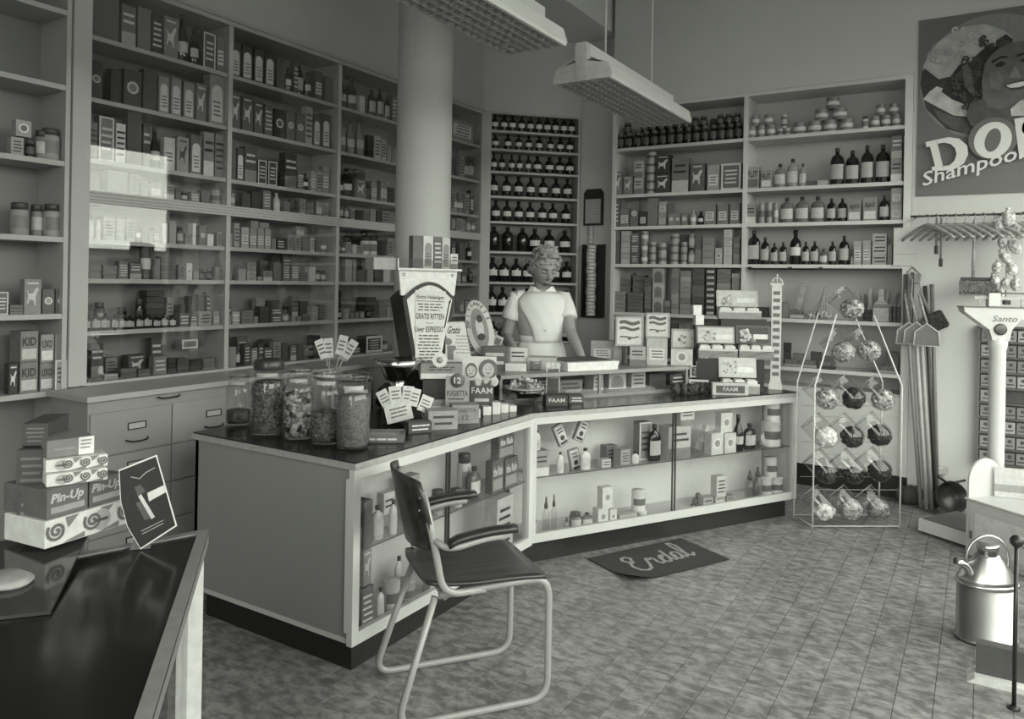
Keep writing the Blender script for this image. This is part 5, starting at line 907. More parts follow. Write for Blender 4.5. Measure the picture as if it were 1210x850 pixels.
# ================================================================ CHAIR
fl = onZ(602, 772, 0); bl = onZ(447, 799, 0); fd = (fl-bl).normalized(); ang = math.atan2(-fd.x, fd.y); wv = Vector((fd.y, -fd.x, 0))
cc_ = fl+wv*.18-fd*.25; chh = empty('tubular_armchair', (cc_.x, cc_.y, 0), ang, 'tubular steel armchair with dark plywood seat and back before the counter', 'chair'); chh.scale = (.9, 1, 1)
TU = mat(.26, .3, 0, .04, spec=.6); PLY = wood(.012, .045, 2.5, .3, (14, 1.2, 14)); r_ = .0125
for s in (-1, 1):
    x = s*.20
    pts = [(x*.9, -.16, .412), (x, -.05, .422), (x, .26, .432), (x, .285, .03), (x, .26, .0125), (x, -.27, .0125), (x, -.29, .03), (x*.8, -.135, .40)]
    pts = [(x*.92, -.14, .412), (x, .25, .432), (x, .25, .0125), (x, -.28, .0125), (x*.85, -.15, .405)]
    MB().tube(smoothpath(pts, .07, 6), r_, 10).build('side_frame', TU, chh)
    up_ = [(x*.95, .02, .416), (x*1.0, -.13, .416), (x*1.0, -.155, .55), (x*.93, -.20, .76)]
    MB().tube(smoothpath(up_, .07, 6), r_, 10).build('back_upright', TU, chh)
    arm = [(x*.99, -.165, .60), (x*1.18, -.12, .575), (x*1.18, -.0, .60), (x*1.18, .075, .602)]
    a = MB().tube(smoothpath(arm, .06, 6), r_*.9, 10).build('arm_tube', TU, chh)
    k = MB(); n_ = 9; prof = []
    for i in range(n_): t = i/(n_-1); prof.append((x*1.18, -.125+t*.235, .592+.022*math.sin(math.pi*min(1, t*1.3)*.5)-(.008 if i == 0 else 0)))
    vs = []
    for (px, py, pz) in prof:
        for (dx, dz) in ((-.022, 0), (.022, 0), (.024, .012), (.014, .022), (-.014, .022), (-.024, .012)): vs.append((px+dx, py, pz+dz))
    fs = [(i*6+j, i*6+(j+1) % 6, (i+1)*6+(j+1) % 6, (i+1)*6+j) for i in range(n_-1) for j in range(6)]+[(5, 4, 3, 2, 1, 0), tuple((n_-1)*6+j for j in range(6))]
    k.add(vs, fs, True); k.build('arm_pad', mat(.022, .3), chh)
MB().tube([(-.19, -.12, .405), (.19, -.12, .405)], .009, 8).build('cross_tube', TU, chh); MB().tube([(-.20, .20, .419), (.20, .20, .419)], .009, 8).build('cross_tube', TU, chh)
def sheet(fn, nu, nv, th):
    k = MB(); top_ = []; 
    for side_ in (0, 1):
        for i in range(nu+1):
            for j in range(nv+1):
                p, nrm = fn(i/nu, j/nv); top_.append(Vector(p)+Vector(nrm)*(th*side_))
    n = (nu+1)*(nv+1); f = []
    for i in range(nu):
        for j in range(nv):
            a = i*(nv+1)+j; b = a+nv+1; f += [(a, a+1, b+1, b), (n+a, n+b, n+b+1, n+a+1)]
    e_ = [(i*(nv+1)) for i in range(nu+1)]+[nu*(nv+1)+j for j in range(1, nv+1)]+[i*(nv+1)+nv for i in range(nu-1, -1, -1)]+[j for j in range(nv-1, 0, -1)]
    for i in range(len(e_)): a, b = e_[i], e_[(i+1) % len(e_)]; f.append((a, b, n+b, n+a))
    k.add(top_, f, True); return k
def seatf(u, v):
    sx_ = (u-.5)*2; sy = (v-.5)*2; rx = .215*(1-.10*max(0, -sy)**2)*(1-.03*abs(sy)**6); ry = .215*(1-.05*abs(sx_)**6)
    return (sx_*rx, .030+sy*ry, .434+.006*sx_*sx_+(-.012*max(0, sy)**3)+.010*max(0, -sy)**2), (0, 0, 1)
sheet(seatf, 12, 12, .012).build('seat', PLY, chh)
def backf(u, v):
    sx_ = (u-.5)*2; sz = (v-.5)*2; w_ = .205*(1-.12*abs(sz)**4); h = .125*(1-.10*abs(sx_)**4); return (sx_*w_, -.19-.05*(1-sx_*sx_)-.035*sz*.8, .675+sz*h), (0, 1, .2)
sheet(backf, 12, 8, .011).build('backrest', PLY, chh)
for s in (-1, 1): 
    for z_ in (.70, .74): MB().ball((s*.19, -.213, z_), .004, 8, 4).build('rivet', mat(.15, .3), chh)

# ================================================================ MAT
mp_ = [onZ(694, 661, 0), onZ(757, 688, 0), onZ(860, 663, 0), onZ(804, 637, 0)]; o0 = mp_[0]
ex = (mp_[3]-mp_[0]); ex.z = 0; W_ = ex.length; ex.normalize(); ey = Vector((-ex.y, ex.x, 0)); rz = math.atan2(ex.y, ex.x); Hm = abs((mp_[1]-mp_[0]).dot(ey))
k = MB(); nx, ny = 14, 8; vs = []
for lay in (0, 1):
    for i in range(nx+1):
        for j in range(ny+1):
            u, v = i/nx, j/ny; z_ = .004*lay+.001; dx = max(0, .22-u)/.22; dy = max(0, v-.55)/.45; curl = .035*(dx*dy)**1.3*(1 if v > .3 else 0); vs.append((u*W_, -v*Hm, z_+curl))
n = (nx+1)*(ny+1); fs = []
for i in range(nx):
    for j in range(ny): a = i*(ny+1)+j; b = a+ny+1; fs += [(a, b, b+1, a+1), (n+a, n+a+1, n+b+1, n+b)]
k.add(vs, fs, True); mt = k.build('door_mat', mat(.045, .8, var=.15, ns=120)); mt.location = (o0.x, o0.y, 0); mt.rotation_euler = (0, 0, rz); tag(mt, 'dark rectangular mat with pale script lettering on the floor before the counter', 'mat')
# script lettering as strokes, unit box: x 0..1, y 0..~.5
ER = [[(.13, .36), (.17, .42), (.13, .47), (.07, .46), (.03, .40), (.06, .34), (.12, .32), (.05, .30), (.01, .22), (.03, .12), (.10, .08), (.18, .11), (.24, .19), (.30, .30), (.33, .33), (.34, .29), (.39, .31), (.40, .27), (.38, .19), (.40, .14), (.45, .16), (.50, .24), (.55, .29)],
      [(.60, .30), (.55, .32), (.50, .28), (.47, .20), (.49, .14), (.54, .14), (.60, .22), (.66, .42), (.62, .28), (.60, .18), (.63, .14), (.67, .17), (.72, .25)],
      [(.80, .30), (.75, .32), (.70, .28), (.67, .20), (.70, .14), (.74, .14), (.79, .22), (.81, .30), (.79, .19), (.81, .14), (.85, .17), (.92, .30), (.97, .45), (.96, .54), (.92, .54), (.89, .44), (.87, .28), (.88, .17), (.92, .13), (.98, .19)]]
k = MB(); M = Matrix.Translation((W_*.20, -Hm*.88, .0062)) @ Matrix.Rotation(R(3), 4, 'Z') @ Matrix.Rotation(R(-90), 4, 'X')
for stx in ER: k.ribbon([(x*W_*.66, y*Hm*1.35) for x, y in stx], .017, .0, .0002, M @ Matrix.Scale(1, 4))
k2 = MB(); k2.v = [(v[0], v[1], v[2]) for v in k.v]; k2.f = [f for f in k.f]; k2.sm = k.sm; k2.build('lettering', mat(.28, .8), mt)

# ================================================================ LEFT FOREGROUND COUNTER
ZL = .86
a = onZ(247, 626, ZL); b = onZ(182, 842, ZL); d_ = (b-a).normalized(); c = a+Vector((-.326, -.945, 0))*1.3; b2 = a+d_*1.15; LCP = [a, c, Vector((-1.35, -.95, ZL)), b2]
lc = empty('glass_top_counter', (a.x, a.y, 0), 0, 'dark glossy-topped counter with pale corner post at the left foreground', 'counter')
loc = [(p.x-a.x, p.y-a.y) for p in LCP]
def ins(poly, d):
    P = [Vector((x, y, 0)) for x, y in poly]; return [(p.x, p.y) for p in inset(P, d)]
MB().prism(loc, ZL-.008, ZL).build('glass_top', mat(.010, .16, spec=.22), lc)
k = MB()
for i in range(4):
    p, q = loc[i], loc[(i+1) % 4]; pi, qi = ins(loc, .022)[i], ins(loc, .022)[(i+1) % 4]; k = MB().prism([p, q, qi, pi], ZL-.03, ZL+.003); k.build('edge_rail', mat(.18, .35), lc)
I3 = ins(loc, .03)
MB().prism(I3, ZL-.28, ZL-.031).build('drawer_tray', mat(.03, .5), lc) if 0 else None
n1 = I3[0]; d3 = Vector((I3[3][0]-n1[0], I3[3][1]-n1[1], 0)).normalized(); 
def pst(t, s=.02): x, y = n1[0]+d3.x*t, n1[1]+d3.y*t; return [(x-s, y-s), (x+s, y-s), (x+s, y+s), (x-s, y+s)]
MB().prism(pst(.03, .019), 0, ZL-.031).build('corner_post', mat(.42, .4), lc); MB().prism(pst(1.05), 0, ZL-.031).build('corner_post', mat(.62, .4), lc)
def lw(a_, b_, z0, z1, name, m, th=.008):
    A_, B_ = Vector((*a_, 0)), Vector((*b_, 0)); e = (B_-A_).normalized(); nn = Vector((-e.y, e.x, 0))*th; MB().prism([(A_.x, A_.y), (B_.x, B_.y), (B_.x+nn.x, B_.y+nn.y), (A_.x+nn.x, A_.y+nn.y)], z0, z1).build(name, m, lc)
lw(I3[3], I3[0], .1, ZL-.031, 'glass_front', GL); lw(I3[0], I3[1], .0, ZL-.031, 'end_board', mat(.06)); lw(ins(loc, .3)[3], ins(loc, .3)[0], .1, ZL-.031, 'inner_board', mat(.10))
MB().prism(ins(loc, .05), .0, .1).build('plinth', BLACK, lc); MB().prism(ins(loc, .04), .45, .458).build('inner_shelf', mat(.2), lc)
# sloping glass display on it
p1, p2, p3, p4 = onZ(104, 630, ZL+.03), onZ(60, 720, ZL+.01), onZ(-30, 730, ZL+.01), onZ(-30, 640, ZL+.03)
k = MB().add([(p.x, p.y, p.z) for p in (p1, p2, p3, p4)]+[(p.x, p.y, p.z-.006) for p in (p1, p2, p3, p4)], [(0, 3, 2, 1), (4, 5, 6, 7), (0, 1, 5, 4), (1, 2, 6, 5), (2, 3, 7, 6), (3, 0, 4, 7)]); o = k.build('glass_slab', mat(.04, .1, spec=.4)); o.location = (0, 0, -.003); tag(o, 'loose sheet of glass lying on the dark counter under the boxes', 'glass')
p = onZ(8, 690, ZL+.012); k = MB().lathe([(.001, 0), (.035, .003), (.042, .01), (.03, .018), (.001, .02)], seg=16, sx=1.3); o = k.build('rounded_box_lid', mat(.25, .5)); o.location = (p.x, p.y, ZL+.010); tag(o, 'pale rounded object at the left frame edge on the dark counter', 'lid')
# stacked boxes of permanent-wave and pin sets
def pbox(px0, px1, yb0, yb1, hpx, Dm, z0, depth, t, lb, style='', nm='carton'):
    """front bottom edge from (px0,yb0) to (px1,yb1) seen at distance Dm (left end)"""
    def at(px, z, D): d = ray(px, 500); d = d/(d.x*-math.sin(YAW)+d.y*math.cos(YAW)); q = C0+d*D; return Vector((q.x, q.y, z))
    a = at(px0, z0, Dm[0]); b = at(px1, z0, Dm[1]); w_ = (b-a).length; h = hpx*Dm[0]/F; o = MB().box(0, w_, 0, depth, 0, h-.001, bev=.0015).build(nm, mat(t)); o.location = a; o.rotation_euler = (0, 0, math.atan2((b-a).y, (b-a).x)); tag(o, lb, 'box'); return o, w_, h
z = ZL+.036; GLS = z
def swirl(mb, cx, cz, r, wd):
    mb.ribbon([(cx+r*(1-i/26)*math.cos(i*.5+2.6), cz+r*(1-i/26)*math.sin(i*.5+2.6)) for i in range(24)], wd, -.0012)
def swirlbox(o, w_, h, n, x0=.1, lab=None):
    k = MB()
    for i in range(n):
        cx = w_*(x0+(.92-x0)*i/max(1, n-1)) if n > 1 else w_*.8
        swirl(k, cx, h*.55, h*.36, h*.1)
    k.build('swirl_print', mat(.10), o)
    k = MB(); seg = w_/(n)
    for i in range(n-1):
        cx = w_*(x0+(.92-x0)*(i+.15)/max(1, n-1)); k.flat([(cx, h*.04), (cx+seg*.75, h*.04), (cx+seg*.75, h*.25)], -.0008); k.flat([(cx+seg*.1, h*.96), (cx+seg*.2, h*.55), (cx+seg*.55, h*.96)], -.0008)
    k.build('wave_print', mat(.16), o)['kind'] = 'stuff'
    if lab: cx = w_*lab; kk = MB(); kk.flat([(cx+w_*.11*math.cos(q*math.pi/8), h*.5+h*.4*math.sin(q*math.pi/8)) for q in range(16)], -.0013); oo = kk.build('oval_print', mat(.30), o); kk = MB(); scribble(kk, cx-w_*.08, cx+w_*.08, h*.35, h*.65, -.0018, 1); kk.build('print', mat(.07), o)
o, w_, h = pbox(55, 158, 627, 590, 33, (1.52, 1.70), z, .13, .5, 'long white box printed with dark spirals at the bottom of the pile'); swirlbox(o, w_, h, 3, .12, .62); z += h
HZ = z
o, w_, h2 = pbox(57, 105, 595, 580, 35, (1.53, 1.61), z, .14, .10, 'dark carton with slanting pale lettering, left of its pair in the pile', nm='carton'); k = MB(); textmb('Pin-Up', h2*.4, w_*.8, .2, -.0006, w_/2, h2*.62, mb=k, bold=.04); k.build('lettering', mat(.36), o); MB().box(w_*.1, w_*.92, -.0006, 0, h2*.15, h2*.36).build('stripe', mat(.26), o)
o, w_, h2b = pbox(107, 146, 580, 566, 33, (1.615, 1.69), z, .13, .10, 'dark carton with slanting pale lettering, right of its pair in the pile', nm='carton'); k = MB(); textmb('Pin-Up', h2b*.4, w_*.84, .2, -.0006, w_/2, h2b*.62, mb=k, bold=.04); k.build('lettering', mat(.36), o); MB().box(w_*.1, w_*.95, -.0006, 0, h2b*.15, h2b*.36).build('stripe', mat(.26), o)
z += h2
o, w_, h = pbox(56, 128, 567, 555, 15.5, (1.55, 1.62), z, .14, .5, 'white box printed with spirals, lower of the upper pair'); swirlbox(o, w_, h, 3, .35, .25); z += h
o, w_, h = pbox(55, 128, 551, 540, 15.5, (1.56, 1.63), z, .14, .5, 'white box printed with spirals, upper of the upper pair'); swirlbox(o, w_, h, 3, .35, .25); z += h
o, w_, h = pbox(56, 112, 536, 528, 22, (1.57, 1.63), z, .10, .15, 'grey carton with a white end label on top of the pile'); MB().box(w_*.66, w_*.99, -.0008, 0, h*.02, h*.98).build('label', mat(.6), o); k = MB(); scribble(k, w_*.7, w_*.95, h*.3, h*.9, -.0016, 3); scribble(k, w_*.1, w_*.6, h*.3, h*.6, -.0008, 1); k.build('print', mat(.2), o)
o, w_, h = pbox(80, 117, 490, 488, 20, (2.2, 2.25), ZL-.02, .12, .05, 'x') if 0 else (None, 0, 0)
for i, (x0, x1, y0, zz, hh, dd, lb) in enumerate(((22, 54, 0, GLS, .10, 1.56, 'large dark carton at the bottom left of the pile'), (20, 53, 0, GLS+.101, .085, 1.58, 'dark carton resting on the large one at the left of the pile'), (26, 54, 0, GLS+.187, .05, 1.6, 'small dark carton topping the left side of the pile'))):
    def at(px, z, D): d = ray(px, 500); d = d/(d.x*-math.sin(YAW)+d.y*math.cos(YAW)); q = C0+d*D; return Vector((q.x, q.y, z))
    a_, b_ = at(x0, zz, dd), at(x1, zz, dd); w_ = (b_-a_).length; o = MB().box(0, w_, 0, .12, 0, hh-.001, bev=.002).build('carton', mat(.05)); o.location = a_; o.rotation_euler = (0, 0, YAW+R(12)); k = MB(); scribble(k, w_*.15, w_*.85, hh*.15, hh*.85, -.0006, 4); k.build('print', mat(.13), o); tag(o, lb, 'box')
# lipstick card
pl = Pl(*(lambda q: (q.x, q.y))(onZ(175, 650, ZL)), math.degrees(face(175))-8)
cp = [(140, 563), (185, 545), (209, 629), (166, 657), (150, 630), (142, 600)]
def L2(x, y, s=0): q = pl.on(x, y, s); return ((q-pl.o).dot(pl.ex), q.z)
poly = [L2(x, y) for x, y in cp]; zmin = min(z for x, z in poly); off = ZL+.002-zmin
o = up([(x, z+off) for x, z in poly], 0, .003).build('display_card', mat(.55)); o.location = (pl.o.x, pl.o.y, 0); o.rotation_euler = (0, 0, pl.r); tag(o, 'black tilted showcard with white border and lipstick picture leaning on the pile', 'card')
cxm = sum(x for x, z in poly)/6; czm = sum(z for x, z in poly)/6+off
MB().flat([(cxm+(x-cxm)*.955, czm+(z+off-czm)*.965) for x, z in poly], -.0006).build('black_panel', mat(.02, .4), o)
def L3(x, y): x_, z_ = L2(x, y); return (x_, z_+off)
k = MB(); k.flat([L3(*q) for q in ((174, 590), (195, 580), (196, 589), (176, 600))], -.001); k.build('label', mat(.5), o)
k = MB(); k.flat([L3(*q) for q in ((162, 592), (166, 590), (183, 618), (179, 621))], -.0012); k.build('lipstick_tube', mat(.45, .3), o)
k = MB(); k.flat([L3(*q) for q in ((159, 583), (166, 580), (172, 588), (163, 594))], -.0014); k.flat([L3(*q) for q in ((160, 602), (166, 600), (178, 620), (171, 622))], -.0011); k.build('lipstick_shadow', mat(.08, .3), o)
k = MB()
for dy in (0, 3.5): k.ribbon([L3(167+dy*.3, 637+dy-2), L3(193, 624+dy-2)], .0015, -.001)
k.ribbon([L3(155, 571), L3(165, 573), L3(172, 566), L3(183, 560)], .002, -.001); k.build('lettering', mat(.3), o)
k = up([(cxm-.02, ZL+.001), (cxm+.02, ZL+.001), (cxm+.015, czm)], .004, .02).build('strut', mat(.1), o)

# ================================================================ RIGHT WALL SIDE
PWL = Pl(0, 5.82, 0)
def wl(x, y, s=0): q = PWL.on(x, y, s); return q
# poster
pa = wl(1083, 25.5); pb = wl(1082.5, 232.4); ph = pa.z-pb.z; pw_ = 1.14
po = empty('advertising_poster', (pb.x, 5.818, pb.z), 0, 'large grey wall poster of a laughing dark-haired woman above big white letters', 'poster')
MB().box(0, pw_, -.006, 0, 0, ph).build('sheet', mat(.15, .6, var=.04, ns=3), po)
def pc(cx, cy): q = wl(1030+cx/3.4, cy/3.4); return (q.x-pb.x, q.z-pb.z)
lay = [-.0065]
def pp(pts, t, name='print', rough=.65):
    lay[0] -= .0004; return MB().flat([pc(*p) for p in pts], lay[0]).build(name, mat(t, rough, var=.12, ns=14, vary=0), po)
ca_ = pc(194, 300); cb_ = pc(455, 62); R_ = (cb_[1]-pc(455, 560)[1])/2; CX, CZ2 = ca_[0]+R_, (cb_[1]+pc(455, 560)[1])/2
def circ(n=48, k=1): return [(CX+R_*k*math.cos(2*math.pi*i/n), CZ2+R_*k*math.sin(2*math.pi*i/n)) for i in range(n)]
MB().flat(circ(), lay[0]).build('picture_disc', mat(.24, .65), po)
def clip(pts):
    out = []
    for x, z in [pc(*p) for p in pts]:
        d = math.hypot(x-CX, z-CZ2)
        if d > R_*.995: x, z = CX+(x-CX)*R_*.995/d, CZ2+(z-CZ2)*R_*.995/d
        out.append((min(x, pw_-.005), min(z, ph-.005)))
    lay[0] -= .0004; return out
def pf(pts, t, name): MB().flat(clip(pts), lay[0]-.0004).build(name, mat(t, .65, var=.2, ns=14, vary=0), po)
pf([(190, 285), (260, 262), (330, 330), (420, 400), (470, 520), (400, 545), (300, 520), (210, 440), (192, 340)], .05, 'dark_blouse')
pf([(208, 400), (232, 370), (262, 348), (320, 370), (365, 415), (388, 450), (380, 470), (330, 465), (262, 430)], .52, 'white_collar')
pf([(250, 440), (330, 470), (390, 480), (430, 500), (400, 548), (330, 520), (270, 480)], .10, 'shoulder')
pf([(205, 270), (222, 220), (262, 175), (320, 135), (390, 105), (455, 98), (520, 118), (565, 150), (540, 190), (480, 215), (420, 235), (350, 300), (270, 320), (225, 285)], .42, 'light_hair')
pf([(330, 290), (352, 262), (400, 245), (440, 205), (500, 165), (540, 138), (568, 160), (560, 185), (505, 205), (470, 240), (452, 300), (448, 380), (430, 440), (392, 470), (370, 420), (322, 400), (280, 370), (300, 330)], .035, 'dark_hair')
def curls(cx0, cx1, cy0, cy1, n, t, seed, r0=6, r1=14, name='curls'):
    rq = random.Random(seed); lay[0] -= .0005; k = MB()
    for _ in range(n):
        cx, cy, r = rq.uniform(cx0, cx1), rq.uniform(cy0, cy1), rq.uniform(r0, r1)
        a_ = rq.uniform(0, 6.28); pts = clip([(cx+r*math.cos(a_+q*.55)*(1-q*.05), cy+r*math.sin(a_+q*.55)*(1-q*.05)) for q in range(9)]); k.ribbon(pts, .012, lay[0])
    k.build(name, mat(t, .65, vary=0), po)['kind'] = 'stuff'
curls(225, 400, 180, 250, 12, .33, 1, 8, 16, name='hair_strands'); curls(330, 500, 120, 180, 10, .52, 2, 8, 16, name='hair_strands'); curls(350, 450, 240, 300, 14, .06, 3, name='hair_strands')
curls(330, 440, 290, 440, 26, .075, 4, name='dark_curls'); curls(440, 550, 150, 200, 12, .06, 6, name='dark_curls')
pf([(395, 420), (450, 400), (560, 430), (565, 500), (500, 520), (400, 512), (380, 470)], .085, 'neck')
pf([(455, 262), (476, 232), (505, 206), (560, 178), (610, 172), (660, 200), (690, 270), (672, 330), (655, 380), (600, 404), (560, 430), (510, 446), (470, 436), (446, 400), (442, 330)], .115, 'face')
pf([(362, 275), (385, 262), (400, 290), (408, 350), (416, 376), (396, 382), (375, 350)], .10, 'ear_and_curl')
pf([(480, 252), (520, 232), (545, 232), (543, 240), (515, 243), (484, 262)], .02, 'eyebrow'); pf([(494, 268), (520, 252), (540, 262), (522, 276), (500, 277)], .02, 'eye')
pf([(582, 226), (620, 215), (660, 225), (655, 232), (615, 226), (584, 236)], .02, 'eyebrow'); pf([(590, 250), (615, 240), (635, 248), (615, 260)], .02, 'eye')
pf([(560, 300), (575, 270), (592, 300), (600, 318), (575, 322), (552, 316)], .19, 'nose_light'); pf([(470, 300), (510, 290), (530, 330), (510, 370), (480, 360)], .15, 'cheek_light')
pf([(528, 350), (560, 338), (600, 328), (650, 322), (640, 345), (600, 366), (560, 370)], .05, 'lips'); pf([(538, 351), (570, 341), (640, 328), (628, 344), (592, 357), (556, 360)], .6, 'teeth')
pf([(556, 444), (600, 408), (640, 420), (630, 470), (560, 472)], .5, 'white_collar')
yL = lay[0]-.001
# big letters
a1 = math.atan2(pc(560, 520)[1]-pc(240, 590)[1], pc(560, 520)[0]-pc(240, 590)[0])*.35
def ring(cx, cz, rx, rz_, ix, iz, rot=0, n=36):
    k = MB(); vs = []; c, s = math.cos(rot), math.sin(rot)
    for rr, zz in ((rx, rz_), (ix, iz)):
        for i in range(n): a = 2*math.pi*i/n; x, z = rr*math.cos(a), zz*math.sin(a); vs.append((cx+x*c-z*s, yL, cz+x*s+z*c))
    k.add(vs, [(i, (i+1) % n, n+(i+1) % n, n+i) for i in range(n)]); return k
oc = pc(486, 568); e1 = pc(562, 560); e2 = pc(486, 497); rx = e1[0]-oc[0]; rz_ = e2[1]-oc[1]
halo = MB().flat(disc(rx*1.32, oc[0], oc[1]+.01, 28), yL+.0004); halo.build('letter_ground', mat(.15, .6, var=.04, ns=3), po)
LW_ = mat(.68, .6, var=.03)
ring(oc[0], oc[1], rx, rz_*1.02, rx*.42, rz_*.66, R(-12)).build('letter_O', LW_, po)
def P(*q): return [pc(*p) for p in q]
k = MB()
def fl_(pts): k.add([(x, yL, z) for x, z in P(*pts)], [tuple(range(len(pts)))])
fl_([(218, 576), (262, 566), (292, 690), (245, 690), (242, 676), (256, 672), (236, 594), (222, 596)])
outer = [(262, 566), (310, 556), (352, 562), (384, 590), (388, 625), (372, 660), (338, 682), (292, 690)]; inner = [(268, 583), (292, 578), (318, 584), (336, 600), (342, 624), (334, 650), (314, 668), (284, 672)]
for i in range(7): k.add([(x, yL, z) for x, z in P(outer[i], outer[i+1], inner[i+1], inner[i])], [(0, 1, 2, 3)])
k.build('letter_D', LW_, po)
pxs = pc(572, 485); pz = pc(566, 485)[1]; k = MB(); s_ = .0
k.add([(x, yL, z) for x, z in ((pxs[0], pz), (pxs[0]+.07, pz+.01), (pxs[0]+.12, pz-.24), (pxs[0]+.03, pz-.25))], [(0, 1, 2, 3)]); k.build('letter_P', LW_, po)
ring(pxs[0]+.13, pz-.06, .09, .08, .04, .05, 0, 20).build('letter_P_bowl', LW_, po)
c1_ = pc(215, 765); c2_ = pc(592, 660); rot = math.atan2(c2_[1]-c1_[1], c2_[0]-c1_[0])
wS = math.hypot(c2_[0]-c1_[0], c2_[1]-c1_[1])*10/7.6; t_m = textmb('Shampooing', .12, wS, .3, 0, wS/2, .045, bold=.012); M = Matrix.Translation((c1_[0], yL-.0005, c1_[1]+.01)) @ Matrix.Rotation(-rot, 4, 'Y'); k = MB(); k.add(t_m.v, t_m.f, False, M); k.build('lettering', LW_, po)
# note on the shelf edge
q = wl(1055.5, 314, -.02); q2 = wl(1082.5, 269, -.02); nt = MB().box(0, q2.x-q.x, -.002, 0, 0, q2.z-q.z).build('pinned_note', PAPER); nt.location = (q.x, 5.80, q.z); k = MB(); k.ribbon([(.03, .17), (.10, .22)], .003, -.003); k.box(.005, .14, -.0026, -.002, .075, .078); k.build('print', mat(.3), nt); tag(nt, 'white sheet of paper pinned to the right post of the back shelving', 'paper')
# brushes on the fifth shelf of the right bay
def S5p(px, sb=.08, z=1.2105): return PB.at(px, z, sb)
def bris(w_, d, h): return speckle(.03, .2, 160, .9)
BR = speckle(.04, .25, 200, .9, 'bristle'); WDN = wood(.25, .45, 6, .5)
def brushblock(px, w_, lb, tilt, hh=.06, t=None):
    p = S5p(px); o = MB().box(-w_/2, w_/2, -.03, .03, 0, hh*.45, bev=.006).build('scrubbing_brush', t or WDN); MB().box(-w_/2+.006, w_/2-.006, -.026, .026, hh*.45, hh).build('bristles', BR, o); o.location = p+Vector((0, 0, .001)); o.rotation_euler = (0, R(tilt), R(6)); tag(o, lb, 'brush')
p = S5p(924, .06); o = MB().lathe([(.045, 0), (.05, .01), (.05, .11), (.04, .12)], seg=18).build('round_brush', mat(.14, .8)); o.location = p; MB().lathe([(.02, .12), (.015, .16), (.018, .165), (.001, .167)], seg=10).build('handle', mat(.3), o); tag(o, 'round dark brush standing beside the tower display', 'brush')
brushblock(942, .10, 'scrubbing brush lying beside the round dark brush', 0)
p = S5p(940, .15); o = MB().box(-.02, .02, -.01, .01, 0, .2, bev=.004).build('brush_handle_bundle', WDN); o.location = p+Vector((.02, 0, .06)); o.rotation_euler = (0, R(12), 0); tag(o, 'upright wooden hand brush with light back leaning at the shelf wall', 'brush'); MB().box(-.03, .03, -.02, .02, -.05, .0).build('bristles', BR, o)
for i, px in enumerate((953, 958, 963, 968, 973, 978)):
    p = S5p(px, .06+.02*(i % 3)); e = empty('dish_mop', p, 0, 'long-handled dish mop, %s from left of the leaning bunch' % ORD[i+1], 'brush', 'bunch of dish mops'); e.rotation_euler = (R(-8), R(28-i*7), 0)
    MB().tube([(0, 0, .05), (0, 0, .24)], .005, 6).build('handle', WDN, e); k = MB(); rq = random.Random(i)
    for _ in range(16): k.ball((rq.uniform(-.02, .02), rq.uniform(-.02, .02), .03+rq.uniform(-.015, .025)), .012, 6, 4)
    k.build('mop_head', speckle(.25, .5, 120, .9, 'mop_yarn'), e)
for i, (px, h, w_, t) in enumerate(((1018, .22, .02, .4), (1024, .2, .035, .12), (1028, .24, .04, .45), (1036, .2, .05, .12), (1043, .23, .035, .35), (1052, .22, .03, .2))):
    p = S5p(px, .14+.03*(i % 2)); e = empty('hand_brush', p, 0, '%s upright wooden hand brush, %s from left at the right shelf end' % (tone(t), ORD[i+1]), 'brush'); e.rotation_euler = (R(-6), R(-8+i*4), 0)
    up([(-w_*.5, .08), (w_*.5, .08), (w_*.3, .13), (w_*.25, h-.02), (0, h), (-w_*.25, h-.02), (-w_*.3, .13)], -.007, .007).build('handle', mat(t), e); MB().box(-w_*.7, w_*.7, -.012, .012, 0, .08, bev=.003).build('bristles', BR, e)
p = S5p(1041, .05); e = empty('wide_brush', p, 0, 'broad white-bristled wall brush standing before the hand brushes', 'brush'); MB().box(-.05, .05, -.02, .02, 0, .10, bev=.004).build('bristles', mat(.42, .9, var=.25, ns=90), e); MB().box(-.05, .05, -.022, .022, .10, .12, bev=.003).build('band', mat(.2), e); up([(-.05, .12), (.05, .12), (.02, .15), (.015, .23), (-.015, .23), (-.02, .15)], -.01, .01).build('handle', WDN, e)
for i, px in enumerate((1052, 1057, 1062)):
    p = S5p(px, .05); e = empty('narrow_brush', p, 0, 'narrow dark brush, %s from left beside the broad brush' % ORD[i+1], 'brush', 'narrow brushes'); MB().box(-.009, .009, -.02, .02, 0, .11, bev=.003).build('bristles', BR, e); MB().box(-.009, .009, -.015, .015, .11, .125).build('band', mat(.25), e)
for i, (px, w_) in enumerate(((937, .12), (957, .10), (977, .12), (1050, .12))):
    p = PB.at(px, .8555, .04); o = MB().box(-w_/2, w_/2, -.025, .025, 0, .022, bev=.005).build('scrubbing_brush', mat(.3 if i != 2 else .05)); MB().box(-w_/2+.005, w_/2-.005, -.022, .022, .022, .055).build('bristles', BR, o); o.location = p+Vector((0, 0, .0)); tag(o, 'low scrubbing brush, %s from left on the shelf under the brushes' % ORD[i+1], 'brush')

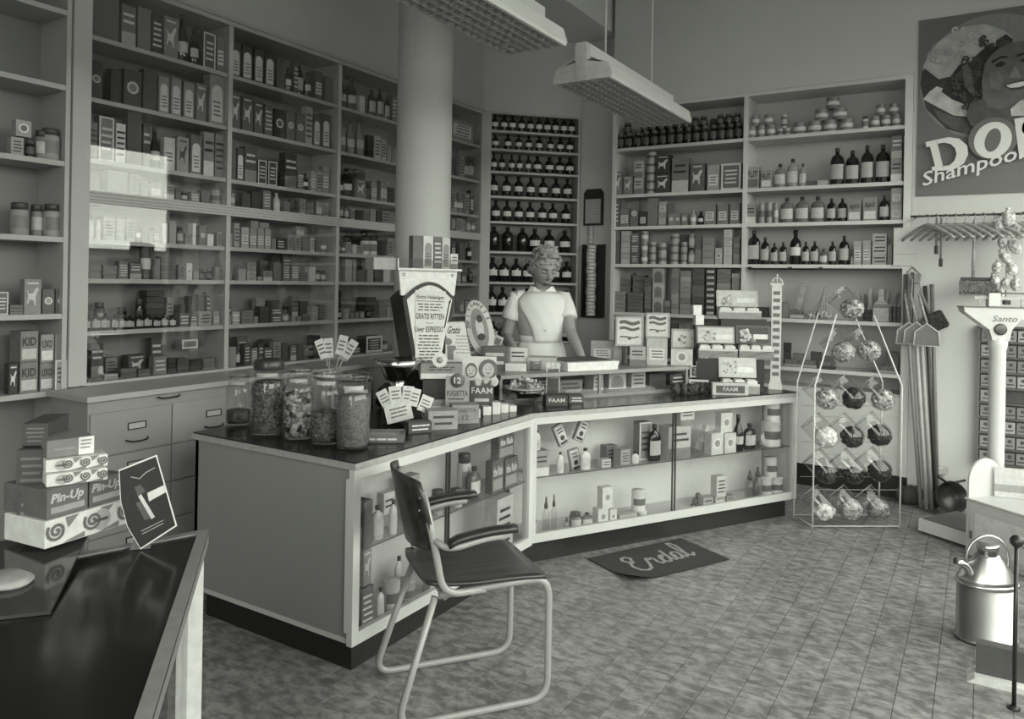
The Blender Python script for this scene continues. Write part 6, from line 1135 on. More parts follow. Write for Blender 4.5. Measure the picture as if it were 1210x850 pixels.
# ---- wire rack with tilted glass bins
fl3 = onZ(960, 626, 0); fr3 = onZ(1063, 626, 0); rd = (fr3-fl3).normalized(); rb = Vector((-rd.y, rd.x, 0)); RWd = (fr3-fl3).length
wr = empty('wire_bin_rack', (fl3.x, fl3.y, 0), math.atan2(rd.y, rd.x), 'tall tapering white wire rack holding tilted glass bins beside the counter', 'rack')
WRm = mat(.6, .3); DB = .22
zk, zt_ = .86, 1.285
for (x0, x1, y0, y1) in ((0, RWd*.27, 0, .04), (RWd, RWd*.70, 0, .04), (-.02, RWd*.20, DB, DB-.02), (RWd*.98, RWd*.62, DB, DB-.02)):
    MB().tube([(x0, y0, 0.004), (x0, y0*.9, zk), (x1, y1, zt_)], .005, 8).build('leg', WRm, wr)
MB().tube([(0, 0, .02), (RWd, 0, .02), (RWd*.98, DB, .02), (-.02, DB, .02), (0, 0, .02)], .003, 6).build('cross_wire', WRm, wr)
for (px, py) in ((1005, 622), (1008, 579), (1008, 537), (1008, 493)):
    zz = Pl(fl3.x, fl3.y, math.degrees(math.atan2(rd.y, rd.x))).on(px, py, .02).z; MB().tube([(0, .02, zz), (RWd, .02, zz)], .0018, 6).build('cross_wire', mat(.3, .3), wr); MB().tube([(-.02, .13, zz+.05), (RWd, .13, zz+.05)], .0018, 6).build('cross_wire', mat(.3, .3), wr)
Pr = Pl(fl3.x, fl3.y, math.degrees(math.atan2(rd.y, rd.x)))
BINS = [(1006.7, 364.7, 'sp')]+[(996.8, 415.7, 'lt'), (1026.7, 414, 'sp')]+[(977.5, 470.5, 'sp'), (1008.5, 470.5, 'dk'), (1043, 472, 'sp')]+[(975.7, 516, 'wh'), (1007, 516, 'dk'), (1039.5, 514, 'dk')]+[(977.5, 558, 'dk2'), (1008.5, 558, 'dk2'), (1039.5, 556, 'dk')]+[(973.8, 601.8, 'wh2'), (1005.6, 601.8, 'lt'), (1037.7, 601.8, 'lt2')]
rows_ = ['top row', 'second row', 'second row', 'third row', 'third row', 'third row', 'fourth row', 'fourth row', 'fourth row', 'fifth row', 'fifth row', 'fifth row', 'bottom row', 'bottom row', 'bottom row']
pos_ = ['', 'left of ', 'right of ']+['left of ', 'middle of ', 'right of ']*4
FM = {'sp': speckle(.10, .6, 70, .5, 'sponge_mix', 1), 'lt': speckle(.15, .45, 60, .5, 'sponge_mix', 1), 'lt2': speckle(.08, .3, 60, .5, 'sponge_mix', 1), 'dk': speckle(.012, .03, 60, .6, 'dark_goods', 1), 'dk2': speckle(.012, .03, 60, .6, 'dark_goods', 1), 'wh': speckle(.5, .7, 60, .7, 'white_goods', 1), 'wh2': speckle(.5, .7, 60, .7, 'white_goods', 1)}
FD = {'sp': 'mixed light bath sponges', 'lt': 'grey netted sponges', 'lt2': 'grey netted sponges', 'dk': 'black rubber goods', 'dk2': 'a few black rubber goods', 'wh': 'white cotton balls', 'wh2': 'white cotton balls'}
for i, (px, py, f_) in enumerate(BINS):
    q = Pr.on(px, py, .02 if i > 2 else .06); rr = .070
    if i == 0: q = Pr.on(px, py, .08)
    M = Matrix.Rotation(R(-38), 4, 'Y') @ Matrix.Rotation(R(-30), 4, 'X')       # mouth up, to the back and left
    b_ = MB(); ln = rr*1.75; prof = [(max(1e-5, rr*math.sin(a_)), -rr*math.cos(a_)) for a_ in [j*math.pi/16 for j in range(9)]]+[(rr, ln*.6), (rr*.99, ln), (rr*1.04, ln+.003), (rr*1.0, ln+.006), (rr*.96, ln)]
    b_.lathe(prof, seg=26, M=M); o = b_.build('glass_bin', GLJ); o.location = q; tag(o, 'round-bottomed tilted glass bin, %s%s of the wire rack' % (pos_[i], rows_[i]), 'bin', 'tilted glass bins'); o.rotation_euler = (0, 0, Pr.r)
    MB().tube([tuple(M @ Vector((rr*1.02*math.cos(t*math.pi/12), rr*1.02*math.sin(t*math.pi/12), ln+.003))) for t in range(25)], .0016, 6, caps=False).build('rim', mat(.3, .2), o)
    k = MB(); rq = random.Random(i); few = f_ in ('dk2', 'wh2'); top_ = .0 if few else .45
    # heap: inner ball cut by a level surface, lumpy on top
    k.ball((0, 0, 0 if not few else -.004), rr*.90, 14, 10)
    if few: k = MB(); k.ball((0, 0, -rr*.25), rr*.70, 14, 8)
    for _ in range(40):
        a_ = rq.uniform(0, 6.28); u_ = rq.uniform(-1, top_); s_ = math.sqrt(max(0, 1-u_*u_))*rr*.80; v = Vector((s_*math.cos(a_), s_*math.sin(a_), u_*rr*.80)); k.ball(v, .0145, 7, 5)
    g = k.build('bin_contents', FM[f_]); g.location = q; g['kind'] = 'stuff'; g.rotation_euler = (0, 0, Pr.r); tag(g, '%s filling the %s%s bin' % (FD[f_], pos_[i].replace('of ', ''), rows_[i]), 'goods')

# ---- rail with hangers, hanging brush, wrapped loofahs
ra_ = wl(1076, 256, -.16); rb_ = Vector((.95, ra_.y, ra_.z)); e = empty('wall_rail', (ra_.x, 5.66, ra_.z), 0, 'dark horizontal rail on the wall below the poster', 'rail')
MB().tube([(0, 0, 0), (rb_.x-ra_.x, 0, 0)], .007, 8).build('rod', mat(.08, .4), e)
for x in (.02, .5, 1.1): MB().tube([(x, 0, 0), (x, .158, .0)], .006, 6).build('bracket', mat(.08, .4), e)
for i in range(20): MB().tube([(.05+i*.035, .011*math.cos(a_), .011*math.sin(a_)) for a_ in [j*math.pi/4 for j in range(9)]], .0025, 5, caps=False).build('ring', mat(.2), e)
for i in range(11):
    x = ra_.x+.10+i*.052; h = empty('wooden_hanger', (x, 5.66, ra_.z-.045), 0, 'curved wooden coat hanger, %s from left on the rail' % ORD[i+1], 'hanger', 'wooden coat hangers'); yaw_ = -42; h.rotation_euler = (0, R(0), R(yaw_)); h.location = (x, 5.66, ra_.z-.062)
    pts = [(-.21+.42*t, 0, -.09*(abs(t-.5)*2)**1.5) for t in [j/14 for j in range(15)]]; MB().tube(pts, [.008+.008*math.sin(math.pi*t/14) for t in range(15)], 8).build('shoulder_bar', WDN, h); MB().tube(smoothpath([(0, 0, .008), (0, 0, .03), (.012, 0, .055), (0, 0, .078), (-.013, 0, .065)], .012, 3), .002, 5).build('hook', CHROME, h)
for i, (px, y1) in enumerate(((1108, 298), (1113.5, 313))):
    a_ = wl(px-1, 256, -.19); b_ = wl(px, y1, -.19); k = MB().tube([(0, 0, -.008), (0, 0, b_.z-a_.z)], .006, 6); o = k.build('bottle_brush', mat(.18)); o.location = (a_.x, 5.63, a_.z); MB().tube([(0, 0, b_.z-a_.z+.04), (0, 0, b_.z-a_.z-.012)], .011, 8).build('tip', mat(.05), o); tag(o, '%s thin dark rod with thick tip hanging from the rail' % ('shorter' if i == 0 else 'longer'), 'brush')
a_ = wl(1152, 262, -.2); b_ = wl(1151, 328, -.2); c_ = wl(1155, 349, -.2); e = empty('hanging_broom', (a_.x, 5.63, a_.z), 0, 'dark block broom hanging by its handle from the rail', 'broom'); MB().tube([(0, 0, .01), (-.005, 0, b_.z-a_.z)], .009, 8).build('handle', WDN, e); hw_ = .10
MB().box(-.075, .12, -.035, .035, b_.z-a_.z-.02, b_.z-a_.z, bev=.005).build('block', mat(.06), e); MB().box(-.08, .125, -.04, .04, c_.z-a_.z, b_.z-a_.z-.02).build('bristles', BR, e)
CEL = speckle(.25, .75, 55, .15, 'cellophane', 1)
rq = random.Random(11)
for i, (px, py, r0) in enumerate(((1192, 258, .05), (1180, 270, .04), (1203, 274, .045), (1185, 286, .04), (1199, 292, .045), (1188, 304, .042), (1178, 316, .036), (1196, 318, .042), (1176, 330, .034), (1188, 336, .036), (1200, 336, .04), (1183, 346, .03))):
    q = wl(px, py, -.22); k = MB(); k.ball((0, 0, 0), r0, 12, 8, (.8, .7, 1.1)); k.lathe([(.008, r0*.9), (.016, r0*1.3)], seg=8); o = k.build('wrapped_sponge', CEL); o.location = (q.x, 5.60, q.z); o.rotation_euler = (rq.uniform(-.5, .5), rq.uniform(-.5, .5), rq.uniform(0, 3)); tag(o, 'shiny cellophane-wrapped sponge, %s downwards in the string at the right edge' % ORD[i+1], 'sponge', 'string of wrapped sponges')
o = MB().tube([(0, 0, 0), (0, 0, -.55)], .003, 5).build('cord', mat(.2)); q = wl(1190, 256, -.2); o.location = (q.x, 5.60, q.z); tag(o, 'thin cord carrying the wrapped sponges below the rail', 'cord')
# ---- brooms, dustpans, poles leaning by the shelving post
for i, (xt, yt_, xb, yb_, t) in enumerate(((1070, 402, 1088, 600, .35), (1079, 402, 1095, 603, .42), (1085, 400, 1101, 603, .38), (1093, 398, 1106, 601, .05), (1101, 396, 1108, 599, .18))):
    b_ = onZ(xb, yb_, 0); tp = wl(xt, yt_-60, -.05); v = tp-b_; o = MB().tube([(0, 0, .004), tuple(v)], .0125, 10).build('broom_pole', mat(t, .45)); o.location = b_; tag(o, '%s long pole, %s from left of those leaning by the shelving post' % (tone(t), ORD[i+1]), 'pole', 'leaning broom poles')
b_ = onZ(1095, 588, 0); k = MB().tube([(b_.x-.045, b_.y-.03, .13), (b_.x+.03, b_.y-.045, .13), (b_.x+.06, b_.y, .13)], .004, 6); o = k.build('binding_cord', mat(.3)); tag(o, 'cord tied round the feet of the leaning poles', 'cord')
for i, (px, py) in enumerate(((1074, 396), (1083, 396), (1095, 398))):
    q = wl(px, py, -.17-.03*i); e = empty('dustpan', (q.x, q.y, q.z), 0, 'hanging metal dustpan with pale rim, %s from left beside the shelving post' % ORD[i+1], 'dustpan', 'hanging dustpans')
    s_ = .075; up([(-s_, -.06), (s_, -.06), (s_*.9, .03), (0, .085), (-s_*.9, .03)], .0, .006).build('pan', mat(.16, .3), e)
    MB().tube([(-s_, -.002, -.06), (s_, -.002, -.06), (s_*.9, -.002, .03), (0, -.002, .085), (-s_*.9, -.002, .03), (-s_, -.002, -.06)], .005, 6).build('rim', mat(.6), e); MB().tube([(0, 0, .085), (-.03-.01*i, .02, .27)], .008, 8).build('handle', WDN, e)
q = wl(1106, 380, -.1); e = empty('wall_broom', (q.x, q.y, q.z), 0, 'dark bushy broom head on a slanting handle below the hangers', 'broom'); MB().box(-.06, .06, -.05, .05, -.06, .06, Matrix.Rotation(R(-28), 4, 'Y'), bev=.012).build('bristles', speckle(.02, .08, 120, .9, 'dark_bristle', 1), e); tp = wl(1078, 322, -.06)-q; MB().tube([(-.03, 0, .03), tuple(tp)], .011, 8).build('handle', mat(.2), e)
q = wl(1078, 325, -.12); e = empty('carpet_beater', (q.x, q.y, q.z), 0, 'looped cane beater hanging beside the shelving post', 'beater'); k = MB()
k.tube([(.0, 0, .05), (.05, 0, .0), (.04, 0, -.06), (-.01, 0, -.03), (-.03, 0, .02), (.0, 0, .05)], .006, 6).tube([(.0, 0, -.02), (-.01, 0, -.3)], .007, 6); k.build('cane', mat(.22), e)
for i, (px, w_, t) in enumerate(((1070, .03, .12), (1076, .035, .22), (1083, .03, .3))):
    q = wl(px, 352, -.05-.02*i); o = MB().box(-w_/2, w_/2, -.012, .012, -.22, .16, bev=.004).build('hanging_cloth', mat(t, .9)); o.location = q; tag(o, '%s narrow cloth hanging at the shelving post, %s from left' % (tone(t), ORD[i+1]), 'cloth')
# clutter on the floor at the wall
def blob(px, py, w_, h_, m, name, lb, cat, seed=1, z=0):
    p = onZ(px, py, z); k = MB(); rq = random.Random(seed)
    for _ in range(9): k.ball((rq.uniform(-w_*.3, w_*.3), rq.uniform(-w_*.15, w_*.15), h_*.45), 1, 10, 6, (w_*.28, w_*.2, h_*.45))
    o = k.build(name, m); o.location = p; o.rotation_euler = (0, 0, YAW); tag(o, lb, cat); return o
p = onZ(1124, 609, 0); e = empty('black_saucepan', p, YAW, 'black long-handled pan lying on its side at the wall', 'pan'); MB().lathe([(.001, 0), (.08, .005), (.10, .06), (.104, .06), (.084, 0)], seg=24, M=Matrix.Translation((0, .05, .10)) @ Matrix.Rotation(R(75), 4, 'X') @ Matrix.Rotation(R(0), 4, 'Y')).build('pan', BLACK, e); MB().tube([(-.0, .03, .19), (-.09, -.0, .25)], .009, 8).build('handle', BLACK, e)
MB().tube([(.0, .04, .19), (.1, .02, .22)], .008, 8).build('side_handle', BLACK, e)
blob(1075, 596, .16, .14, mat(.05, .8), 'dark_cloth_bundle', 'dark bundle on the floor between shelving and poles', 'bundle', 3)
p = onZ(1112, 597, 0); o = MB().box(-.03, .03, -.02, .02, 0, .21, bev=.01).build('wooden_mallet', mat(.25)); o.location = p; o.rotation_euler = (R(4), R(-5), YAW); MB().box(-.045, .045, -.03, .03, .21, .27, bev=.01).build('head', mat(.35), o); tag(o, 'short upright wooden tool with a block head by the poles', 'tool')
# ---- picture card rack on the wall
x0 = wl(1157, 386, -.03).x; e_z1 = wl(1157, 387, -.03).z; e_z0 = wl(1157, 547, -.03).z; cr_ = empty('card_rack', (x0, 5.818, e_z0), 0, 'dark wall rack with rows of small picture cards behind the weighing scale', 'rack'); w_ = .62; h_ = e_z1-e_z0
MB().box(0, w_, -.012, 0, 0, h_).build('back_board', mat(.07), cr_); MB().box(-.006, .008, -.05, -.012, 0, h_).build('side_rail', mat(.12), cr_); MB().box(-.012, w_, -.055, -.0, h_, h_+.012).build('top_rail', mat(.12), cr_)
nr = 9; cn = 0
for r in range(nr):
    zz = h_*r/nr; MB().box(.008, w_, -.05, -.012, zz, zz+.012).build('ledge', mat(.10), cr_)
    for c_ in range(9):
        x = .014+c_*.066
        if x > w_-.06 or (r == 4 and c_ > 1): continue
        cn += 1; o = MB().box(0, .058, -.002, 0, 0, h_/nr*.74).build('picture_card', mat(rnd.choice((.2, .28, .36)), .5)); o.location = (x0+x, 5.818-.03, e_z0+zz+.013); k = MB(); scribble(k, .008, .05, .01, h_/nr*.3, -.0026, 1); k.flat(disc(.012, .03, h_/nr*.48, 8), -.0026); k.build('print', mat(.07), o)
        tag(o, 'small picture card, %s from left on %s ledge from bottom of the wall rack' % (ORD[c_+1], ORD[r+1]), 'card', 'picture cards in the wall rack')
# ---- weighing scale
A1 = onZ(1085, 629, 0); A2 = onZ(1136, 646, 0); dr = (A2-A1).normalized(); ws = empty('weighing_scale', (A1.x, A1.y, 0), math.atan2(dr.y, dr.x), 'white upright weighing scale with column, beam head and low platform', 'scale')
SCW = mat(.56, .3, var=.02); 
ppos = Vector((.088, 5.2, 0)); lpv = ws.matrix_basis.inverted() @ ppos
L_ = .30; MB().prism([(0, 0), (L_, 0), (L_, .36), (0, .36)], .012, .082).build('platform_base', SCW, ws); MB().box(.015, L_-.015, .015, .345, .082, .088).build('rubber_tread', mat(.13, .7), ws); MB().box(.02, L_-.02, .02, .34, 0, .012).build('foot', BLACK, ws)
MB().lathe([(.06, .03), (.05, .06), (.042, .12), (.042, 1.10), (.05, 1.13), (.05, 1.18)], cx=lpv.x, cy=lpv.y, seg=24).build('column', SCW, ws)
MB().box(min(L_, lpv.x)-.08, lpv.x+.06, lpv.y-.06, lpv.y+.06, 0, .06).build('column_foot', SCW, ws)
hr = YAW-math.radians(4); MH = Matrix.Translation(lpv) @ Matrix.Rotation(hr-ws.rotation_euler.z-R(8), 4, 'Z')
def yz(y): return C0.z+ray(1178, y).z/F*4.37
zt2, zm, zb2 = yz(364), yz(373), yz(402)
pts = [(-.195, zt2), (.30, zt2), (.30, zm), (.10, zm-.02), (.055, zb2+.06), (.045, zb2), (-.045, zb2), (-.06, zb2+.06), (-.10, zb2+.09), (-.19, zt2-.025)]
up(pts, -.045, .05, MH).build('scale_head', SCW, ws); MB().box(-.2, .305, -.05, .055, zt2, zt2+.006, MH).build('head_top', mat(.15), ws)
MB().lathe([(.032, 0), (.034, .006), (.025, .010), (.001, .010)], seg=20, M=MH @ Matrix.Translation((-.005, -.045, yz(389))) @ M90).build('round_knob', mat(.08, .3), ws)
k = textmb('Santo', .035, .13, .3, -.0462, .02, yz(376.5), bold=.02); k2 = MB(); k2.add(k.v, k.f, False, MH); k2.build('lettering', mat(.2), ws)
k = MB().box(-.13, .30, -.01, .0, zt2+.05, zt2+.065, MH); k.build('beam', mat(.45, .3), ws); MB().box(-.06, .0, -.03, .02, zt2+.006, zt2+.085, MH, bev=.005).build('slider_housing', SCW, ws); MB().box(.02, .05, -.035, .0, zt2+.02, zt2+.045, MH).build('weight', BLACK, ws)
MB().tube([tuple(MH @ Vector(q)) for q in ((-.19, -.02, zt2+.085), (.3, -.02, zt2+.085))], .004, 6).build('beam_guide', mat(.1), ws)
for x in (-.1, .12, .22): MB().tube([tuple(MH @ Vector(q)) for q in ((x, 0, zt2), (x, 0, zt2+.055))], .005, 6).build('beam_support', mat(.5), ws)
# ---- small white cabinet
cp_ = onZ(1141, 655, 0); cbn = empty('small_white_cabinet', (cp_.x, cp_.y, 0), R(-39), 'small white cabinet with panelled door and arched side board', 'cabinet'); CW = mat(.50, .4, var=.02); ch_ = .30
MB().box(0, .40, 0, .26, .0, ch_, bev=.004).build('body', CW, cbn); MB().box(-.006, .406, -.008, .266, ch_, ch_+.012, bev=.003).build('top', CW, cbn)
dr_ = MB().box(.03, .37, -.008, 0, .03, ch_-.03, bev=.003).build('door', CW, cbn); MB().box(.06, .34, -.011, -.008, .06, ch_-.06).build('door_panel', mat(.6, .4), dr_); MB().box(.034, .044, -.016, -.008, .10, .14).build('hinge', mat(.1), dr_); MB().ball((.345, -.018, .15), .008).build('door_knob', CHROME, dr_)
arc = [(0, ch_+.012), (.24, ch_+.012)]+[(.12+.12*math.cos(a_), ch_+.10+.12*math.sin(a_)) for a_ in [j*math.pi/14 for j in range(15)]]
up([(x, z_) for x, z_ in arc], -.006, .006, Matrix.Translation((.008, 0, 0)) @ Matrix.Rotation(R(90), 4, 'Z')).build('arched_board', CW, cbn)
q0 = onZ(1168, 590, .312); q = Vector((cbn.location.x+.13, cbn.location.y+.10, .3135)); o = MB().box(0, .22, 0, .01, 0, .16).build('white_panel', mat(.5, .35)); o.location = q; o.rotation_euler = (R(-4), 0, R(12)); MB().box(.0, .22, -.001, 0, .03, .07).build('print', mat(.3), o); tag(o, 'rectangular white panel standing on the small cabinet', 'panel')
# ---- watering can like metal jug
jp = onZ(1165, 767, 0); jr = Vector((jp.x, jp.y, 0)).normalized()*.10; jg = empty('metal_jug', (jp.x+jr.x, jp.y+jr.y, 0), YAW, 'shiny oval metal can with cone top, spout and bail handle', 'can'); MT = mat(.34, .42, 1, .10, ns=5); MT2 = mat(.48, .3, 1, .06, ns=5)
sb_ = .8; MB().lathe([(.118, .004), (.122, .012), (.118, .02), (.116, .02), (.116, .235)], seg=40, sy=sb_).build('body', MT, jg); MB().lathe([(.119, .232), (.123, .24), (.119, .248)], seg=40, sy=sb_).build('rim', MT2, jg)
MB().lathe([(.117, .243), (.112, .262), (.05, .345), (.044, .355)], seg=40, sy=sb_).build('shoulder_cone', MT2, jg); MB().lathe([(.038, .353), (.038, .375), (.042, .377), (.042, .395), (.038, .398), (.001, .399)], seg=24).build('screw_cap', MT2, jg)
MB().lathe([(.12, 0), (.12, .006), (.116, .008)], seg=40, sy=sb_).build('base_ring', mat(.04), jg)
k = MB(); k.tube(smoothpath([(-.075, -.02, .26), (-.105, -.03, .315), (-.15, -.035, .335)], .02, 4), [.02]+[.014]*9+[.012], 12); k.build('spout', MT2, jg); MB().lathe([(.0135, -.004), (.0145, .004)], seg=12, M=Matrix.Translation((-.15, -.035, .335)) @ Matrix.Rotation(R(-70), 4, 'Y')).build('spout_collar', mat(.06), jg)
MB().tube([(-.108, -.03, .32), (-.05, -.01, .335)], .004, 6).build('spout_brace', MT, jg)
hp = [(.085, -.0, .27)]+[(.0+.088*math.cos(a_), .0, .33+.10*math.sin(a_)) for a_ in [R(-10+j*200/14) for j in range(15)]]+[(-.085, .0, .27)]; MB().tube(hp, .005, 8).build('bail_handle', MT2, jg)
for s in (-1, 1): MB().ball((s*.086, 0, .268), .012, 8, 5).build('handle_lug', MT2, jg)
# ---- dark pole stand and box at the right edge
p = onZ(1172, 806, 0); e = empty('pedal_box', p, YAW+R(-30), 'dark flat box on a white wedge foot at the lower right corner', 'box'); MB().box(-.05, .10, 0, .05, .02, .13).build('box_body', mat(.07), e); up([(-.08, 0), (.12, 0), (.12, .02), (-.055, .02)], -.05, .06).build('wedge_foot', mat(.6), e)
p = onZ(1198, 838, 0); e = empty('dark_pole_stand', p, 0, 'thin dark pole stand with a dark knob at the right frame edge', 'stand'); MB().tube([(0, 0, 0), (0, 0, .56)], .007, 8).build('pole', BLACK, e); k = MB().ball((0, 0, .58), .022, 10, 6); k.build('knob', BLACK, e); MB().lathe([(.02, 0), (.02, .006), (.008, .012)], seg=12).build('foot', BLACK, e)

# ================================================================ SHOP ASSISTANT
pd = ray(640, 330); pd = Vector((pd.x, pd.y, 0)).normalized(); WP = Vector((pd.x, pd.y, 0))*4.98
PA = R(36); Wm = empty('person', (WP.x, WP.y, 0), PA, 'fair-haired woman in white short-sleeved overall looking down behind the counter', 'person')
SKIN = mat(.27, .55, var=.03, ns=8, vary=0); HAIR = mat(.27, .6, var=.45, ns=38, vary=0, bump=.8); DRESS = mat(.70, .75, var=.02, ns=6, vary=0); DRESS2 = mat(.36, .8, var=.04, ns=6, vary=0)
Mi = Wm.matrix_basis.inverted()
def TL(v): return Mi @ Vector(v)
# right-hand side of picture: arm reaching down to the case top, left: bent forearm
handR = TL(onZ(690, 428, .955)); pR = onZ(690, 424, .955); 
dd = ray(688, 424); dd = dd/(dd.x*-math.sin(YAW)+dd.y*math.cos(YAW)); hR = TL(C0+dd*4.72)
dd = ray(611, 424); dd = dd/(dd.x*-math.sin(YAW)+dd.y*math.cos(YAW)); hL = TL(C0+dd*4.55)
dd = ray(674, 392); dd = dd/(dd.x*-math.sin(YAW)+dd.y*math.cos(YAW)); eR = TL(C0+dd*4.88)
dd = ray(598, 398); dd = dd/(dd.x*-math.sin(YAW)+dd.y*math.cos(YAW)); eL = TL(C0+dd*4.95)
sR, sL = Vector((.150, .0, 1.335)), Vector((-.165, .0, 1.335))
body = MB()
def limb(a, b, r0, r1, n=6, mid=None):
    pts = []; rr = []
    for i in range(n+1): t = i/n; pts.append(a.lerp(b, t)); rr.append(r0+(r1-r0)*t+(mid or 0)*math.sin(math.pi*t))
    body.tube([tuple(p) for p in pts], rr, 12)
for s in (-1, 1):
    limb(Vector((s*.085, .0, .86)), Vector((s*.08, -.01, .46)), .085, .052, mid=.006); limb(Vector((s*.08, -.01, .47)), Vector((s*.075, .02, .09)), .05, .034, mid=.012)
    body.ball((s*.08, -.01, .465), .05); limb(Vector((s*.075, .03, .04)), Vector((s*.08, -.14, .025)), .04, .028); body.ball((s*.075, .03, .05), .04); body.ball((s*.08, -.14, .028), .028)
prof = [(.001, .80), (.13, .83), (.155, .92), (.135, 1.02), (.118, 1.10), (.135, 1.20), (.155, 1.28), (.15, 1.33), (.10, 1.375), (.055, 1.395), (.047, 1.44), (.045, 1.50)]
body.lathe(prof, seg=24, sy=.68)
for s, sh, el, ha, r in ((1, sR, eR, hR, 1), (-1, sL, eL, hL, 1)):
    body.ball(sh, .055, 12, 8); limb(sh, el, .05, .037, mid=.004); body.ball(el, .037); limb(el, ha, .037, .024, mid=.003)
    d = (ha-el).normalized(); side = d.cross(Vector((0, 0, 1))).normalized(); dn = d.cross(side)
    if dn.z > 0: dn = -dn
    d2 = (d*.6+Vector((0, -.6, -.05 if s > 0 else .0))).normalized() if s > 0 else (d+Vector((.3, 0, -.2))).normalized()
    pc_ = ha+d2*.045; 
    for j in range(-1, 3): limb(ha, ha+d2*.08+side*.018*(j-.5), .018, .013, 3)
    for j, ln in zip(range(4), (.058, .072, .068, .052)):
        b0 = ha+d2*.082+side*.0185*(j-1.5); b1 = b0+(d2+Vector((0, 0, -.15))).normalized()*ln*.5; b2 = b1+(d2+Vector((0, 0, -.8))).normalized()*ln*.5
        limb(b0-d2*.02, b1, .0092, .0085, 3); limb(b1, b2, .0085, .0068, 3); body.ball(b2, .0068, 8, 5)
    t0 = ha+d2*.025-side*.022*s; t1 = t0-side*.022*s+d2*.03; t2 = t1+d2*.026; limb(t0, t1, .011, .0095, 3); limb(t1, t2, .0095, .0075, 3)
# head: one shaped surface with brow, nose, lips, chin
HC = Vector((.012, -.035, 1.535)); HM = Matrix.Translation(HC) @ Matrix.Rotation(R(14), 4, 'Z') @ Matrix.Rotation(R(20), 4, 'X') @ Matrix.Scale(1.08, 4)
hv = []; hf = []; NU, NV = 32, 28
def hshape(th, ph):       # th around (0 = front -y), ph from top
    x = math.sin(ph)*math.sin(th); y = -math.sin(ph)*math.cos(th); z = math.cos(ph)
    w = .074; dpt = .092; hgt = .118
    if z < -.1: w *= 1-.42*((-z-.1)/.9)**1.3; dpt *= 1-.14*(-z)
    X, Y, Z = x*w, y*dpt, z*hgt
    fr = max(0, math.cos(th))
    def bump(x0, z0, sx_, sz): return math.exp(-((X-x0)/sx_)**2-((Z-z0)/sz)**2)*(1 if y < 0 else 0)
    Y -= .026*bump(0, -.028, .010, .012)+.016*bump(0, -.008, .008, .022)          # nose
    Y += .012*(bump(-.03, .006, .016, .011)+bump(.03, .006, .016, .011))            # eye sockets
    Y -= .006*bump(0, .026, .05, .010)                                            # brow
    Y -= .009*bump(0, -.060, .020, .006)+.007*bump(0, -.072, .017, .006)          # lips
    Y += .004*bump(0, -.0665, .02, .003); Y -= .012*bump(0, -.100, .024, .016)    # mouth line, chin
    Y -= .005*(bump(-.042, -.028, .018, .018)+bump(.042, -.028, .018, .018))        # cheeks
    return HM @ Vector((X, Y, Z))
for i in range(NV+1):
    for j in range(NU): hv.append(hshape(2*math.pi*j/NU, max(.001, min(math.pi-.001, math.pi*i/NV))))
hf = [(i*NU+j, (i+1)*NU+j, (i+1)*NU+(j+1) % NU, i*NU+(j+1) % NU) for i in range(NV) for j in range(NU)]
body.add(hv, hf, True)
for s in (-1, 1): body.ball(HM @ Vector((s*.074, .012, -.012)), .018, 10, 6, (.45, .8, 1.4))
body.tube([(0, .005, 1.38), (.003, -.01, 1.44), tuple(HC+Vector((0, .02, -.04)))], [.056, .048, .048], 14)
bo = body.build('body', SKIN, Wm); rm = bo.modifiers.new('remesh', 'REMESH'); rm.mode = 'VOXEL'; rm.voxel_size = .0042; rm.use_smooth_shade = True; sm = bo.modifiers.new('smooth', 'SMOOTH'); sm.iterations = 3; sm.factor = .4
for s in (-1, 1):
    k = MB(); c = Vector((s*.031, -.0795, .004)); k.ball(tuple(HM @ c), .0105, 10, 6, (1.25, .6, .75)); o = k.build('eye', mat(.38, .3), Wm)
    k = MB(); k.ball(tuple(HM @ (c+Vector((0, -.005, -.003)))), .0045, 8, 5); k.build('iris', mat(.03, .2), Wm)
    k = MB(); k.tube([tuple(HM @ Vector((s*x, y, z))) for x, y, z in ((.018, -.088, .002), (.026, -.0905, .005), (.034, -.089, .005), (.042, -.082, .001))], .003, 6); k.build('eyelid', mat(.12, .5, vary=0), Wm)
    k = MB(); k.tube([tuple(HM @ Vector((s*x, y, z))) for x, y, z in ((.014, -.0945, .024), (.028, -.0945, .030), (.046, -.083, .026))], [.0025, .003, .0015], 6); k.build('eyebrow', mat(.09, .7, vary=0), Wm)
k = MB(); k.tube([tuple(HM @ Vector(q)) for q in ((-.022, -.083, -.064), (-.010, -.095, -.0625), (0, -.097, -.0635), (.010, -.095, -.0625), (.022, -.083, -.064))], [.002, .0045, .0045, .0045, .002], 8).tube([tuple(HM @ Vector(q)) for q in ((-.018, -.083, -.069), (0, -.0945, -.0725), (.018, -.083, -.069))], [.002, .005, .002], 8); k.build('lips', mat(.09, .4, vary=0), Wm)
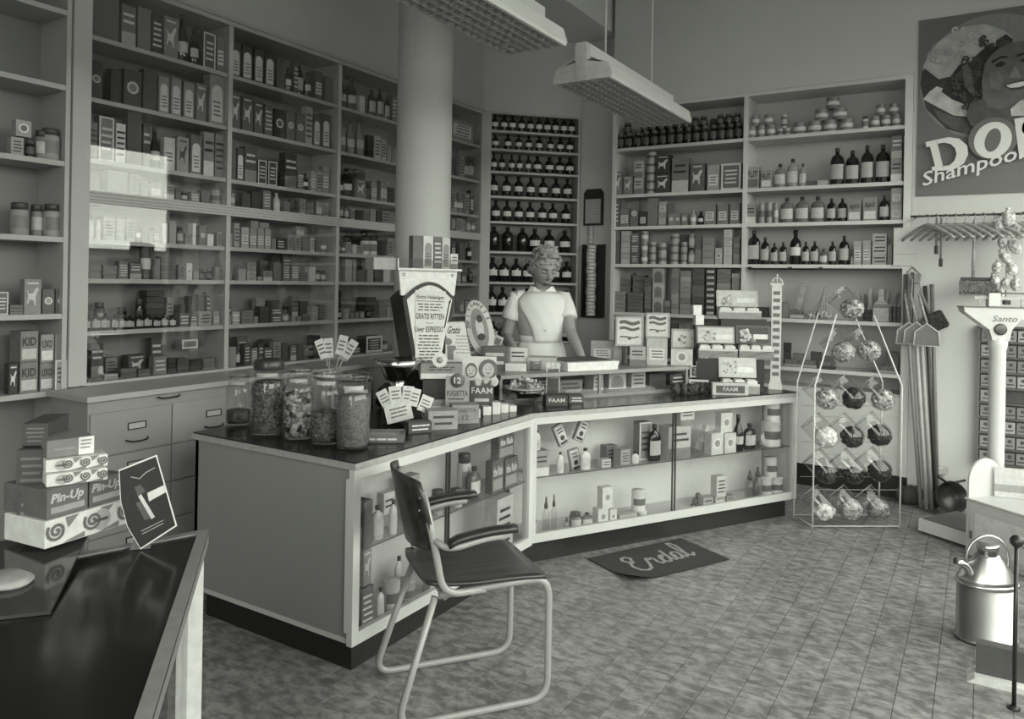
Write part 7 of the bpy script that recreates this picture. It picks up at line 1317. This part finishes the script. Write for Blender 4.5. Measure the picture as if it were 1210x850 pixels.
# hair: shell plus rolled curls
k = MB(); vs = []; NU2, NV2 = 28, 14
for i in range(NV2+1):
    for j in range(NU2):
        th = 2*math.pi*j/NU2; ph = (math.pi*.5+ .55*(1-math.cos(th))*.5*1.3)*i/NV2*1.0; fr = math.cos(th)
        lim = .62+.5*(1-fr)*.62; ph = lim*math.pi*.5*1.15*i/NV2+.001
        rr = 1.13+.03*math.sin(th*7+i)+(.05*(1-fr)*.5); x, y, z = math.sin(ph)*math.sin(th), -math.sin(ph)*math.cos(th), math.cos(ph); vs.append(HM @ Vector((x*.086*rr, y*.096*rr+.008, z*.122*rr)))
k.add(vs, [(i*NU2+j, (i+1)*NU2+j, (i+1)*NU2+(j+1) % NU2, i*NU2+(j+1) % NU2) for i in range(NV2) for j in range(NU2)], True)
for q in range(60):
    th = 2*math.pi*q/60; fr = math.cos(th); ph = (.62+.5*(1-fr)*.62)*math.pi*.5*1.15-rnd.uniform(.0, .25); k.ball(tuple(HM @ Vector((math.sin(ph)*math.sin(th)*.084, -math.sin(ph)*math.cos(th)*.100+.008, math.cos(ph)*.128))), .011, 8, 5)
rq = random.Random(5)
for i in range(46):
    th = rq.uniform(0, 2*math.pi); fr = math.cos(th); ph = rq.uniform(.15, 1.25+.75*(1-fr)*.5); 
    if fr > .3 and ph > 1.05: ph = rq.uniform(.5, 1.0)
    c = Vector((math.sin(ph)*math.sin(th)*.092, -math.sin(ph)*math.cos(th)*.102+.006, math.cos(ph)*.13)); ax = Vector((rq.uniform(-1, 1), rq.uniform(-1, 1), rq.uniform(-.4, .4))).normalized(); s1 = ax.cross(Vector((0, 0, 1))).normalized(); s2 = ax.cross(s1); r0 = rq.uniform(.010, .018)
    k.tube([tuple(HM @ (c+s1*r0*math.cos(a_)+s2*r0*math.sin(a_)+ax*(a_*.0022))) for a_ in [q*math.pi/5 for q in range(13)]], [.004+.005*math.sin(math.pi*q/12) for q in range(13)], 7)
# raised wave over the forehead
for i in range(5): k.tube([tuple(HM @ Vector((x, -.068-.018*math.sin((x+.06)*26)+i*.012, .098+i*.010+.012*math.cos(x*30+i)))) for x in [-.06+q*.012 for q in range(11)]], [.006+.009*math.sin(math.pi*q/10) for q in range(11)], 8)
ho = k.build('hair', HAIR, Wm); rm = ho.modifiers.new('remesh', 'REMESH'); rm.mode = 'VOXEL'; rm.voxel_size = .0045; rm.use_smooth_shade = True
# overall: lofted dress
def loft(rings, seg=36, name='dress', m=DRESS, fold=0.0, thick=.004, a0=0, a1=360):
    k = MB(); vs = []; full = a1-a0 >= 360; n = seg if full else seg+1
    for (cx, cy, z, rx, ry) in rings:
        for j in range(n):
            a = R(a0+(a1-a0)*j/seg); f = 1+fold*math.sin(a*9+z*14)*(.5+.5*math.sin(z*21)); vs.append((cx+rx*f*math.cos(a), cy+ry*f*math.sin(a), z))
    fs = [(i*n+j, i*n+(j+1) % n, (i+1)*n+(j+1) % n, (i+1)*n+j) for i in range(len(rings)-1) for j in range(seg)]
    k.add(vs, fs, True); o = k.build(name, m, Wm); s_ = o.modifiers.new('thick', 'SOLIDIFY'); s_.thickness = thick; s_.offset = 1; return o
loft([(0, -.01, .42, .235, .19), (0, -.01, .55, .225, .18), (0, 0, .80, .19, .145), (0, 0, .92, .175, .13), (0, 0, 1.0, .158, .118), (0, 0, 1.085, .128, .098)], name='skirt', fold=.03)
loft([(0, 0, 1.07, .128, .098), (0, -.0, 1.09, .131, .102), (0, -.008, 1.13, .148, .116), (0, -.012, 1.20, .160, .124), (0, -.008, 1.27, .172, .124), (0, 0, 1.325, .166, .108), (0, .004, 1.355, .135, .092), (0, .004, 1.385, .092, .074), (0, .0, 1.405, .060, .060)], name='blouse', fold=.022, m=DRESS2)
k = MB(); vs = []   # white apron front panel over the blouse
for i in range(13):
    t = i/12; z = 1.06+t*.325; wa = [24, 25, 27, 30, 34, 39, 44, 50, 56, 62, 68, 74, 78][i]
    import bisect
    Rr = [(1.02, .134, .104), (1.09, .138, .109), (1.13, .155, .123), (1.20, .167, .131), (1.27, .179, .131), (1.325, .173, .115), (1.355, .142, .099), (1.39, .096, .079)]
    for q in range(len(Rr)-1):
        if Rr[q][0] <= z <= Rr[q+1][0]+1e-6: u = (z-Rr[q][0])/(Rr[q+1][0]-Rr[q][0]); rx = Rr[q][1]*(1-u)+Rr[q+1][1]*u; ry = Rr[q][2]*(1-u)+Rr[q+1][2]*u; break
    for j in range(15): a = R(270-wa*.95+(wa*.95+74)*j/14); f = 1+.018*math.sin(j*1.9+z*20); vs.append((rx*f*math.cos(a), -.008+ry*f*math.sin(a), z))
k.add(vs, [(i*15+j, i*15+j+1, (i+1)*15+j+1, (i+1)*15+j) for i in range(12) for j in range(14)], True); o = k.build('apron_bib', DRESS, Wm); s_ = o.modifiers.new('t', 'SOLIDIFY'); s_.thickness = .004; s_.offset = 1
loft([(0, 0, 1.06, .141, .108), (0, 0, 1.08, .136, .106), (0, 0, 1.10, .140, .110)], name='waistband', fold=.0)
for s, sh, el in ((1, sR, eR), (-1, sL, eL)):
    d = (el-sh).normalized(); k = MB(); P_ = [sh-d*.02+Vector((-s*.055, 0, .004)), sh+Vector((0, 0, .008)), sh+d*.05, sh+d*.10, sh+d*.135, sh+d*.14]; k.tube([tuple(p) for p in P_], [.040, .054, .060, .064, .065, .058], 18); k.build('sleeve', DRESS, Wm)
for s in (-1, 1):
    k = MB(); k.add([(s*.008, -.088, 1.385), (s*.055, -.058, 1.418), (s*.072, -.02, 1.425), (s*.095, -.045, 1.385), (s*.062, -.098, 1.345)], [(0, 1, 2, 3, 4) if s < 0 else (4, 3, 2, 1, 0)]); o = k.build('collar', DRESS, Wm); q_ = o.modifiers.new('t', 'SOLIDIFY'); q_.thickness = .005; q_.offset = 0
for z in (1.30, 1.22, 1.14): MB().ball((.012, -.139+(.02 if z > 1.28 else 0), z), .006, 8, 4, (1, .5, 1)).build('button', mat(.5), Wm)
for s in (-1, 1): MB().box(s*.08-.042, s*.08+.042, -.19, .06, 0, .06, bev=.02).build('shoe', mat(.05, .4), Wm)
